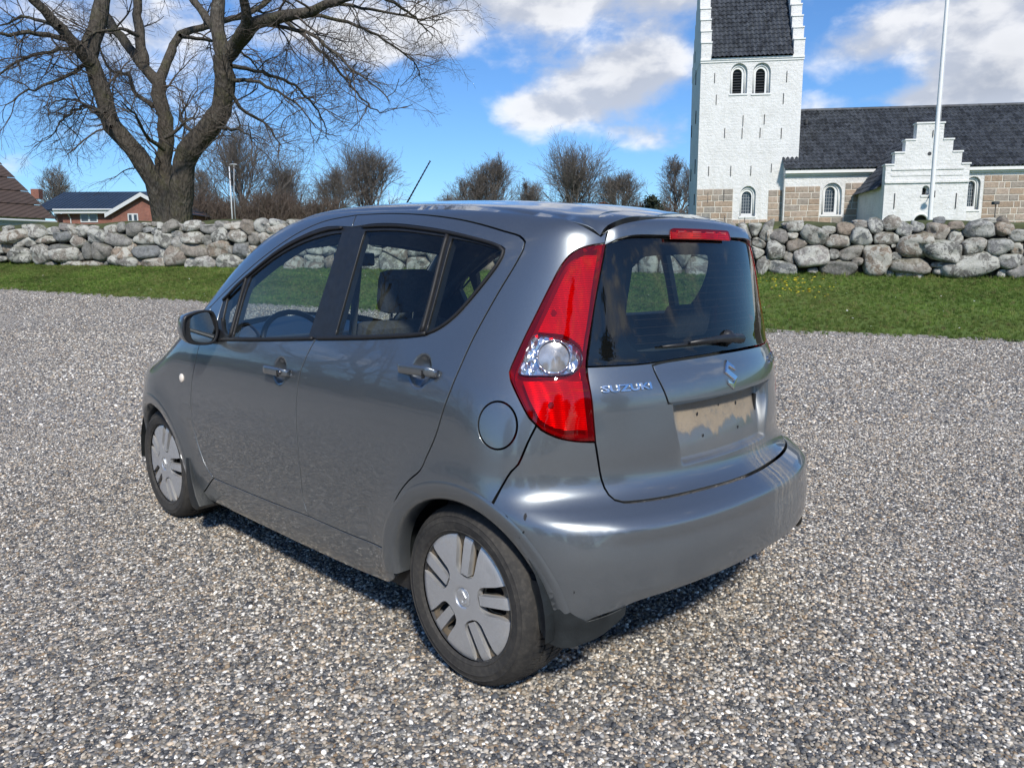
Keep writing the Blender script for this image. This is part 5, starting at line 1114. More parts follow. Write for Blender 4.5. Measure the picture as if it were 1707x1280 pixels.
# ---- materials of the car
def mat_paint():
    m, t, out = new_mat('grey_metallic_paint'); c = t.coord()
    fl = t.voro(c, 2600, out='Color')
    flake = t.sep(fl)[0]
    base = t.mixc(t.maprange(flake, 0, 1, 0, 1), (.155, .172, .185), (.232, .254, .270))
    z = t.sep(t.geo())[2]
    # road dust: thickest low down on the flanks, broken up by noise
    dn = t.noise(c, 7, 6, .65); d2 = t.noise(c, 60, 4, .6)
    dust = t.math('MULTIPLY', t.maprange(z, .22, .62, .42, 0, True), t.maprange(dn, .35, .72, 0.1, 1))
    specks = t.math('MULTIPLY', t.maprange(t.voro(t.scalev(c, (1, 1, .55)), 75), .05, .16, 1, 0), t.maprange(t.noise(c, 14, 3), .52, .66, 0, .55))
    specks = t.math('MULTIPLY', specks, t.maprange(z, .35, .95, 1, 0, True))
    dust = t.math('MAXIMUM', t.math('MULTIPLY', dust, t.maprange(d2, .3, .7, .5, 1)), t.math('MULTIPLY', specks, .6))
    # wash-down streaks of dried mud under the number plate bracket
    p = t.sep(c); yy = p[1]
    sx = t.noise(t.comb(t.math('MULTIPLY', yy, 55), 0, t.math('MULTIPLY', p[2], 3)), 1, 5, .7)
    sy = t.noise(t.comb(t.math('MULTIPLY', yy, 170), 3, t.math('MULTIPLY', p[2], 14)), 1, 4, .7)
    zone = t.math('MULTIPLY', t.maprange(t.math('ABSOLUTE', t.math('ADD', yy, .20)), .03, .19, 1, 0, True), t.maprange(p[0], -.40, -.42, 0, 1))
    zone = t.math('MULTIPLY', zone, t.math('MULTIPLY', t.maprange(p[2], .735, .70, 0, 1, True), t.maprange(p[2], .27, .5, .3, 1)))
    gr = t.noise(t.scalev(c, (1, 1, .45)), 240, 3, .7)
    mud = t.math('MULTIPLY', zone, t.maprange(t.math('ADD', t.math('ADD', t.math('MULTIPLY', sx, .5), t.math('MULTIPLY', sy, .4)), t.math('MULTIPLY', gr, .45)), .60, .76, 0, 1))
    dust = t.math('MAXIMUM', dust, t.math('MULTIPLY', mud, .85))
    film = t.math('MULTIPLY', t.math('MULTIPLY', t.maprange(t.math('ABSOLUTE', yy), .26, .31, 1, 0, True), t.maprange(p[2], .69, .72, 0, 1, True)), t.math('MULTIPLY', t.maprange(p[2], .885, .89, 1, 0), t.maprange(p[0], -.32, -.36, 0, 1)))
    dust = t.math('MAXIMUM', dust, t.math('MULTIPLY', film, t.maprange(dn, .3, .7, .22, .5)))
    rag = t.math('ADD', t.math('MULTIPLY', t.noise(t.comb(t.math('MULTIPLY', yy, 9), 7, t.math('MULTIPLY', p[2], 2.5)), 1, 3, .55), .15), -.075)
    rg2 = t.math('ADD', t.math('MULTIPLY', t.noise(t.comb(t.math('MULTIPLY', yy, 34), 1, t.math('MULTIPLY', p[2], 6)), 1, 5, .6), .05), -.025)
    low = t.math('ADD', t.math('ADD', rag, rg2), .785)
    plate = t.math('MULTIPLY', t.maprange(t.math('SUBTRACT', p[2], low), 0, .022, 0, 1, True), t.maprange(t.math('ABSOLUTE', yy), .235, .275, 1, 0, True))
    plate = t.math('MULTIPLY', plate, t.math('MULTIPLY', t.maprange(p[0], -.43, -.44, 1, 1), t.math('MULTIPLY', t.maprange(p[0], -.30, -.34, 0, 1), t.maprange(p[2], .884, .889, 1, 0))))
    plate = t.math('MULTIPLY', plate, t.maprange(t.math('ADD', t.noise(c, 22, 5, .7), t.math('MULTIPLY', t.math('SUBTRACT', gr, .5), .5)), .28, .48, .6, 1))
    colr = t.mixc(dust, base, t.mixc(mud, (.145, .130, .108), (.29, .26, .21))); colr = t.mixc(plate, colr, t.mixc(t.noise(c, 12, 5, .7), (.20, .165, .12), (.33, .275, .205))); dust = t.math('MAXIMUM', dust, plate)
    w = t.noise(c, 3, 3)
    principled(t, out, Base_Color=colr, Metallic=t.maprange(dust, 0, 1, .78, 0), Roughness=t.maprange(dust, 0, 1, .30, .85),
               Coat_Weight=t.maprange(dust, 0, .9, 1, 0), Coat_Roughness=t.math('ADD', t.maprange(w, .3, .7, .008, .02), t.math('MULTIPLY', dust, .3)), Coat_IOR=1.55, Normal=t.bump(t.math('MULTIPLY', gr, t.math('MAXIMUM', plate, mud)), .5, .004))
    return m
def schlick(t, f0):
    g = t.add('ShaderNodeNewGeometry'); d = t.math('ABSOLUTE', t.vmath('DOT_PRODUCT', g.outputs['Normal'], g.outputs['Incoming'], out=1))
    return t.math('MULTIPLY_ADD', t.math('POWER', t.math('SUBTRACT', 1.0, d, clamp=True), 5.0), 1-f0, f0)
def mat_glass(name, tint, refl=1.0):
    m, t, out = new_mat(name); c = t.coord()
    tr = t.add('ShaderNodeBsdfTransparent'); t.put(tr.inputs[0], tint)
    gl = t.add('ShaderNodeBsdfGlossy'); gl.inputs['Roughness'].default_value = .0; gl.inputs['Color'].default_value = (1, 1, 1, 1)
    frs = schlick(t, .045)
    film = t.add('ShaderNodeBsdfDiffuse'); film.inputs[0].default_value = (.30, .30, .28, 1)
    a = t.add('ShaderNodeMixShader'); t.put(a.inputs[0], t.math('MULTIPLY', frs, refl, clamp=True)); t.l.new(tr.outputs[0], a.inputs[1]); t.l.new(gl.outputs[0], a.inputs[2])
    b = t.add('ShaderNodeMixShader'); t.put(b.inputs[0], t.maprange(t.noise(c, 9, 5, .6), .35, .75, .002, .014)); t.l.new(a.outputs[0], b.inputs[1]); t.l.new(film.outputs[0], b.inputs[2])
    t.l.new(b.outputs[0], out.inputs[0]); return m
PAINT = mat_paint()
GLASS = mat_glass('tinted_glass', (.80, .86, .84), 1.0)
GLASS_R = mat_glass('dark_rear_glass', (.55, .62, .62), 1.2)
BLACK = simple_mat('black_trim', (.016, .017, .019), .42, var=.2, scale=40)
RUBBER = simple_mat('seal_rubber', (.012, .012, .013), .6)
FRIT = simple_mat('black_frit', (.004, .0045, .005), .6, spec=.05)
PLASTIC = simple_mat('dusty_black_plastic', (.013, .016, .017), .5, var=.35, scale=18, bump=.2)
INTER = simple_mat('interior_plastic', (.045, .048, .052), .65, bump=.2)
INTLIGHT = simple_mat('grey_trim', (.36, .35, .32), .75)
FABRIC = simple_mat('seat_fabric', (.060, .060, .063), .9, var=.25, scale=90, bump=.4, bscale=700)
CHROME = simple_mat('chrome', (.75, .76, .78), .12, metal=1, var=.05)
def mat_tyre():
    m, t, out = new_mat('tyre_rubber'); c = t.coord()
    d = t.maprange(t.noise(c, 6, 6, .65), .35, .75, 0, .8)
    f = t.maprange(t.noise(c, 70, 4), .45, .75, 0, .5)
    principled(t, out, Base_Color=t.mixc(t.math('ADD', d, f, clamp=True), (.020, .0195, .019), (.070, .064, .055)), Roughness=.82, Normal=t.bump(t.noise(c, 240, 3), .25, .003)); return m
TYRE = mat_tyre()
def mat_hub():
    m, t, out = new_mat('silver_wheel_paint'); c = t.coord()
    r = t.vmath('LENGTH', t.scalev(c, (1, 0, 1)), out=1)
    dz = t.sep(c)[2]
    dirt_shade = t.math('MULTIPLY', t.maprange(t.noise(c, 16, 6, .65), .38, .66, .0, 1), t.maprange(r, .05, .2, .05, .5))
    deep = t.maprange(t.sep(c)[1], .008, -.006, 0, .9)      # grime and painted shade darken the sunk pockets
    dirt_shade = t.math('MAXIMUM', dirt_shade, deep)
    principled(t, out, Base_Color=t.mixc(dirt_shade, (.66, .68, .70), (.24, .195, .135)), Metallic=t.maprange(dirt_shade, 0, 1, .75, 0), Roughness=t.maprange(dirt_shade, 0, 1, .33, .85), Coat_Weight=.25); return m
HUB = mat_hub()
STEEL = simple_mat('black_steel_rim', (.02, .02, .021), .6)
def mat_lens():
    m, t, out = new_mat('red_lamp_lens'); c = t.coord()
    tr = t.add('ShaderNodeBsdfTransparent'); tr.inputs[0].default_value = (.88, .022, .026, 1)
    gl = t.add('ShaderNodeBsdfGlossy'); gl.inputs['Roughness'].default_value = .02
    df = t.add('ShaderNodeBsdfDiffuse'); df.inputs[0].default_value = (.55, .005, .010, 1)
    frs = schlick(t, .04)
    a = t.add('ShaderNodeMixShader'); a.inputs[0].default_value = .12; t.l.new(tr.outputs[0], a.inputs[1]); t.l.new(df.outputs[0], a.inputs[2])
    b = t.add('ShaderNodeMixShader'); t.put(b.inputs[0], frs); t.l.new(a.outputs[0], b.inputs[1]); t.l.new(gl.outputs[0], b.inputs[2])
    t.l.new(b.outputs[0], out.inputs[0]); return m
LENS = mat_lens()
CLEAR = mat_glass('clear_lens', (.95, .96, .97), 1.0)
def mat_refl():
    m, t, out = new_mat('lamp_reflector'); c = t.coord(); v = t.voro(t.scalev(c, (1, 1, .6)), 55); n = t.noise(c, 16, 2)
    principled(t, out, Base_Color=t.mixc(t.maprange(n, .4, .62, 0, 1), (.78, .78, .80), (.50, .47, .52)), Roughness=.16, Metallic=.9, Normal=t.bump(v, .8, .01)); return m
REFL = mat_refl()
def mat_redref():
    m, t, out = new_mat('red_reflector'); c = t.coord(); p = t.sep(c)
    w = t.math('SINE', t.math('MULTIPLY', p[2], 2*math.pi/.0065)); side = t.maprange(p[1], .60, .66, 1, .25, True)
    n = t.maprange(t.noise(t.scalev(c, (9, 9, 3)), 1, 3), .35, .65, .72, 1.1)
    principled(t, out, Base_Color=t.mixc(1.0, (.92, .16, .14), t.comb(n, n, n), 'MULTIPLY'), Roughness=.30, Metallic=.35, Normal=t.bump(t.math('MULTIPLY', w, side), .55, .004)); return m
REDREF = mat_redref()
REDDARK = simple_mat('dark_red_housing', (.16, .006, .012), .25, coat=.5)
# ---- traced lines of the near flank (photo points laid on the body)
def S(pts, fr=None): return (fr or SIDE).uv(px3(pts))
belt_f = [(368,568.5),(430,568),(525,567)]
b_low = [(525,567),(518,579),(508,600),(498,630),(493,675),(494,720),(498,765),(502,805),(505,833),(515,861)]
b_up = [(594.5,358),(587,378),(579,398),(557.5,461),(534,545),(525,567)]
fd_front = [(332,575),(326,600),(319,640),(318,680),(323,715),(331,745),(342,775),(356,797)]
sill_line_f = [(356,797),(420,824),(470,844),(515,861)]
sill_line_r = [(515,861),(560,881),(604,899),(648,917)]
rd_rear = [(875,403),(872,416),(857,444),(831.5,486),(806,531),(784,573),(764,618),(750,652),(738,685),(726,725),(710,762),(699.5,784),(681,800.5),(665,821),(655,843),(649.5,871.5),(648,917)]
rd_top = [(594.5,358),(648.7,355.5),(705,357.5),(761,364.5),(803,374),(840,385),(866,393),(875,403)]
fd_top = [(594.5,358),(543,368),(501,386),(459,413),(417,446.5),(375,486),(352,510)]
# cast once
C_b_low, C_b_up, C_fd_front, C_sf, C_sr, C_rd_rear, C_rd_top, C_fd_top = [S(c) for c in (b_low, b_up, fd_front, sill_line_f, sill_line_r, rd_rear, rd_top, fd_top)]
def lin(a, b, n=2): return np.array([np.asarray(a)+(np.asarray(b)-np.asarray(a))*t for t in np.linspace(0, 1, n)])
# glass areas (black surround edge, then glass edge)
fw_out = S([(372,568.5),(450,568),(525,567)]), None
FW_seal = ring(S([(362,567),(440,567.5),(525,566.5)]), S([(525,566.5),(534,545),(557.5,461),(579,398),(588,377)]), S([(588,377),(543,377.5),(501,393),(459,417.5),(417,452),(390,476),(372,497)]), S([(372,497),(362,530),(358,556),(362,567)]))
FW_glass = ring(S([(386,561),(440,562),(513,560)]), S([(513,560),(540.6,477.5),(560,415),(569,387)]), S([(569,387),(543,391),(501,405),(459,428),(417,460)]), S([(417,460),(404,495),(386,561)]))
FW_quarter = ring(S([(368,559),(379,559)]), S([(379,559),(394,505),(405,463)]), S([(405,463),(390,478),(378,493)]), S([(378,493),(370,530),(368,559)]))
RW_seal = ring(S([(525,566.5),(600,565.5),(677,562.5),(713,558)]), S([(713,558),(733,548.5),(761,527),(795,490),(829,446),(841,424)]), S([(841,424),(843,414),(833,407)]), S([(833,407),(803,397),(741.5,382.5),(677,373),(630,371.5),(588,377)]), S([(588,377),(579,398),(557.5,461),(534,545),(525,566.5)]))
RW_glass = ring(S([(557,558),(620,557.5),(695,553.5)]), S([(695,553.5),(715,490),(740,393)]), S([(740,393),(677,384.5),(640,383),(607,384)]), S([(607,384),(592,433),(557,558)]))
RW_quarter = ring(S([(709,551.5),(733,543),(761,521),(789,493),(817.5,457),(834,428)]), S([(834,428),(836,419),(828,414)]), S([(828,414),(789,403),(752,396)]), S([(752,396),(730,475),(709,551.5)]))
def poly_dist_in(r, d): return inset(r, d)
# front door with handle scoop
P_hf = px3([(466,619)])[0]; P_hr = px3([(700,620)])[0]
def scoop(c):
    def f(P):
        dx = (P[:, 0]-c[0])/.052; dz = (P[:, 2]-c[2]-.002)/.056
        q = np.clip(1-(dx*dx+dz*dz), 0, 1); return -.024*q*q*(3-2*q)
    return f
fd_hinge = lin(C_fd_top[-1], C_fd_front[0], 3)
FDOOR = ring(C_fd_front, C_sf, C_b_low[::-1], C_b_up[::-1], C_fd_top, fd_hinge)
RDOOR = ring(C_b_low, C_sr, C_rd_rear[::-1], C_rd_top[::-1], C_b_up)
H_ = .026
def disc_pts(c, r, n=9): return np.array([(c[0]+r*k/n*math.cos(a), c[2]+r*k/n*math.sin(a)) for k in range(1, n+1) for a in np.linspace(0, 2*math.pi, 6+4*k, endpoint=False)])
fdoors = panel('front_door', SIDE, [FDOOR, inset(FW_seal, .004)], PAINT, car, disp=scoop(P_hf), extra=disc_pts(P_hf, .06), back=INTER, thick=.03, h=H_)
rdoors = panel('rear_door', SIDE, [RDOOR, inset(RW_seal, .004)], PAINT, car, disp=scoop(P_hr), extra=disc_pts(P_hr, .06), back=INTER, thick=.03, h=H_)
fseal = panel('window_surround', SIDE, [FW_seal, FW_glass, FW_quarter], BLACK, fdoors, off=-.003, thick=.03, gap=0.0, h=.03, back=BLACK)
rseal = panel('window_surround', SIDE, [RW_seal, RW_glass, RW_quarter], BLACK, rdoors, off=-.003, thick=.03, gap=0.0, h=.03, back=BLACK)
panel('window_glass', SIDE, [FW_glass], GLASS, fdoors, off=-.009, thick=.0, gap=-.004, h=.05, roll=0)
panel('quarter_glass', SIDE, [FW_quarter], GLASS, fdoors, off=-.009, thick=.0, gap=-.004, h=.05, roll=0)
panel('window_glass', SIDE, [RW_glass], GLASS, rdoors, off=-.009, thick=.0, gap=-.004, h=.05, roll=0)
panel('quarter_glass', SIDE, [RW_quarter], GLASS, rdoors, off=-.009, thick=.0, gap=-.004, h=.05, roll=0)
# belt and frame rubber lips
def strip3(fr, uvline, w, off):
    uv = crom(uvline, .02); P, N = surf_n(fr, uv, off); return P, N
def bead(name, fr, line, rad, off, mat, parents, sides=6, closed=False):
    uv = crom(line, .02, closed); P, N = surf_n(fr, uv, off)
    if closed: P = np.vstack([P, P[:1]])
    for i, sy in enumerate((1, -1)):
        b = MB(); b.tube(P*np.array([1, sy, 1]), rad, sides); b.build(name, mat, parents[i], smooth=True)
bead('belt_strip', SIDE, S([(366,566),(440,566),(522,564.5)]), .0075, .003, RUBBER, fdoors)
bead('belt_strip', SIDE, S([(529,564.5),(610,563),(680,559.5),(711,556)]), .0075, .003, RUBBER, rdoors)
bead('frame_rubber', SIDE, S([(372,500),(390,482),(417,456.5),(459,423),(501,399),(543,384),(570,380)]), .006, .001, RUBBER, fdoors)
bead('frame_rubber', SIDE, S([(604,378),(640,376.5),(677,378),(741.5,387),(803,401),(832,411),(839,419),(829,441),(795,485),(761,524),(733,546),(711,556)]), .006, .001, RUBBER, rdoors)
bead('division_bar', SIDE, S([(745,391),(722,478),(702,554)]), .008, -.002, RUBBER, rdoors)
bead('division_bar', SIDE, S([(411,459),(398,503),(383,561)]), .007, -.002, RUBBER, fdoors)
# quarter panel, roof rail and A-pillar in one pressing
Q = lambda pts: S(pts, QUART)
tl_outer = [(1009.8,406),(978,411),(956,420.5),(937,441),(918,476),(896,520),(873.8,564.6),(853,610),(849.5,620),(851.6,634),(867.5,669),(883,697.5),(894.4,709)]
bump_split = [(894.4,709),(880,737.5),(864,774),(852,786),(838,808),(824,832)]
def arch_pts(ax, r, a0, a1, n=24, x_sc=1.0):
    a = np.linspace(R_(a0), R_(a1), n); return np.stack([ax+r*np.cos(a)*x_sc, WHEEL_Z+r*np.sin(a)], -1)
ARCH_R = .338
A_rear = arch_pts(AX_R, ARCH_R, 129, 12, 30)   # placeholder, trimmed below
def side_to(fr, uvs): P, _ = SIDE.cast(np.asarray(uvs)); return fr.uv(P)
# rear arch from the foot of the rear door round to the bumper split
sp = SIDE.uv(px3([bump_split[-1]]))[0]; ang_split = math.degrees(math.atan2(sp[1]-WHEEL_Z, sp[0]-AX_R))
foot = C_rd_rear[-1]; ang_foot = math.degrees(math.atan2(foot[1]-WHEEL_Z-.03, foot[0]-AX_R))
arc = arch_pts(AX_R, ARCH_R, ang_foot+2, ang_split, 26)
# roof edge of the side pressing: a line running along the roof ditch
ditch = [( -.262,.455),(-.15,.505),(0,.53),(.3,.548),(.65,.556),(1.0,.556),(1.25,.556),(1.45,.560),(1.62,.575),(1.87,.612),(2.12,.655),(2.3,.682)]
D3, _ = TOP.cast(TOP.uv(np.array([(x, y, 0) for x, y in ditch])))
up_gap = px3([(1013,384),(1011.5,396),(1009.8,406)])
Qring = ring(Q(rd_rear)[::-1] if False else QUART.uv(px3(rd_rear)[::-1]), QUART.uv(px3(rd_top)[::-1]), QUART.uv(px3(fd_top)),
             QUART.uv(np.vstack([px3(fd_top)[-1], D3[-1]])), QUART.uv(D3[::-1]), QUART.uv(np.vstack([D3[0], up_gap[0]])), QUART.uv(up_gap), QUART.uv(px3(tl_outer)),
             QUART.uv(px3(bump_split)[:-1]) if False else QUART.uv(np.vstack([px3(bump_split)[:-1], SIDE.cast(arc[-1:])[0]])),
             QUART.uv(SIDE.cast(arc[::-1])[0]), QUART.uv(np.vstack([SIDE.cast(arc[:1])[0], px3(rd_rear)[-1]])))
P_fuel = px3([(829.4,709)])[0]
fuel_r = SIDE.uv(px3([(829.5+32.5*math.cos(a), 709+40*math.sin(a)) for a in np.linspace(0, 2*math.pi, 40, endpoint=False)]))
fuel_q = QUART.uv(SIDE.cast(fuel_r)[0])
qp = panel('quarter_panel', QUART, [Qring, fuel_q], PAINT, car, back=INTER, thick=.03, h=H_, mirror=True)
panel('fuel_flap', SIDE, [fuel_r], PAINT, qp[0], thick=.02, h=.03, mirror=False, gap=.003)
panel('blank_disc', SIDE, [fuel_r], PAINT, qp[1], thick=.02, h=.03, mirror=False, gap=.0) if False else None
# wheel-arch lips
def arch_lip(ax, a0, a1, parent, wid=.030):
    a = np.linspace(R_(a0), R_(a1), 60)
    uvA = np.stack([ax+(ARCH_R+.001)*np.cos(a), WHEEL_Z+(ARCH_R+.001)*np.sin(a)], -1); PA, _ = SIDE.cast(uvA)
    rd = ((.046, .0004), (.040, .0018), (.034, .0020), (-.004, -.0005), (-.013, -.008), (-.014, -.075))
    uvs = np.array([(ax+(ARCH_R+rr)*math.cos(th), WHEEL_Z+(ARCH_R+rr)*math.sin(th)) for th in a for rr, _ in rd]); Y = SIDE.cast(uvs)[0][:, 1]
    for i, sy in enumerate((1, -1)):
        v = []
        for j, th in enumerate(a):
            for m, (rr, dy) in enumerate(rd): v.append((uvs[j*6+m][0], sy*((Y[j*6+m] if rr > -.01 else PA[j][1])+dy), uvs[j*6+m][1]))
        k = 6; f = [(j*k+m, j*k+m+1, (j+1)*k+m+1, (j+1)*k+m) for j in range(len(a)-1) for m in range(k-1)]
        if sy > 0: f = [q[::-1] for q in f]
        mesh('wheel_arch_lip', v, f, PAINT, parent if not isinstance(parent, (list, tuple)) else parent[i], smooth=True)
arch_lip(AX_R, -2, 192, qp)
# taillight
tl_inner = [(992.4,736),(984.5,656),(976.6,610.5),(987.7,530),(998.7,466.5),(1009.8,406)]
tl_low = [(894.4,709),(902,716.5),(927.6,729),(959,735.4),(992.4,736)]
T_ = lambda pts: TLF.uv(px3(pts))
TL = ring(T_(tl_outer), T_(tl_low), T_(tl_inner))
TL_clear = crom(T_([(888.4,561),(905.6,560),(938.4,567),(959.8,578.6),(969.6,594),(968,609),(958,620.4),(945,626),(905.6,628),(866,624.5),(873,600)]), .012, True)
def rib_disp(P):
    # vertical prism ribs moulded on the inside of the reflector
    return -.026-.004*np.sin(P[:, 1]*2*math.pi/.06)
lamps = panel('tail_light', TLF, [TL], REDDARK, car, off=-.045, thick=.01, gap=.004, h=.03)
for k in range(2): lamps[k]['label'] = 'tall red tail light cluster with a clear round lens'
panel('lens', TLF, [TL, TL_clear], LENS, lamps, off=.004, thick=.05, gap=.0025, h=.018, roll=.004)
panel('clear_lens', TLF, [TL_clear], CLEAR, lamps, off=.003, thick=0, gap=-.0005, h=.02, roll=0)
TL_up = ring(T_([(1000,424),(976,423),(955,437),(935,470),(912,520),(894,556)]), T_([(894,556),(940,561),(968,578),(975,592)]), T_([(975,592),(984,530),(993,470),(1000,424)]))
TL_dn = ring(T_([(869,634),(920,636),(974,634)]), T_([(974,634),(979,680),(984,722)]), T_([(984,722),(950,722),(920,716),(900,703)]), T_([(900,703),(882,670),(869,634)]))
panel('reflector', TLF, [TL_up], REDREF, lamps, disp=rib_disp, thick=.005, gap=.004, h=.012)
panel('reflector', TLF, [TL_dn], REDREF, lamps, disp=rib_disp, thick=.005, gap=.004, h=.012)
def bowl(P):
    return -.018-0*P[:, 0]
panel('indicator_bowl', TLF, [inset(TL_clear, .003)], REFL, lamps, disp=bowl, thick=.012, gap=0, h=.02)
cuv = T_([(923.7, 594)])[0]
cP, cN = surf_n(TLF, cuv[None], 0)
def ring_mesh(name, c, n, r, rad, mat, parents, sides=8, N=40, squash=1.0):
    n = Vector(n).normalized(); a = n.cross(Vector((0, 0, 1))).normalized(); b = a.cross(n)
    pts = [Vector(c)+a*r*math.cos(t)+b*r*squash*math.sin(t) for t in np.linspace(0, 2*math.pi, N)]
    for i, sy in enumerate((1, -1)):
        q = MB(); q.tube([(p.x, p.y*sy, p.z) for p in pts], rad, sides); q.build(name, mat, parents[i], smooth=True)
ring_mesh('lamp_ring', cP[0]-cN[0]*.008, cN[0], .050, .0030, REFL, lamps)
def disc(name, c, n, r, depth, mat, parents, dome=0.0, N=32):
    n = Vector(n).normalized(); a = n.cross(Vector((0, 0, 1))).normalized(); b = a.cross(n); c = Vector(c)
    for i, sy in enumerate((1, -1)):
        v = []; f = []
        rad = [0, .35, .7, .92, 1]
        for k, q in enumerate(rad):
            for t in range(N):
                th = 2*math.pi*t/N; p = c+(a*math.cos(th)+b*math.sin(th))*r*q+n*(dome*(1-q*q)); v.append((p.x, p.y*sy, p.z))
        for t in range(N):
            th = 2*math.pi*t/N; p = c+(a*math.cos(th)+b*math.sin(th))*r-n*depth; v.append((p.x, p.y*sy, p.z))
        f = [(k*N+t, k*N+(t+1) % N, (k+1)*N+(t+1) % N, (k+1)*N+t) for k in range(len(rad)) for t in range(N)]
        o = mesh(name, v, f, mat, parents[i], smooth=True)
disc('projector', cP[0]-cN[0]*.016, cN[0], .049, .004, simple_mat('smoked_bulb_glass', (.42, .39, .36), .12, var=.45, scale=26, metal=.5, coat=1), lamps, dome=.005)
for (px, py) in ((923, 519), (920, 675)):
    p, n = surf_n(TLF, T_([(px, py)]), 0); disc('bulb_socket', p[0]-n[0]*.026, n[0], .009, .01, REDDARK, lamps)
# ---- tailgate, spoiler, rear window
def at_y_(px, py, y):
    d = px_dir(px, py); t = (y-CC[1])/d[1]; return CC+d*t
MIR = np.array([1, -1, 1.])
def sym_ring(half3, fr, step=.02):
    """half3: list of 3D polylines on the left half, running from the centre line round to the centre line"""
    h = [crom(fr.uv(c), step) for c in half3]
    h2 = [crom(fr.uv(c*MIR), step)[::-1] for c in half3][::-1]
    out = []
    for q in h+h2:
        if out and np.linalg.norm(out[-1][-1]-q[0]) < .012: q = q[1:]
        out.append(q)
    r = np.vstack(out)
    if np.linalg.norm(r[0]-r[-1]) < .012: r = r[:-1]
    return r
def ctr(fr_pts): return np.array([(p[0], 0.0, p[1]) for p in fr_pts])
gl_top = px3([(1009.8,406),(1050,403.5),(1100,401),(1140,400)])
zc_top = gl_top[-1][2]+.002
gt = np.vstack([REAR.cast(np.array([[0, 1.413]]))[0], REAR.cast(np.array([[.2, 1.412]]))[0], REAR.cast(np.array([[.36, 1.409]]))[0], gl_top[:1]])
gl_side = px3([(1009.8,406),(998.7,466.5),(987.7,530),(978,611.4)])
gb_px = px3([(978,611.4),(1030,609.5),(1085.7,605)])
zb0 = gb_px[-1][2]
gb = np.vstack([gb_px, REAR.cast(np.array([[.2, zb0+.006], [0, zb0+.008]]))[0]])
RWIN = sym_ring([gt, gl_side, gb], REAR)
gate_l = px3([(978,611.4),(984.5,656),(992.4,737)])
gbot = px3([(992.4,737),(998,772),(1003,799),(1008,813),(1015,824),(1025,832.5),(1040,836.3),(1066.6,834.5),(1117,826.7),(1176,813)])
gb2 = np.vstack([gbot, REAR.cast(np.array([[gbot[-1][1]*.5, gbot[-1][2]-.002], [0, gbot[-1][2]-.003]]))[0]])
GATE = sym_ring([gb[::-1], gate_l, gb2], REAR)
# garnish between window and plate recess
g_l = px3([(1088,608),(1098,632),(1115,672)]); zg = g_l[-1][2]
GARN_half = [REAR.cast(np.array([[0, zb0+.002], [.18, zb0], [.30, zb0-.003], [g_l[0][1], g_l[0][2]-.003]]))[0], g_l, REAR.cast(np.array([[g_l[-1][1], zg], [.16, zg-.001], [0, zg-.001]]))[0]]
GARN = sym_ring(GARN_half, REAR)
def recess(P):
    y, z = np.abs(P[:, 1]), P[:, 2]
    half = .315-.03*sstep(.9, .70, z)
    m = sstep(half, half-.035, y)*sstep(.700, .722, z)*sstep(zg+.012, zg+.004, z)
    return -m*(.022+.026*sstep(.70, .88, z))
def rec_pts():
    out = []
    for z in np.arange(.690, zg+.004, .006):
        half = .315-.03*sstep(.9, .70, np.array(z))
        for y in np.arange(half-.042, half+.006, .006): out += [(y, z), (-y, z)]
    for z in np.arange(.694, .728, .006):
        for y in np.arange(-.27, .275, .014): out.append((y, z))
    return np.array(out)
gate = panel('tailgate', REAR, [GATE, inset(GARN, -.001)], PAINT, car, extra=rec_pts(), disp=recess, back=INTER, thick=.03, h=.017, mirror=False)
panel('tailgate_garnish', REAR, [GARN], PAINT, gate, off=.002, disp=None, thick=.05, h=.03, mirror=False, gap=.0015)
rwin = panel('rear_window', REAR, [RWIN], GLASS_R, gate, off=.000, thick=0, gap=.003, h=.03, mirror=False, roll=0)
clear_half = [REAR.cast(np.array([[0, 1.365], [.2, 1.362]]))[0], REAR.cast(np.array([[.2, 1.362], [.30, 1.352], [.36, 1.318]]))[0], REAR.cast(np.array([[.36, 1.318], [.405, 1.20], [.425, 1.11]]))[0], REAR.cast(np.array([[.425, 1.11], [.40, 1.075], [.34, 1.068], [0, 1.066]]))[0]]
RCLEAR = sym_ring(clear_half, REAR)
panel('window_frit', REAR, [RWIN, RCLEAR], FRIT, gate, off=-.006, thick=.02, gap=.002, h=.03, mirror=False, back=INTER, roll=0)
# heater wires
for k in range(11):
    z = 1.09+k*.024; y1 = .40-(z-1.09)*.16
    P, N = surf_n(REAR, np.array([[y, z] for y in np.linspace(-y1, y1, 24)]), -.003); b = MB(); b.tube(P, .0004, 3); b.build('heater_wire', simple_mat('heater_wire_brown', (.10, .06, .04), .6) if k == 0 else bpy.data.materials['heater_wire_brown'], gate)
# spoiler
SPF = Frame((.75, 0, -.66), (0, 1, 0), far=2.2, t1=2.8, n=60, sp=True)
sA, sB, sC = px3([(1009.8,406),(1013,384),(988,377)])
sD = px3([(1031,362)])[0]
def spoil(P):
    x, y, z = P[:, 0], np.abs(P[:, 1]), P[:, 2]
    return .030*sstep(-.20, -.285, x)*sstep(.47, .34, y)
roof_seam = [TOP.cast(np.array([[x, y]]))[0][0] for x, y in ((-.165, 0), (-.165, .15), (-.17, .28), (-.185, .36), (-.215, .415))]
SPOIL = sym_ring([np.array(roof_seam), np.vstack([roof_seam[-1], sC if False else D3[0]]), np.vstack([D3[0], sB, sA]), gt[::-1]], SPF)
spo = panel('spoiler', SPF, [SPOIL], PAINT, gate, thick=.03, h=.014, mirror=False, back=BLACK, roll=.004)
RSP = Frame((1, 0, 0), (0, 1, 0), far=1.0, t1=1.0, n=40, sp=True)
bq = px3([(1127, 399), (1130, 386), (1137, 381)], True); ylim = .186; zb_, zt_ = bq[0][2]+.001, bq[2][2]-.002
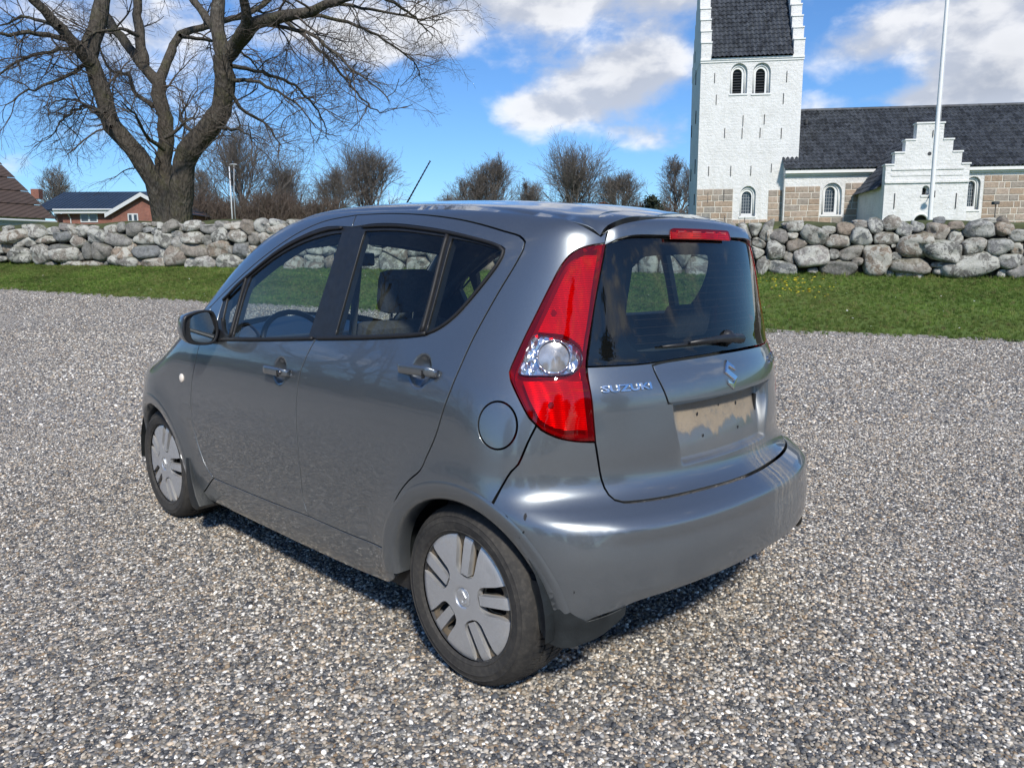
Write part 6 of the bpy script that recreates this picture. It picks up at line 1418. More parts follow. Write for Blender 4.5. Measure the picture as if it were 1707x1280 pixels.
brake_ring = ring(lin((ylim, zb_), (ylim-.003, zt_-.012)), np.array([(ylim-.003, zt_-.012), (ylim-.007, zt_-.003), (ylim-.018, zt_)]), np.array([(ylim-.018, zt_), (0, zt_+.001), (-ylim+.018, zt_)]), np.array([(-ylim+.018, zt_), (-ylim+.007, zt_-.003), (-ylim+.003, zt_-.012)]), lin((-ylim+.003, zt_-.012), (-ylim, zb_)), np.array([(-ylim, zb_), (0, zb_+.001), (ylim, zb_)]), step=.012)
bk = panel('brake_light', RSP, [brake_ring], REDREF, car, off=.0005, thick=.004, h=.02, mirror=False, gap=0)
panel('lens', RSP, [brake_ring], LENS, bk, off=.006, thick=.006, h=.02, mirror=False, gap=0)
for k in range(4):
    yy = -.125+k*.083; p, n = surf_n(RSP, np.array([[yy, (zb_+zt_)/2]]), .002); hh = (zt_-zb_)*.26
    b = MB(); b.box(p[0][0]-.002, p[0][0]+.002, yy-.026, yy+.026, p[0][2]-hh, p[0][2]+hh); b.build('lamp_cell', bpy.data.materials['red_reflector'], bk)
# bare plate mountings
for (yy, zz, r_) in ((.145, .845, .006), (-.10, .850, .006), (.135, .775, .005), (-.085, .770, .005), (.02, .860, .004)):
    p, n = surf_n(REAR, np.array([[yy, zz]]), .0012, recess); a_ = np.linspace(0, 2*math.pi, 12, endpoint=False); mesh('plate_hole', [(p[0][0], yy+r_*math.cos(t), zz+r_*1.25*math.sin(t)) for t in a_], [tuple(range(12))], RUBBER, gate)
p, n = surf_n(REAR, np.array([[-.262, .835]]), 0, recess); b = MB(); b.box(p[0][0]-.010, p[0][0]+.01, -.268, -.256, .80, .862); b.build('plate_clip', BLACK, gate, bevel=.003)
# ---- roof, windscreen, bonnet
rl = D3.copy()
rl_roof = [p for p in rl if p[0] <= 1.63]
roof_front = TOP.cast(np.array([[1.62, .575], [1.645, .4], [1.66, .2], [1.665, 0]]))[0]
def ditch_disp(P):
    y = np.abs(P[:, 1]); e = np.interp(P[:, 0], [d[0] for d in ditch], [d[1] for d in ditch])
    return -.006*np.exp(-((y-e+.006)/.012)**2)+.0035*np.exp(-((y-.30)/.06)**2)*sstep(1.5, 1.2, P[:, 0])
ROOF = sym_ring([roof_front[::-1], np.array(rl_roof)[::-1], np.vstack([rl[0], roof_seam[-1]]), np.array(roof_seam)[::-1]], TOP)
roof = panel('roof', TOP, [ROOF], PAINT, car, disp=ditch_disp, back=INTLIGHT, thick=.035, h=.03, mirror=False)
ws_low = TOP.cast(np.array([[2.3, .682], [2.40, .5], [2.46, .25], [2.475, 0]]))[0]
WS = sym_ring([roof_front[::-1], np.array([p for p in rl if p[0] >= 1.6]), ws_low], WSF)
windscreen = panel('windscreen', WSF, [WS], GLASS, car, off=-.003, thick=0, gap=.004, h=.05, mirror=False, roll=0)
panel('windscreen_frit', WSF, [WS, inset(WS, .055)], FRIT, windscreen, off=-.008, thick=.012, gap=.003, h=.05, mirror=False, roll=0)
hood_side = TOP.cast(np.array([[2.3, .682], [2.5, .668], [2.7, .638], [2.86, .58]]))[0]
hood_front = TOP.cast(crom(np.array([[2.86, .58], [2.96, .40], [3.0, .2], [3.01, 0]]), .03))[0]
HOOD = sym_ring([ws_low[::-1], hood_side, hood_front], TOP)
panel('bonnet', TOP, [HOOD], PAINT, car, back=BLACK, thick=.03, h=.04, mirror=False)
# ---- front wing, sill
arcF = arch_pts(AX_F, ARCH_R, 196, 38, 34)
fender_front = np.array([[arcF[-1][0], arcF[-1][1]]])
A0 = C_fd_front[-1]
fd3 = SIDE.cast(C_fd_front)[0]
wing = ring(FEND.uv(fd3[::-1]), FEND.uv(np.vstack([fd3[0], px3(fd_top)[-1]])), FEND.uv(np.vstack([px3(fd_top)[-1], D3[-1]])), FEND.uv(hood_side),
            FEND.uv(np.vstack([hood_side[-1], SIDE.cast(np.array([[2.80, .64], arcF[-1]]))[0]])), FEND.uv(SIDE.cast(arcF[::-1])[0]),
            FEND.uv(np.vstack([SIDE.cast(arcF[:1])[0], SIDE.cast(np.array([[1.95, .215]]))[0], SIDE.cast(np.array([[1.88, .245]]))[0], fd3[-1]])))
wings = panel('front_wing', FEND, [wing], PAINT, car, back=BLACK, thick=.025, h=.03)
arch_lip(AX_F, -2, 182, wings)
p, n = surf_n(SIDE, S([(303,630)]), 0)
disc('side_repeater', p[0]+n[0]*.004, n[0], .021, .006, simple_mat('repeater_lens', (.80, .72, .62), .25, var=.1, coat=.6), wings, dome=.006)
foot_arc = arch_pts(AX_R, ARCH_R, -5, ang_foot+2, 8)
SILL = ring(np.vstack([C_sf, C_sr[1:]]), lin(C_sr[-1], foot_arc[-1]), foot_arc[::-1], np.array([[foot_arc[0][0], foot_arc[0][1]], [.37, .235], [.45, .212], [.7, .195], [1.2, .186], [1.85, .188], [1.95, .21]]), np.vstack([[1.95, .21], [1.88, .245], C_sf[0]]))
sills = panel('sill', SIDE, [SILL], PAINT, car, thick=.04, h=.04, gap=.002)
# ---- bumpers
bl_top = px3([(894.4,709),(902,716.5),(927.6,729),(959,735.4),(992.4,737)])
arcB = arch_pts(AX_R, ARCH_R, ang_split, 186, 18)
b_split3 = np.vstack([px3(bump_split)[:-1], SIDE.cast(arcB[:1])[0]])
low_px = px3([(979,1036),(1045,1013),(1068,1004),(1110,990),(1169,968)])
bump_low = np.vstack([SIDE.cast(np.array([[arcB[-1][0]-.01, .215]]))[0], low_px, CYR.cast(np.array([[.12, low_px[-1][2]+.004], [0, low_px[-1][2]+.006]]))[0]])
BUMP = sym_ring([gb2[::-1], bl_top[::-1], b_split3, SIDE.cast(arcB)[0], np.vstack([SIDE.cast(arcB[-1:])[0], bump_low[:1]]), bump_low], CYR)
def bump_disp(P):
    x, y, z = P[:, 0], np.abs(P[:, 1]), P[:, 2]
    th = np.arctan2(y, .55-x)
    shelf = .010*np.exp(-((z-.575)/.028)**2)*sstep(.62, .50, th)
    low = -.012*sstep(.40, .33, z)*sstep(.60, .45, th)
    rho = np.sqrt((x-AX_R)**2+(z-WHEEL_Z)**2)
    return shelf+low
bumper = panel('rear_bumper', CYR, [BUMP], PAINT, car, disp=bump_disp, back=BLACK, thick=.03, h=.024, mirror=False, gap=.0032)
fb_side = SIDE.cast(np.vstack([[2.80, .64], arcF[-1], arch_pts(AX_F, ARCH_R, 38, -10, 14)]))[0]
fb_top = np.vstack([hood_front[::-1], SIDE.cast(np.array([[2.80, .64]]))[0]])
FB = sym_ring([fb_top, fb_side, np.vstack([fb_side[-1:], CYF.cast(np.array([[.45, .21], [.25, .2], [0, .2]]))[0]])], CYF)
fbump = panel('front_bumper', CYF, [FB], PAINT, car, back=BLACK, thick=.03, h=.05, mirror=False)
GR = np.array([(.30*math.copysign(1, math.cos(a))*abs(math.cos(a))**.5, .36+.07*math.copysign(1, math.sin(a))*abs(math.sin(a))**.6) for a in np.linspace(0, 2*math.pi, 48, endpoint=False)])
panel('grille', CYF, [GR], PLASTIC, fbump, off=.003, thick=.02, h=.03, mirror=False, gap=0)
hl_pts = np.array([[2.98, .42], [2.86, .60], [2.66, .668], [2.60, .70], [2.72, .66]])
HLc = HLF.uv(px3([(303, 590)])) if False else None
hlP = SIDE.cast(np.array([[2.62, .80], [2.72, .82], [2.84, .76], [2.90, .68], [2.86, .62], [2.74, .66]]))[0]
HL = crom(HLF.uv(hlP), .02, True)
hls = panel('headlight', HLF, [HL], REFL, car, off=.002, thick=.01, h=.03, gap=0)
panel('lens', HLF, [HL], CLEAR, hls, off=.010, thick=.01, h=.03, gap=0)
# ---- mud flaps: follow the bumper's plan line straight down
def flap(name, th0, th1, zt, zb, fr, parent):
    n = 16; m = 10
    th = np.linspace(th0, th1, n)
    base, _ = fr.cast(np.stack([th, np.full(n, .30)], -1)); Pn, Nn = surf_n(fr, np.stack([th, np.full(n, .30)], -1), 0)
    return base, Nn
def px_on_plan(pts, z0=.30, off=.007):
    th = np.linspace(.2, 1.5, 400); B, N = surf_n(CYR, np.stack([th, np.full(400, z0)], -1), off); out = []
    for q in pts:
        d = px_dir(*q); # intersect vertical sheet
        t = np.linspace(1.2, 3.2, 1500); P = CC+d[None]*t[:, None]
        dd = np.linalg.norm(P[:, None, :2]-B[None, :, :2], axis=2); k = np.unravel_index(np.argmin(dd), dd.shape); out.append((th[k[1]], P[k[0], 2]))
    return np.array(out)
FLp = px_on_plan([(886,966),(912,973),(937,1007),(957,1026),(978,1036),(1010,1026),(1044,1011),(1042,1024),(1006,1056),(973,1072),(941,1080),(917,1072),(902,1054),(892,1005)])
class PlanSheet:
    def cast(s, uv):
        P, D = CYR.cast(np.stack([uv[:, 0], np.full(len(uv), .30)], -1)); P = P.copy(); P[:, 2] = uv[:, 1]
        return P, D
FLr = ring(FLp[:2], FLp[1:5], FLp[4:7], FLp[6:], np.vstack([FLp[-1], FLp[0]]))
for o in panel('mud_flap', PlanSheet(), [FLr], PLASTIC, car, off=.009, thick=.008, h=.03, gap=0, back=PLASTIC): pass
for sy in (1, -1):
    b = MB(); pr = [(1.985, .40), (1.995, .30), (1.98, .20), (1.955, .155), (1.90, .15), (1.86, .175), (1.90, .22), (1.935, .30), (1.95, .40)]
    b.prism(pr, sy*.70, sy*.838); b.build('mud_flap', PLASTIC, car, bevel=.008, autosmooth=40)
# ---- underside, wheel housings
b = MB(); b.box(.25, 2.1, -.74, .74, .19, .30); b.box(-.34, .3, -.5, .5, .31, .42); b.box(2.0, 2.95, -.5, .5, .22, .4); b.build('underbody', STEEL, car)
b = MB(); b.prism([(-.30, .30), (-.42, .50), (-.36, .62), (.3, .62), (2.5, .62), (2.5, .32), (.3, .30)], -.70, .70); b.build('floor_pan', INTER, car) if False else None
for ax in (AX_R, AX_F):
    for sy in (1, -1):
        v = []; f = []; n = 28
        for k in range(n):
            a = R_(-4+190*k/(n-1)); c, s_ = math.cos(a), math.sin(a)
            v += [(ax+.345*c, sy*.79, WHEEL_Z+.345*s_), (ax+.345*c, sy*.50, WHEEL_Z+.345*s_), (ax, sy*.50, WHEEL_Z)]
        for k in range(n-1): f += [(3*k, 3*k+1, 3*k+4, 3*k+3), (3*k+1, 3*k+2, 3*k+4)]
        mesh('wheel_housing', v, f, PLASTIC, car, smooth=False)
ex = at_y_(1272, 911, -.44); b = MB(); ep = [(ex[0]+.40, -.40, ex[2]+.05), (ex[0]+.2, -.43, ex[2]+.03), (ex[0]+.06, -.44, ex[2]+.01), tuple(ex)]; b.tube(ep, .019, 12, cap=False); b.tube(ep[:-1]+[tuple(ex+np.array([.002, 0, 0]))], .016, 12); b.build('exhaust_pipe', simple_mat('rusty_steel', (.12, .085, .06), .6, metal=.5, var=.4), car, autosmooth=40)
# ---- door handles
def handle(c, doors, lock):
    P, N = surf_n(SIDE, np.array([[c[0]+dx, c[2]] for dx in np.linspace(.090, -.090, 17)]), 0)
    for i, sy in enumerate((1, -1)):
        v = []
        for k, (p, n) in enumerate(zip(P, N)):
            t = k/16; e = math.sin(math.pi*min(max(t, .0), 1)); ed = min(t, 1-t)/.14; ed = min(ed, 1); lift = .002+.027*ed*ed*(3-2*ed)
            hh = .0165*(.72+.28*min(1, e*2.5)); th = .009
            for a in range(12):
                an = 2*math.pi*a/12; ca, sa = math.cos(an), math.sin(an)
                ca = math.copysign(abs(ca)**.7, ca); sa = math.copysign(abs(sa)**.7, sa)
                q = p+n*(lift+th*ca)+np.array([0, 0, 1])*hh*sa
                v.append((q[0], q[1]*sy, q[2]))
        f = [(k*12+a, k*12+(a+1) % 12, (k+1)*12+(a+1) % 12, (k+1)*12+a) for k in range(16) for a in range(12)]+[tuple(range(12)), tuple(16*12+a for a in range(11, -1, -1))]
        if sy < 0: f = [q[::-1] for q in f]
        o = mesh('door_handle', v, f, PAINT, doors[i], smooth=True)
        bb = MB(); q0, n0 = surf_n(SIDE, np.array([[c[0]-.050, c[2]]]), 0)
        q = q0[0]+n0[0]*.0405; bb.box(q[0]-.0008, q[0]+.0008, sy*(q[1]-.011), sy*(q[1]+.0008), c[2]-.0125, c[2]+.0135); bb.build('handle_joint', RUBBER, doors[i])
        if lock and sy > 0:
            q0, n0 = surf_n(SIDE, np.array([[c[0]-.066, c[2]]]), 0); q = q0[0]+n0[0]*.0385
            bb = MB(); bb.lathe([(.0001, .0035), (.008, .003), (.009, -.002)], 20, 'y', q); bb.build('key_lock', simple_mat('lock_metal', (.16, .16, .17), .3, metal=1), doors[i], smooth=True)
handle(P_hf, fdoors, True); handle(P_hr, rdoors, False)
# ---- door mirrors
def on_plane_x(pts, x):
    out = []
    for q in pts:
        d = px_dir(*q); t = (x-CC[0])/d[0]; p = CC+d*t; out.append((p[1], p[2]))
    return np.array(out)
MX = 1.60
mo = on_plane_x([(304,542),(307,528),(322,520.5),(337,517),(352,517.4),(358.5,524),(364,542),(363.5,559.6),(356,572.5),(337,575.4),(319.6,573.6),(310,567.8),(304.4,556)], MX)
mg = on_plane_x([(317.5,530),(325.4,524.4),(341,520.5),(347.7,523),(354.7,542),(357.5,553.7),(351,568.5),(337,570.5),(322,567.8),(317,558),(315.5,542)], MX+.01)
mo = crom(mo, .012, True); mg = crom(mg, .012, True)
MIRR = simple_mat('mirror_glass', (.78, .82, .80), .02, metal=1, var=.03)
for i, sy in enumerate((1, -1)):
    mc = mo.mean(0); v = []; k = len(mo)
    secs = [(-.002, .86), (-.006, .95), (0, 1.0), (.02, 1.0), (.05, .96), (.08, .86), (.10, .70), (.115, .45), (.12, .1)]
    for dx, s_ in secs:
        for q in mo: v.append((MX+dx, sy*(mc[0]+(q[0]-mc[0])*s_), mc[1]+(q[1]-mc[1])*s_))
    f = [(a*k+j, a*k+(j+1) % k, (a+1)*k+(j+1) % k, (a+1)*k+j) for a in range(len(secs)-1) for j in range(k)]
    f.append(tuple(range((len(secs)-1)*k, len(secs)*k)))
    hs = mesh('door_mirror', v, f, [PAINT, BLACK], car, smooth=True, midx=[1 if a < 2*k else 0 for a in range(len(f))])
    if i == 0: hs['label'] = 'grey door mirror beside the front quarter glass'
    v = [(MX+.003, sy*q[0], q[1]) for q in mg]; n = len(v); v += [(MX+.012, sy*q[0], q[1]) for q in mg]
    f = [tuple(range(n))]+[(j, (j+1) % n, n+(j+1) % n, n+j) for j in range(n)]
    mesh('mirror_glass', v, f, MIRR, hs)
    inn = mo[:, 0].min()
    v = [(MX+.008, sy*(mc[0]+(q[0]-mc[0])*.97), mc[1]+(q[1]-mc[1])*.97) for q in mo]
    mesh('mirror_backplate', v, [tuple(range(k))], BLACK, hs)
    wp, _ = SIDE.cast(np.array([[MX+.07, 1.015]])); wy = wp[0][1]
    b = MB(); b.prism([(MX+.02, .988), (MX+.03, 1.045), (MX+.12, 1.05), (MX+.13, .985)], sy*(wy-.01), sy*(inn+.03)); b.build('mirror_arm', BLACK, hs, bevel=.008, autosmooth=40)
# black sail plate at the foot of the A-pillar
sail = ring(S([(361,567),(385,566)]), S([(385,566),(372,552),(369,530)]), S([(369,530),(365,530),(357,558)]), S([(357,558),(361,567)]))
panel('mirror_sail', SIDE, [sail], BLACK, fdoors, off=.004, thick=.02, h=.03, gap=0)
# ---- wiper, aerial
def px_rear(pts, off):
    P = px3(pts); return surf_n(REAR, REAR.uv(P), off)[0]
wp = px_rear([(1098,579),(1130,576),(1165,572),(1195,569)], .016)
b = MB(); b.tube(wp, [.004, .006, .007, .006], 6); b.build('wiper_blade', BLACK, gate, smooth=True)
wa = px_rear([(1222,567),(1205,566),(1180,568),(1138,574)], .03)
b = MB(); b.tube(wa, [.017, .015, .010, .006], 8); wiper = b.build('wiper_arm', BLACK, gate, smooth=True)
wpv = px_rear([(1212,562)], .0); b = MB(); b.lathe([(.026, -.002), (.024, .012), (.014, .02), (.001, .022)], 24, 'x', (wpv[0][0], wpv[0][1], wpv[0][2])); o = b.build('wiper_pivot', BLACK, gate, smooth=True)
o.scale = (-1, 1, 1); o.location = (2*wpv[0][0], 0, 0)
def at_y(px, py, y):
    d = px_dir(px, py); t = (y-CC[1])/d[1]; return CC+d*t
tip = at_y(717, 269, 0.0); bs = at_y(668, 343, 0.0)
zb = float(TOP.cast(np.array([[bs[0], 0.0]]))[0][0][2]); bs = np.array([bs[0], 0, zb])
b = MB(); b.lathe([(.026, zb-.004), (.024, zb+.008), (.014, zb+.022), (.006, zb+.034)], 20, 'z', (bs[0], 0, 0)); aer = b.build('aerial_base', BLACK, roof, smooth=True)
pts = [bs+(tip-bs)*t for t in np.linspace(.06, 1, 40)]
b = MB(); b.tube(pts, [.0042-.0012*t+.0008*math.sin(t*150) for t in np.linspace(0, 1, 39)]+[.005], 7); b.build('aerial_mast', BLACK, roof, smooth=True)
# ---- badges
S_HALF = [(0, 1), (.70, .52), (.70, .20), (.02, .56), (-.20, .41), (.76, -.22)]
S_POLY = S_HALF+[(-x, -y) for x, y in S_HALF]
def flat_badge(name, poly, c, fr, sx, sz, h, mat, parent, base=0.0):
    r = np.array([(c[0]-p[0]*sx, c[1]+p[1]*sz) for p in poly]); r = r if area(r) > 0 else r[::-1]; vv, T = tri_region([r], 1.0); n = len(vv)
    P, N = surf_n(fr, vv, 0); ctr_ = P.mean(0); g = np.cross(P[T[:, 1]]-P[T[:, 0]], P[T[:, 2]]-P[T[:, 0]])
    if (g*N[T[:, 0]]).sum() < 0: T = T[:, ::-1]
    b = MB(); k = ((vv-vv.mean(0))*.86+vv.mean(0)); P2, N2 = surf_n(fr, r, 0); P3, N3 = surf_n(fr, inset(r, sx*.05), 0)
    # bevelled rim and flat top
    Pt, Nt = surf_n(fr, inset(r, sx*.05), 0); m = len(r)
    vt, Tt = tri_region([inset(r, sx*.05)], 1.0); Pv, Nv = surf_n(fr, vt, 0); g = np.cross(Pv[Tt[:, 1]]-Pv[Tt[:, 0]], Pv[Tt[:, 2]]-Pv[Tt[:, 0]])
    if (g*Nv[Tt[:, 0]]).sum() < 0: Tt = Tt[:, ::-1]
    b.add(Pv+Nv*(h+base), [tuple(t) for t in Tt]); b.add(np.vstack([P2+N2*(base-.003), P2+N2*(base+h*.55), Pt+Nt*(h+base)]), [(i, (i+1) % m, m+(i+1) % m, m+i) for i in range(m)]+[(m+i, m+(i+1) % m, 2*m+(i+1) % m, 2*m+i) for i in range(m)])
    return b.build(name, mat, parent, recalc=False)
eP = px3([(1217, 625)])[0]
flat_badge('badge', S_POLY, (eP[1], eP[2]), REAR, .047, .047, .006, CHROME, gate, base=.002)
def text_mesh(txt, name, mat, place, size=1.0, depth=.2, bold=.02):
    cu = bpy.data.curves.new(name+'_src', 'FONT'); cu.body = txt; cu.size = 1; cu.extrude = depth; cu.offset = bold; cu.bevel_depth = .0; cu.resolution_u = 4
    o = bpy.data.objects.new(name+'_src', cu); col.objects.link(o); dg = bpy.context.evaluated_depsgraph_get(); me = bpy.data.meshes.new_from_object(o.evaluated_get(dg)); 
    bpy.data.objects.remove(o); bpy.data.curves.remove(cu)
    co = np.zeros(len(me.vertices)*3); me.vertices.foreach_get('co', co); co = co.reshape(-1, 3)
    co[:, 0] = (co[:, 0]-co[:, 0].min())/(co[:, 0].max()-co[:, 0].min()); co[:, 1] = (co[:, 1]-co[:, 1].min())/(co[:, 1].max()-co[:, 1].min())
    co[:, 2] = np.sign(co[:, 2])
    P = place(co); me.vertices.foreach_set('co', P.ravel()); me.update(); me.name = name; me.materials.clear(); me.materials.append(mat); return me
tq = px3([(1004, 655), (1086.5, 648), (1086, 637), (1004, 643.5)])
def place_badge(a, b, z0, z1, h):
    def f(co):
        y = a+(b-a)*co[:, 0]; zz = z0[0]+(z0[1]-z0[0])*co[:, 0]; zt = z1[0]+(z1[1]-z1[0])*co[:, 0]
        z = zz+(zt-zz)*co[:, 1]; P, N = surf_n(REAR, np.stack([y, z], -1), 0); return P+N*(np.where(co[:, 2] > 0, h, -.002))[:, None]
    return f
link('badge_lettering', text_mesh('SUZUKI', 'badge_lettering', CHROME, place_badge(tq[0][1], tq[1][1], (tq[0][2], tq[1][2]), (tq[3][2], tq[2][2]), .005), bold=.03), gate)
zl = tq[0][2]; link('badge_lettering', text_mesh('SPLASH', 'badge_lettering', CHROME, place_badge(-tq[1][1]+.015, -tq[0][1]+.01, (zl+.003, zl+.003), (zl+.031, zl+.031), .005), bold=.03), gate)
# scrapes on the wheel-arch edge and bumper
SCR = simple_mat('bare_black_plastic', (.01, .011, .013), .7)
for (px, py, w, hgt, ang) in ((876, 861, .010, .022, .3), (844, 862, .012, .010, .8), (870, 890, .006, .03, .5), (957, 987, .003, .012, 0)):
    p = px3([(px, py)])[0]; rng = random.Random(int(px)); uv0 = CYR.uv(p[None])[0]; q = []
    for k in range(9):
        a = 2*math.pi*k/9; r = .6+.5*rng.random(); dx, dz = w*r*math.cos(a)*.5, hgt*r*math.sin(a)*.5
        q.append((uv0[0]+(dx*math.cos(ang)-dz*math.sin(ang)), uv0[1]+dx*math.sin(ang)+dz*math.cos(ang)))
    P, N = surf_n(CYR, np.array(q), .0008, bump_disp); mesh('paint_scrape', P, [tuple(range(9))], SCR, bumper)
# ---- wheels
def make_wheel():
    root = empty('wheel', parent=car)
    b = MB(); rim_r = .2065
    prof = [(rim_r, .010), (.214, .016), (.2165, .0185), (.219, .0165), (.228, .0195), (.245, .0208), (.2465, .0222), (.2485, .0205), (.262, .0182), (.2635, .0198), (.266, .0165), (.276, .010), (.285, -.002), (.290, -.014), (.2925, -.022)]
    b.lathe(prof, 64, 'y')
    b.lathe([(.2925, -.022), (.292, -.024), (.2915, -.182), (.2925, -.184), (.287, -.196), (.27, -.206), (.2, -.20)], 64, 'y')
    ty = b.build('tyre', TYRE, root, autosmooth=38)
    # tread blocks
    tb = MB(); n = 72
    for k in range(n):
        a0 = 2*math.pi*(k+.1)/n; a1 = 2*math.pi*(k+.9)/n
        for (y0, y1, r, sk) in ((-.016, -.052, .2975, .25), (-.060, -.096, .299, .12), (-.104, -.140, .299, -.12), (-.148, -.186, .2975, -.25)):
            if (k % 2 == 0) and y0 in (-.060,): pass
            sa = sk*2*math.pi/n
            pts = []
            for rr in (.290, r):
                for (a, y, q) in ((a0, y0, 0), (a1, y0, 0), (a1+sa, y1, 0), (a0+sa, y1, 0)):
                    e = rr-(.006 if (rr > .291 and y in (-.016, -.186)) else 0); pts.append((e*math.cos(a), y, e*math.sin(a)))
            tb.add(pts, [(4,5,6,7), (0,1,5,4), (1,2,6,5), (2,3,7,6), (3,0,4,7)])
    tb.build('tread', TYRE, root)
    b = MB(); b.lathe([(.205, .006), (.19, -.01), (.185, -.04), (.15, -.055), (.09, -.045), (.001, -.04)], 48, 'y'); rim = b.build('rim', STEEL, root, smooth=True)
    # hub cap: plate with five bays, a bar in each bay
    RO = .2075
    def dome(r): return .020-.010*(r/RO)**2-.006*np.clip((r-.185)/.022, 0, 1)**2
    def rot(p, a): c, s_ = math.cos(a), math.sin(a); return np.stack([p[:, 0]*c-p[:, 1]*s_, p[:, 0]*s_+p[:, 1]*c], -1)
    # bay outline along +x: rounded inner end at r=.078, widening outwards to the rim
    half = [(.0725, 0), (.0755, .020), (.083, .034), (.098, .0425), (.125, .0455), (.16, .0490), (.1975, .0565)]
    bay = np.array(half+[(.2035, .03), (.2050, 0), (.2035, -.03)]+[(x, -y) for x, y in half[::-1][:-1]])
    bay = np.vstack([crom(np.array([(x, -y) for x, y in half[::-1]]+half[1:]), .006), crom(np.array([half[-1], (.2035, .03), (.2055, 0), (.2035, -.03), (half[-1][0], -half[-1][1])]), .008)[1:-1]])
    bar = np.array([(.080, -.0155), (.202, -.0185), (.2040, 0), (.202, .0185), (.080, .0155)]); bar = ring(lin(bar[0], bar[1]), bar[1:4], lin(bar[3], bar[4]), lin(bar[4], bar[0]), step=.01)
    slotA = crom(np.array([(.083, .0180), (.10, .0185), (.14, .0195), (.168, .0200), (.172, .030), (.160, .0420), (.13, .0430), (.103, .0400), (.089, .0320)]), .007, True); slotB = slotA*np.array([1, -1])
    circ = np.array([(RO*math.cos(a), RO*math.sin(a)) for a in np.linspace(0, 2*math.pi, 110, endpoint=False)])
    hb = MB(); angs = [R_(97+72*k) for k in range(5)]
    def plate(rings, zf, wall=0, extra=None):
        vv, T = tri_region(rings, .009, extra); r = np.linalg.norm(vv, axis=1); y = zf(vv, r)
        V = np.stack([vv[:, 0], y, vv[:, 1]], -1)
        used = np.unique(T); mp = -np.ones(len(vv), int); mp[used] = np.arange(len(used)); V = V[used]; T2 = mp[T]
        hb.add(V, [tuple(t[::-1]) for t in T2])
        if wall:
            es = set()
            for a, b_, c in T2:
                for e in ((a, b_), (b_, c), (c, a)): es.add((int(e[0]), int(e[1])))
            bd = [e for e in es if (e[1], e[0]) not in es]
            for a, b_ in bd:
                p, q = V[a], V[b_]; hb.add([p, q, q-np.array([0, wall, 0]), p-np.array([0, wall, 0])], [(0, 1, 2, 3)])
    plate([circ]+[rot(bay, a) for a in angs], lambda vv, r: dome(r)-.005*np.exp(-((r-.0315)/.0028)**2)-.002*(r < .03), .024, np.array([(q*math.cos(a), q*math.sin(a)) for q in (.012, .020, .0255, .0285, .0300, .0315, .0330, .0350, .039) for a in np.linspace(0, 2*math.pi, 40, endpoint=False)]))
    for a in angs:
        plate([rot(bar, a)], lambda vv, r: dome(r), .024)
        hb.cur = 1
        def flo(vv, r, a=a):
            l = rot(vv, -a); return dome(r)-.007-.024*np.clip((.2-l[:, 0])/.07, 0, 1)
        plate([rot(inset(bay, -.001), a), rot(slotA, a), rot(slotB, a)], flo)
        hb.cur = 0
    hc = hb.build('hub_cap', [HUB, simple_mat('dirt_shade_pocket', (.15, .118, .08), .8, var=.45, scale=40)], root, recalc=False)  # pocket floors: brown grime, coloured darker so the gaps beside the bars look deep
    me = hc.data; me.polygons.foreach_set('use_smooth', np.ones(len(me.polygons), dtype=bool)); 
    bm = bmesh.new(); bm.from_mesh(me); bmesh.ops.remove_doubles(bm, verts=bm.verts, dist=.0002); bmesh.ops.recalc_face_normals(bm, faces=bm.faces); bm.to_mesh(me); bm.free(); me.set_sharp_from_angle(angle=R_(28))
    b = MB(); n = len(S_POLY); v = [(x*.0225, .0215, y*.0255) for x, y in S_POLY]+[(x*.0240, .015, y*.027) for x, y in S_POLY]
    vt, Tt = tri_region([np.array([(x*.0225, y*.0255) for x, y in S_POLY])], 1.0); b.add([(p[0], .0215, p[1]) for p in vt], [tuple(t[::-1]) for t in Tt])
    b.add(v, [(i, (i+1) % n, n+(i+1) % n, n+i) for i in range(n)]); b.build('badge', HUB, root)
    return root
w0 = make_wheel()
def clone(o, parent):
    c = o.copy(); col.objects.link(c); c.parent = parent
    for ch in o.children: clone(ch, c)
    return c
wheels = [w0]+[clone(w0, car) for _ in range(3)]
for w, (x, y, rz, spin) in zip(wheels, ((AX_R, .782, 0, 0), (AX_F, .780, 0, .15), (AX_R, -.782, math.pi, .5), (AX_F, -.780, math.pi, .8))):
    w.location = (x, y, WHEEL_Z); w.rotation_euler = (0, -spin if y > 0 else spin, rz)
# ---- interior
def rbox(name, x0, x1, y0, y1, z0, z1, mat, bev=.03, tilt=0, piv=None, parent=None):
    b = MB(); b.box(x0, x1, y0, y1, z0, z1)
    if tilt:
        c, s_ = math.cos(tilt), math.sin(tilt); px, pz = piv
        b.v = [(px+(x-px)*c-(z-pz)*s_, y, pz+(x-px)*s_+(z-pz)*c) for x, y, z in b.v]
    return b.build(name, mat, parent or car, bevel=bev, autosmooth=50)
for sy in (1, -1):
    s0 = empty('front_seat', parent=car)
    y0, y1 = sy*.12, sy*.60; y0, y1 = min(y0, y1), max(y0, y1); ym = (y0+y1)/2
    rbox('seat_cushion', .98, 1.48, y0, y1, .36, .54, FABRIC, .05, R_(6), (1.0, .45), s0)
    rbox('seat_back', .90, 1.03, y0+.01, y1-.01, .48, 1.12, FABRIC, .05, R_(14), (.97, .5), s0)
    rbox('head_rest', .775, .865, ym-.13, ym+.13, 1.13, 1.31, FABRIC, .045, R_(10), (.82, 1.2), s0)
    b = MB(); b.tube([(.86, ym-.06, 1.05), (.83, ym-.06, 1.2)], .007, 8); b.tube([(.86, ym+.06, 1.05), (.83, ym+.06, 1.2)], .007, 8); b.build('head_rest_post', CHROME, s0)
rs = empty('rear_seat', parent=car)
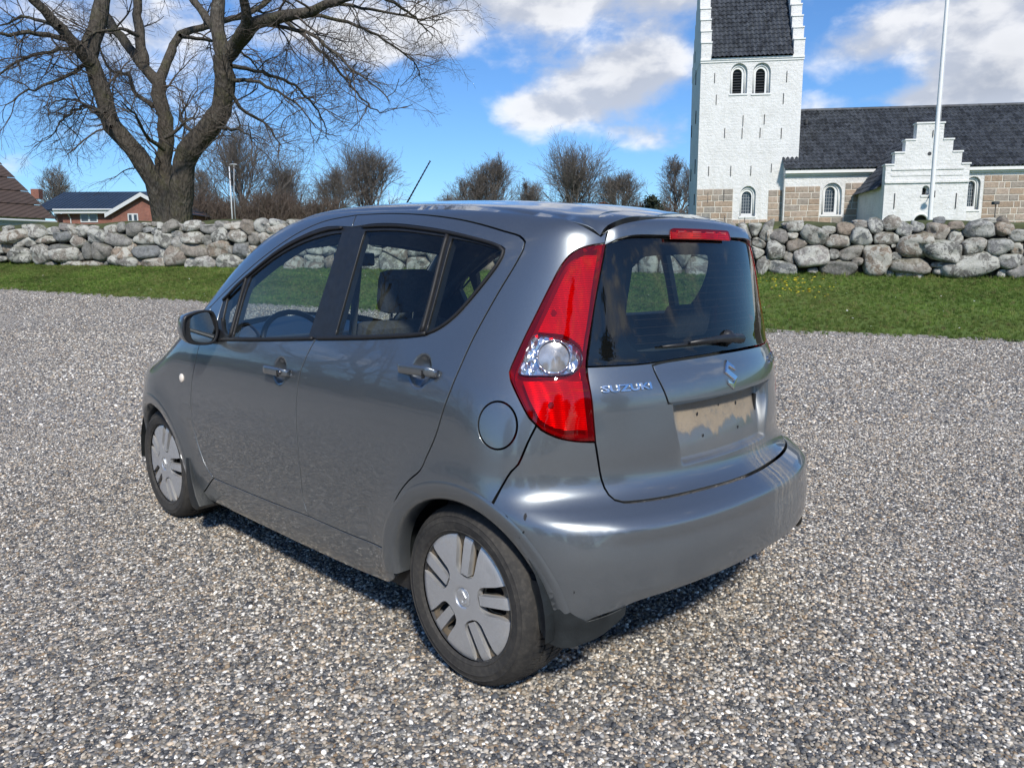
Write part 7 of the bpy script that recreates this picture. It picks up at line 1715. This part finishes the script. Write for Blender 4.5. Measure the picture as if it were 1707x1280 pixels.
rbox('seat_cushion', .15, .62, -.62, .62, .38, .56, FABRIC, .05, R_(5), (.2, .5), rs)
rbox('seat_back', .02, .15, -.62, .62, .50, 1.02, FABRIC, .05, R_(16), (.1, .5), rs)
for y in (-.36, .36): rbox('head_rest', -.10, -.02, y-.13, y+.13, 1.04, 1.17, FABRIC, .035, R_(12), (-.05, 1.1), rs)
b = MB(); b.prism([(1.95, .55), (1.92, .84), (1.97, .91), (2.08, .935), (2.24, .93), (2.30, .88), (2.30, .5)], -.60, .60); dash = b.build('dashboard', INTER, car, bevel=.03, autosmooth=50)
b = MB(); sc_ = Vector((1.70, .36, .93)); ax_ = Vector((.90, 0, -.43)).normalized(); u_ = Vector((0, 1, 0)); v_ = ax_.cross(u_)
b.tube([sc_+u_*.18*math.cos(t)+v_*.18*math.sin(t) for t in np.linspace(0, 2*math.pi, 40)], .014, 8); stw = b.build('steering_wheel', BLACK, car, smooth=True)
b = MB(); b.tube([sc_, sc_+ax_*.3], .035, 10); [b.tube([sc_, sc_+u_*.17*math.cos(a)+v_*.17*math.sin(a)], .014, 6) for a in (.15, math.pi-.15, -math.pi/2)]; b.build('steering_hub', BLACK, stw, smooth=True)
b = MB(); b.box(1.70, 1.73, -.12, .12, 1.315, 1.385); mi = b.build('rear_view_mirror', BLACK, car, bevel=.012, autosmooth=40)
b = MB(); b.tube([(1.73, 0, 1.37), (1.80, 0, 1.40)], .012, 6); b.build('mirror_stalk', BLACK, mi)
rbox('floor', -.35, 2.2, -.70, .70, .31, .345, INTER, .01)
rbox('luggage_cover', -.26, .0, -.58, .58, .93, .945, FABRIC, .005)
rbox('centre_console', 1.0, 2.0, -.1, .1, .34, .60, INTER, .03)
for sy in (1, -1):
    # inner pillar trims and belts
    p1, _ = SIDE.cast(np.array([[.80, 1.0], [.80, 1.15], [.81, 1.3], [.82, 1.44], [.82, 1.5]])); b = MB(); b.tube([(p[0], sy*(p[1]-.055), p[2]) for p in p1], .030, 8); b.build('pillar_trim', INTLIGHT, car, smooth=True)
    b = MB(); b.tube([(.80, sy*.60, 1.33), (.84, sy*.62, 1.0), (.86, sy*.66, .6)], .016, 5); b.build('seat_belt', INTER, car)
    p1 = TOP.cast(np.array([[1.66, .54], [1.87, .58], [2.1, .62], [2.28, .645]]))[0]; b = MB(); b.tube([(p[0], sy*p[1], p[2]-.035) for p in p1], .028, 8); b.build('windscreen_pillar_trim', INTLIGHT, car, smooth=True)
# door jambs behind the shut lines
for ln in (C_rd_rear[:-2], C_rd_top, C_fd_top): bead('door_jamb', SIDE, ln, .028, -.058, INTER, (car, car), 6)
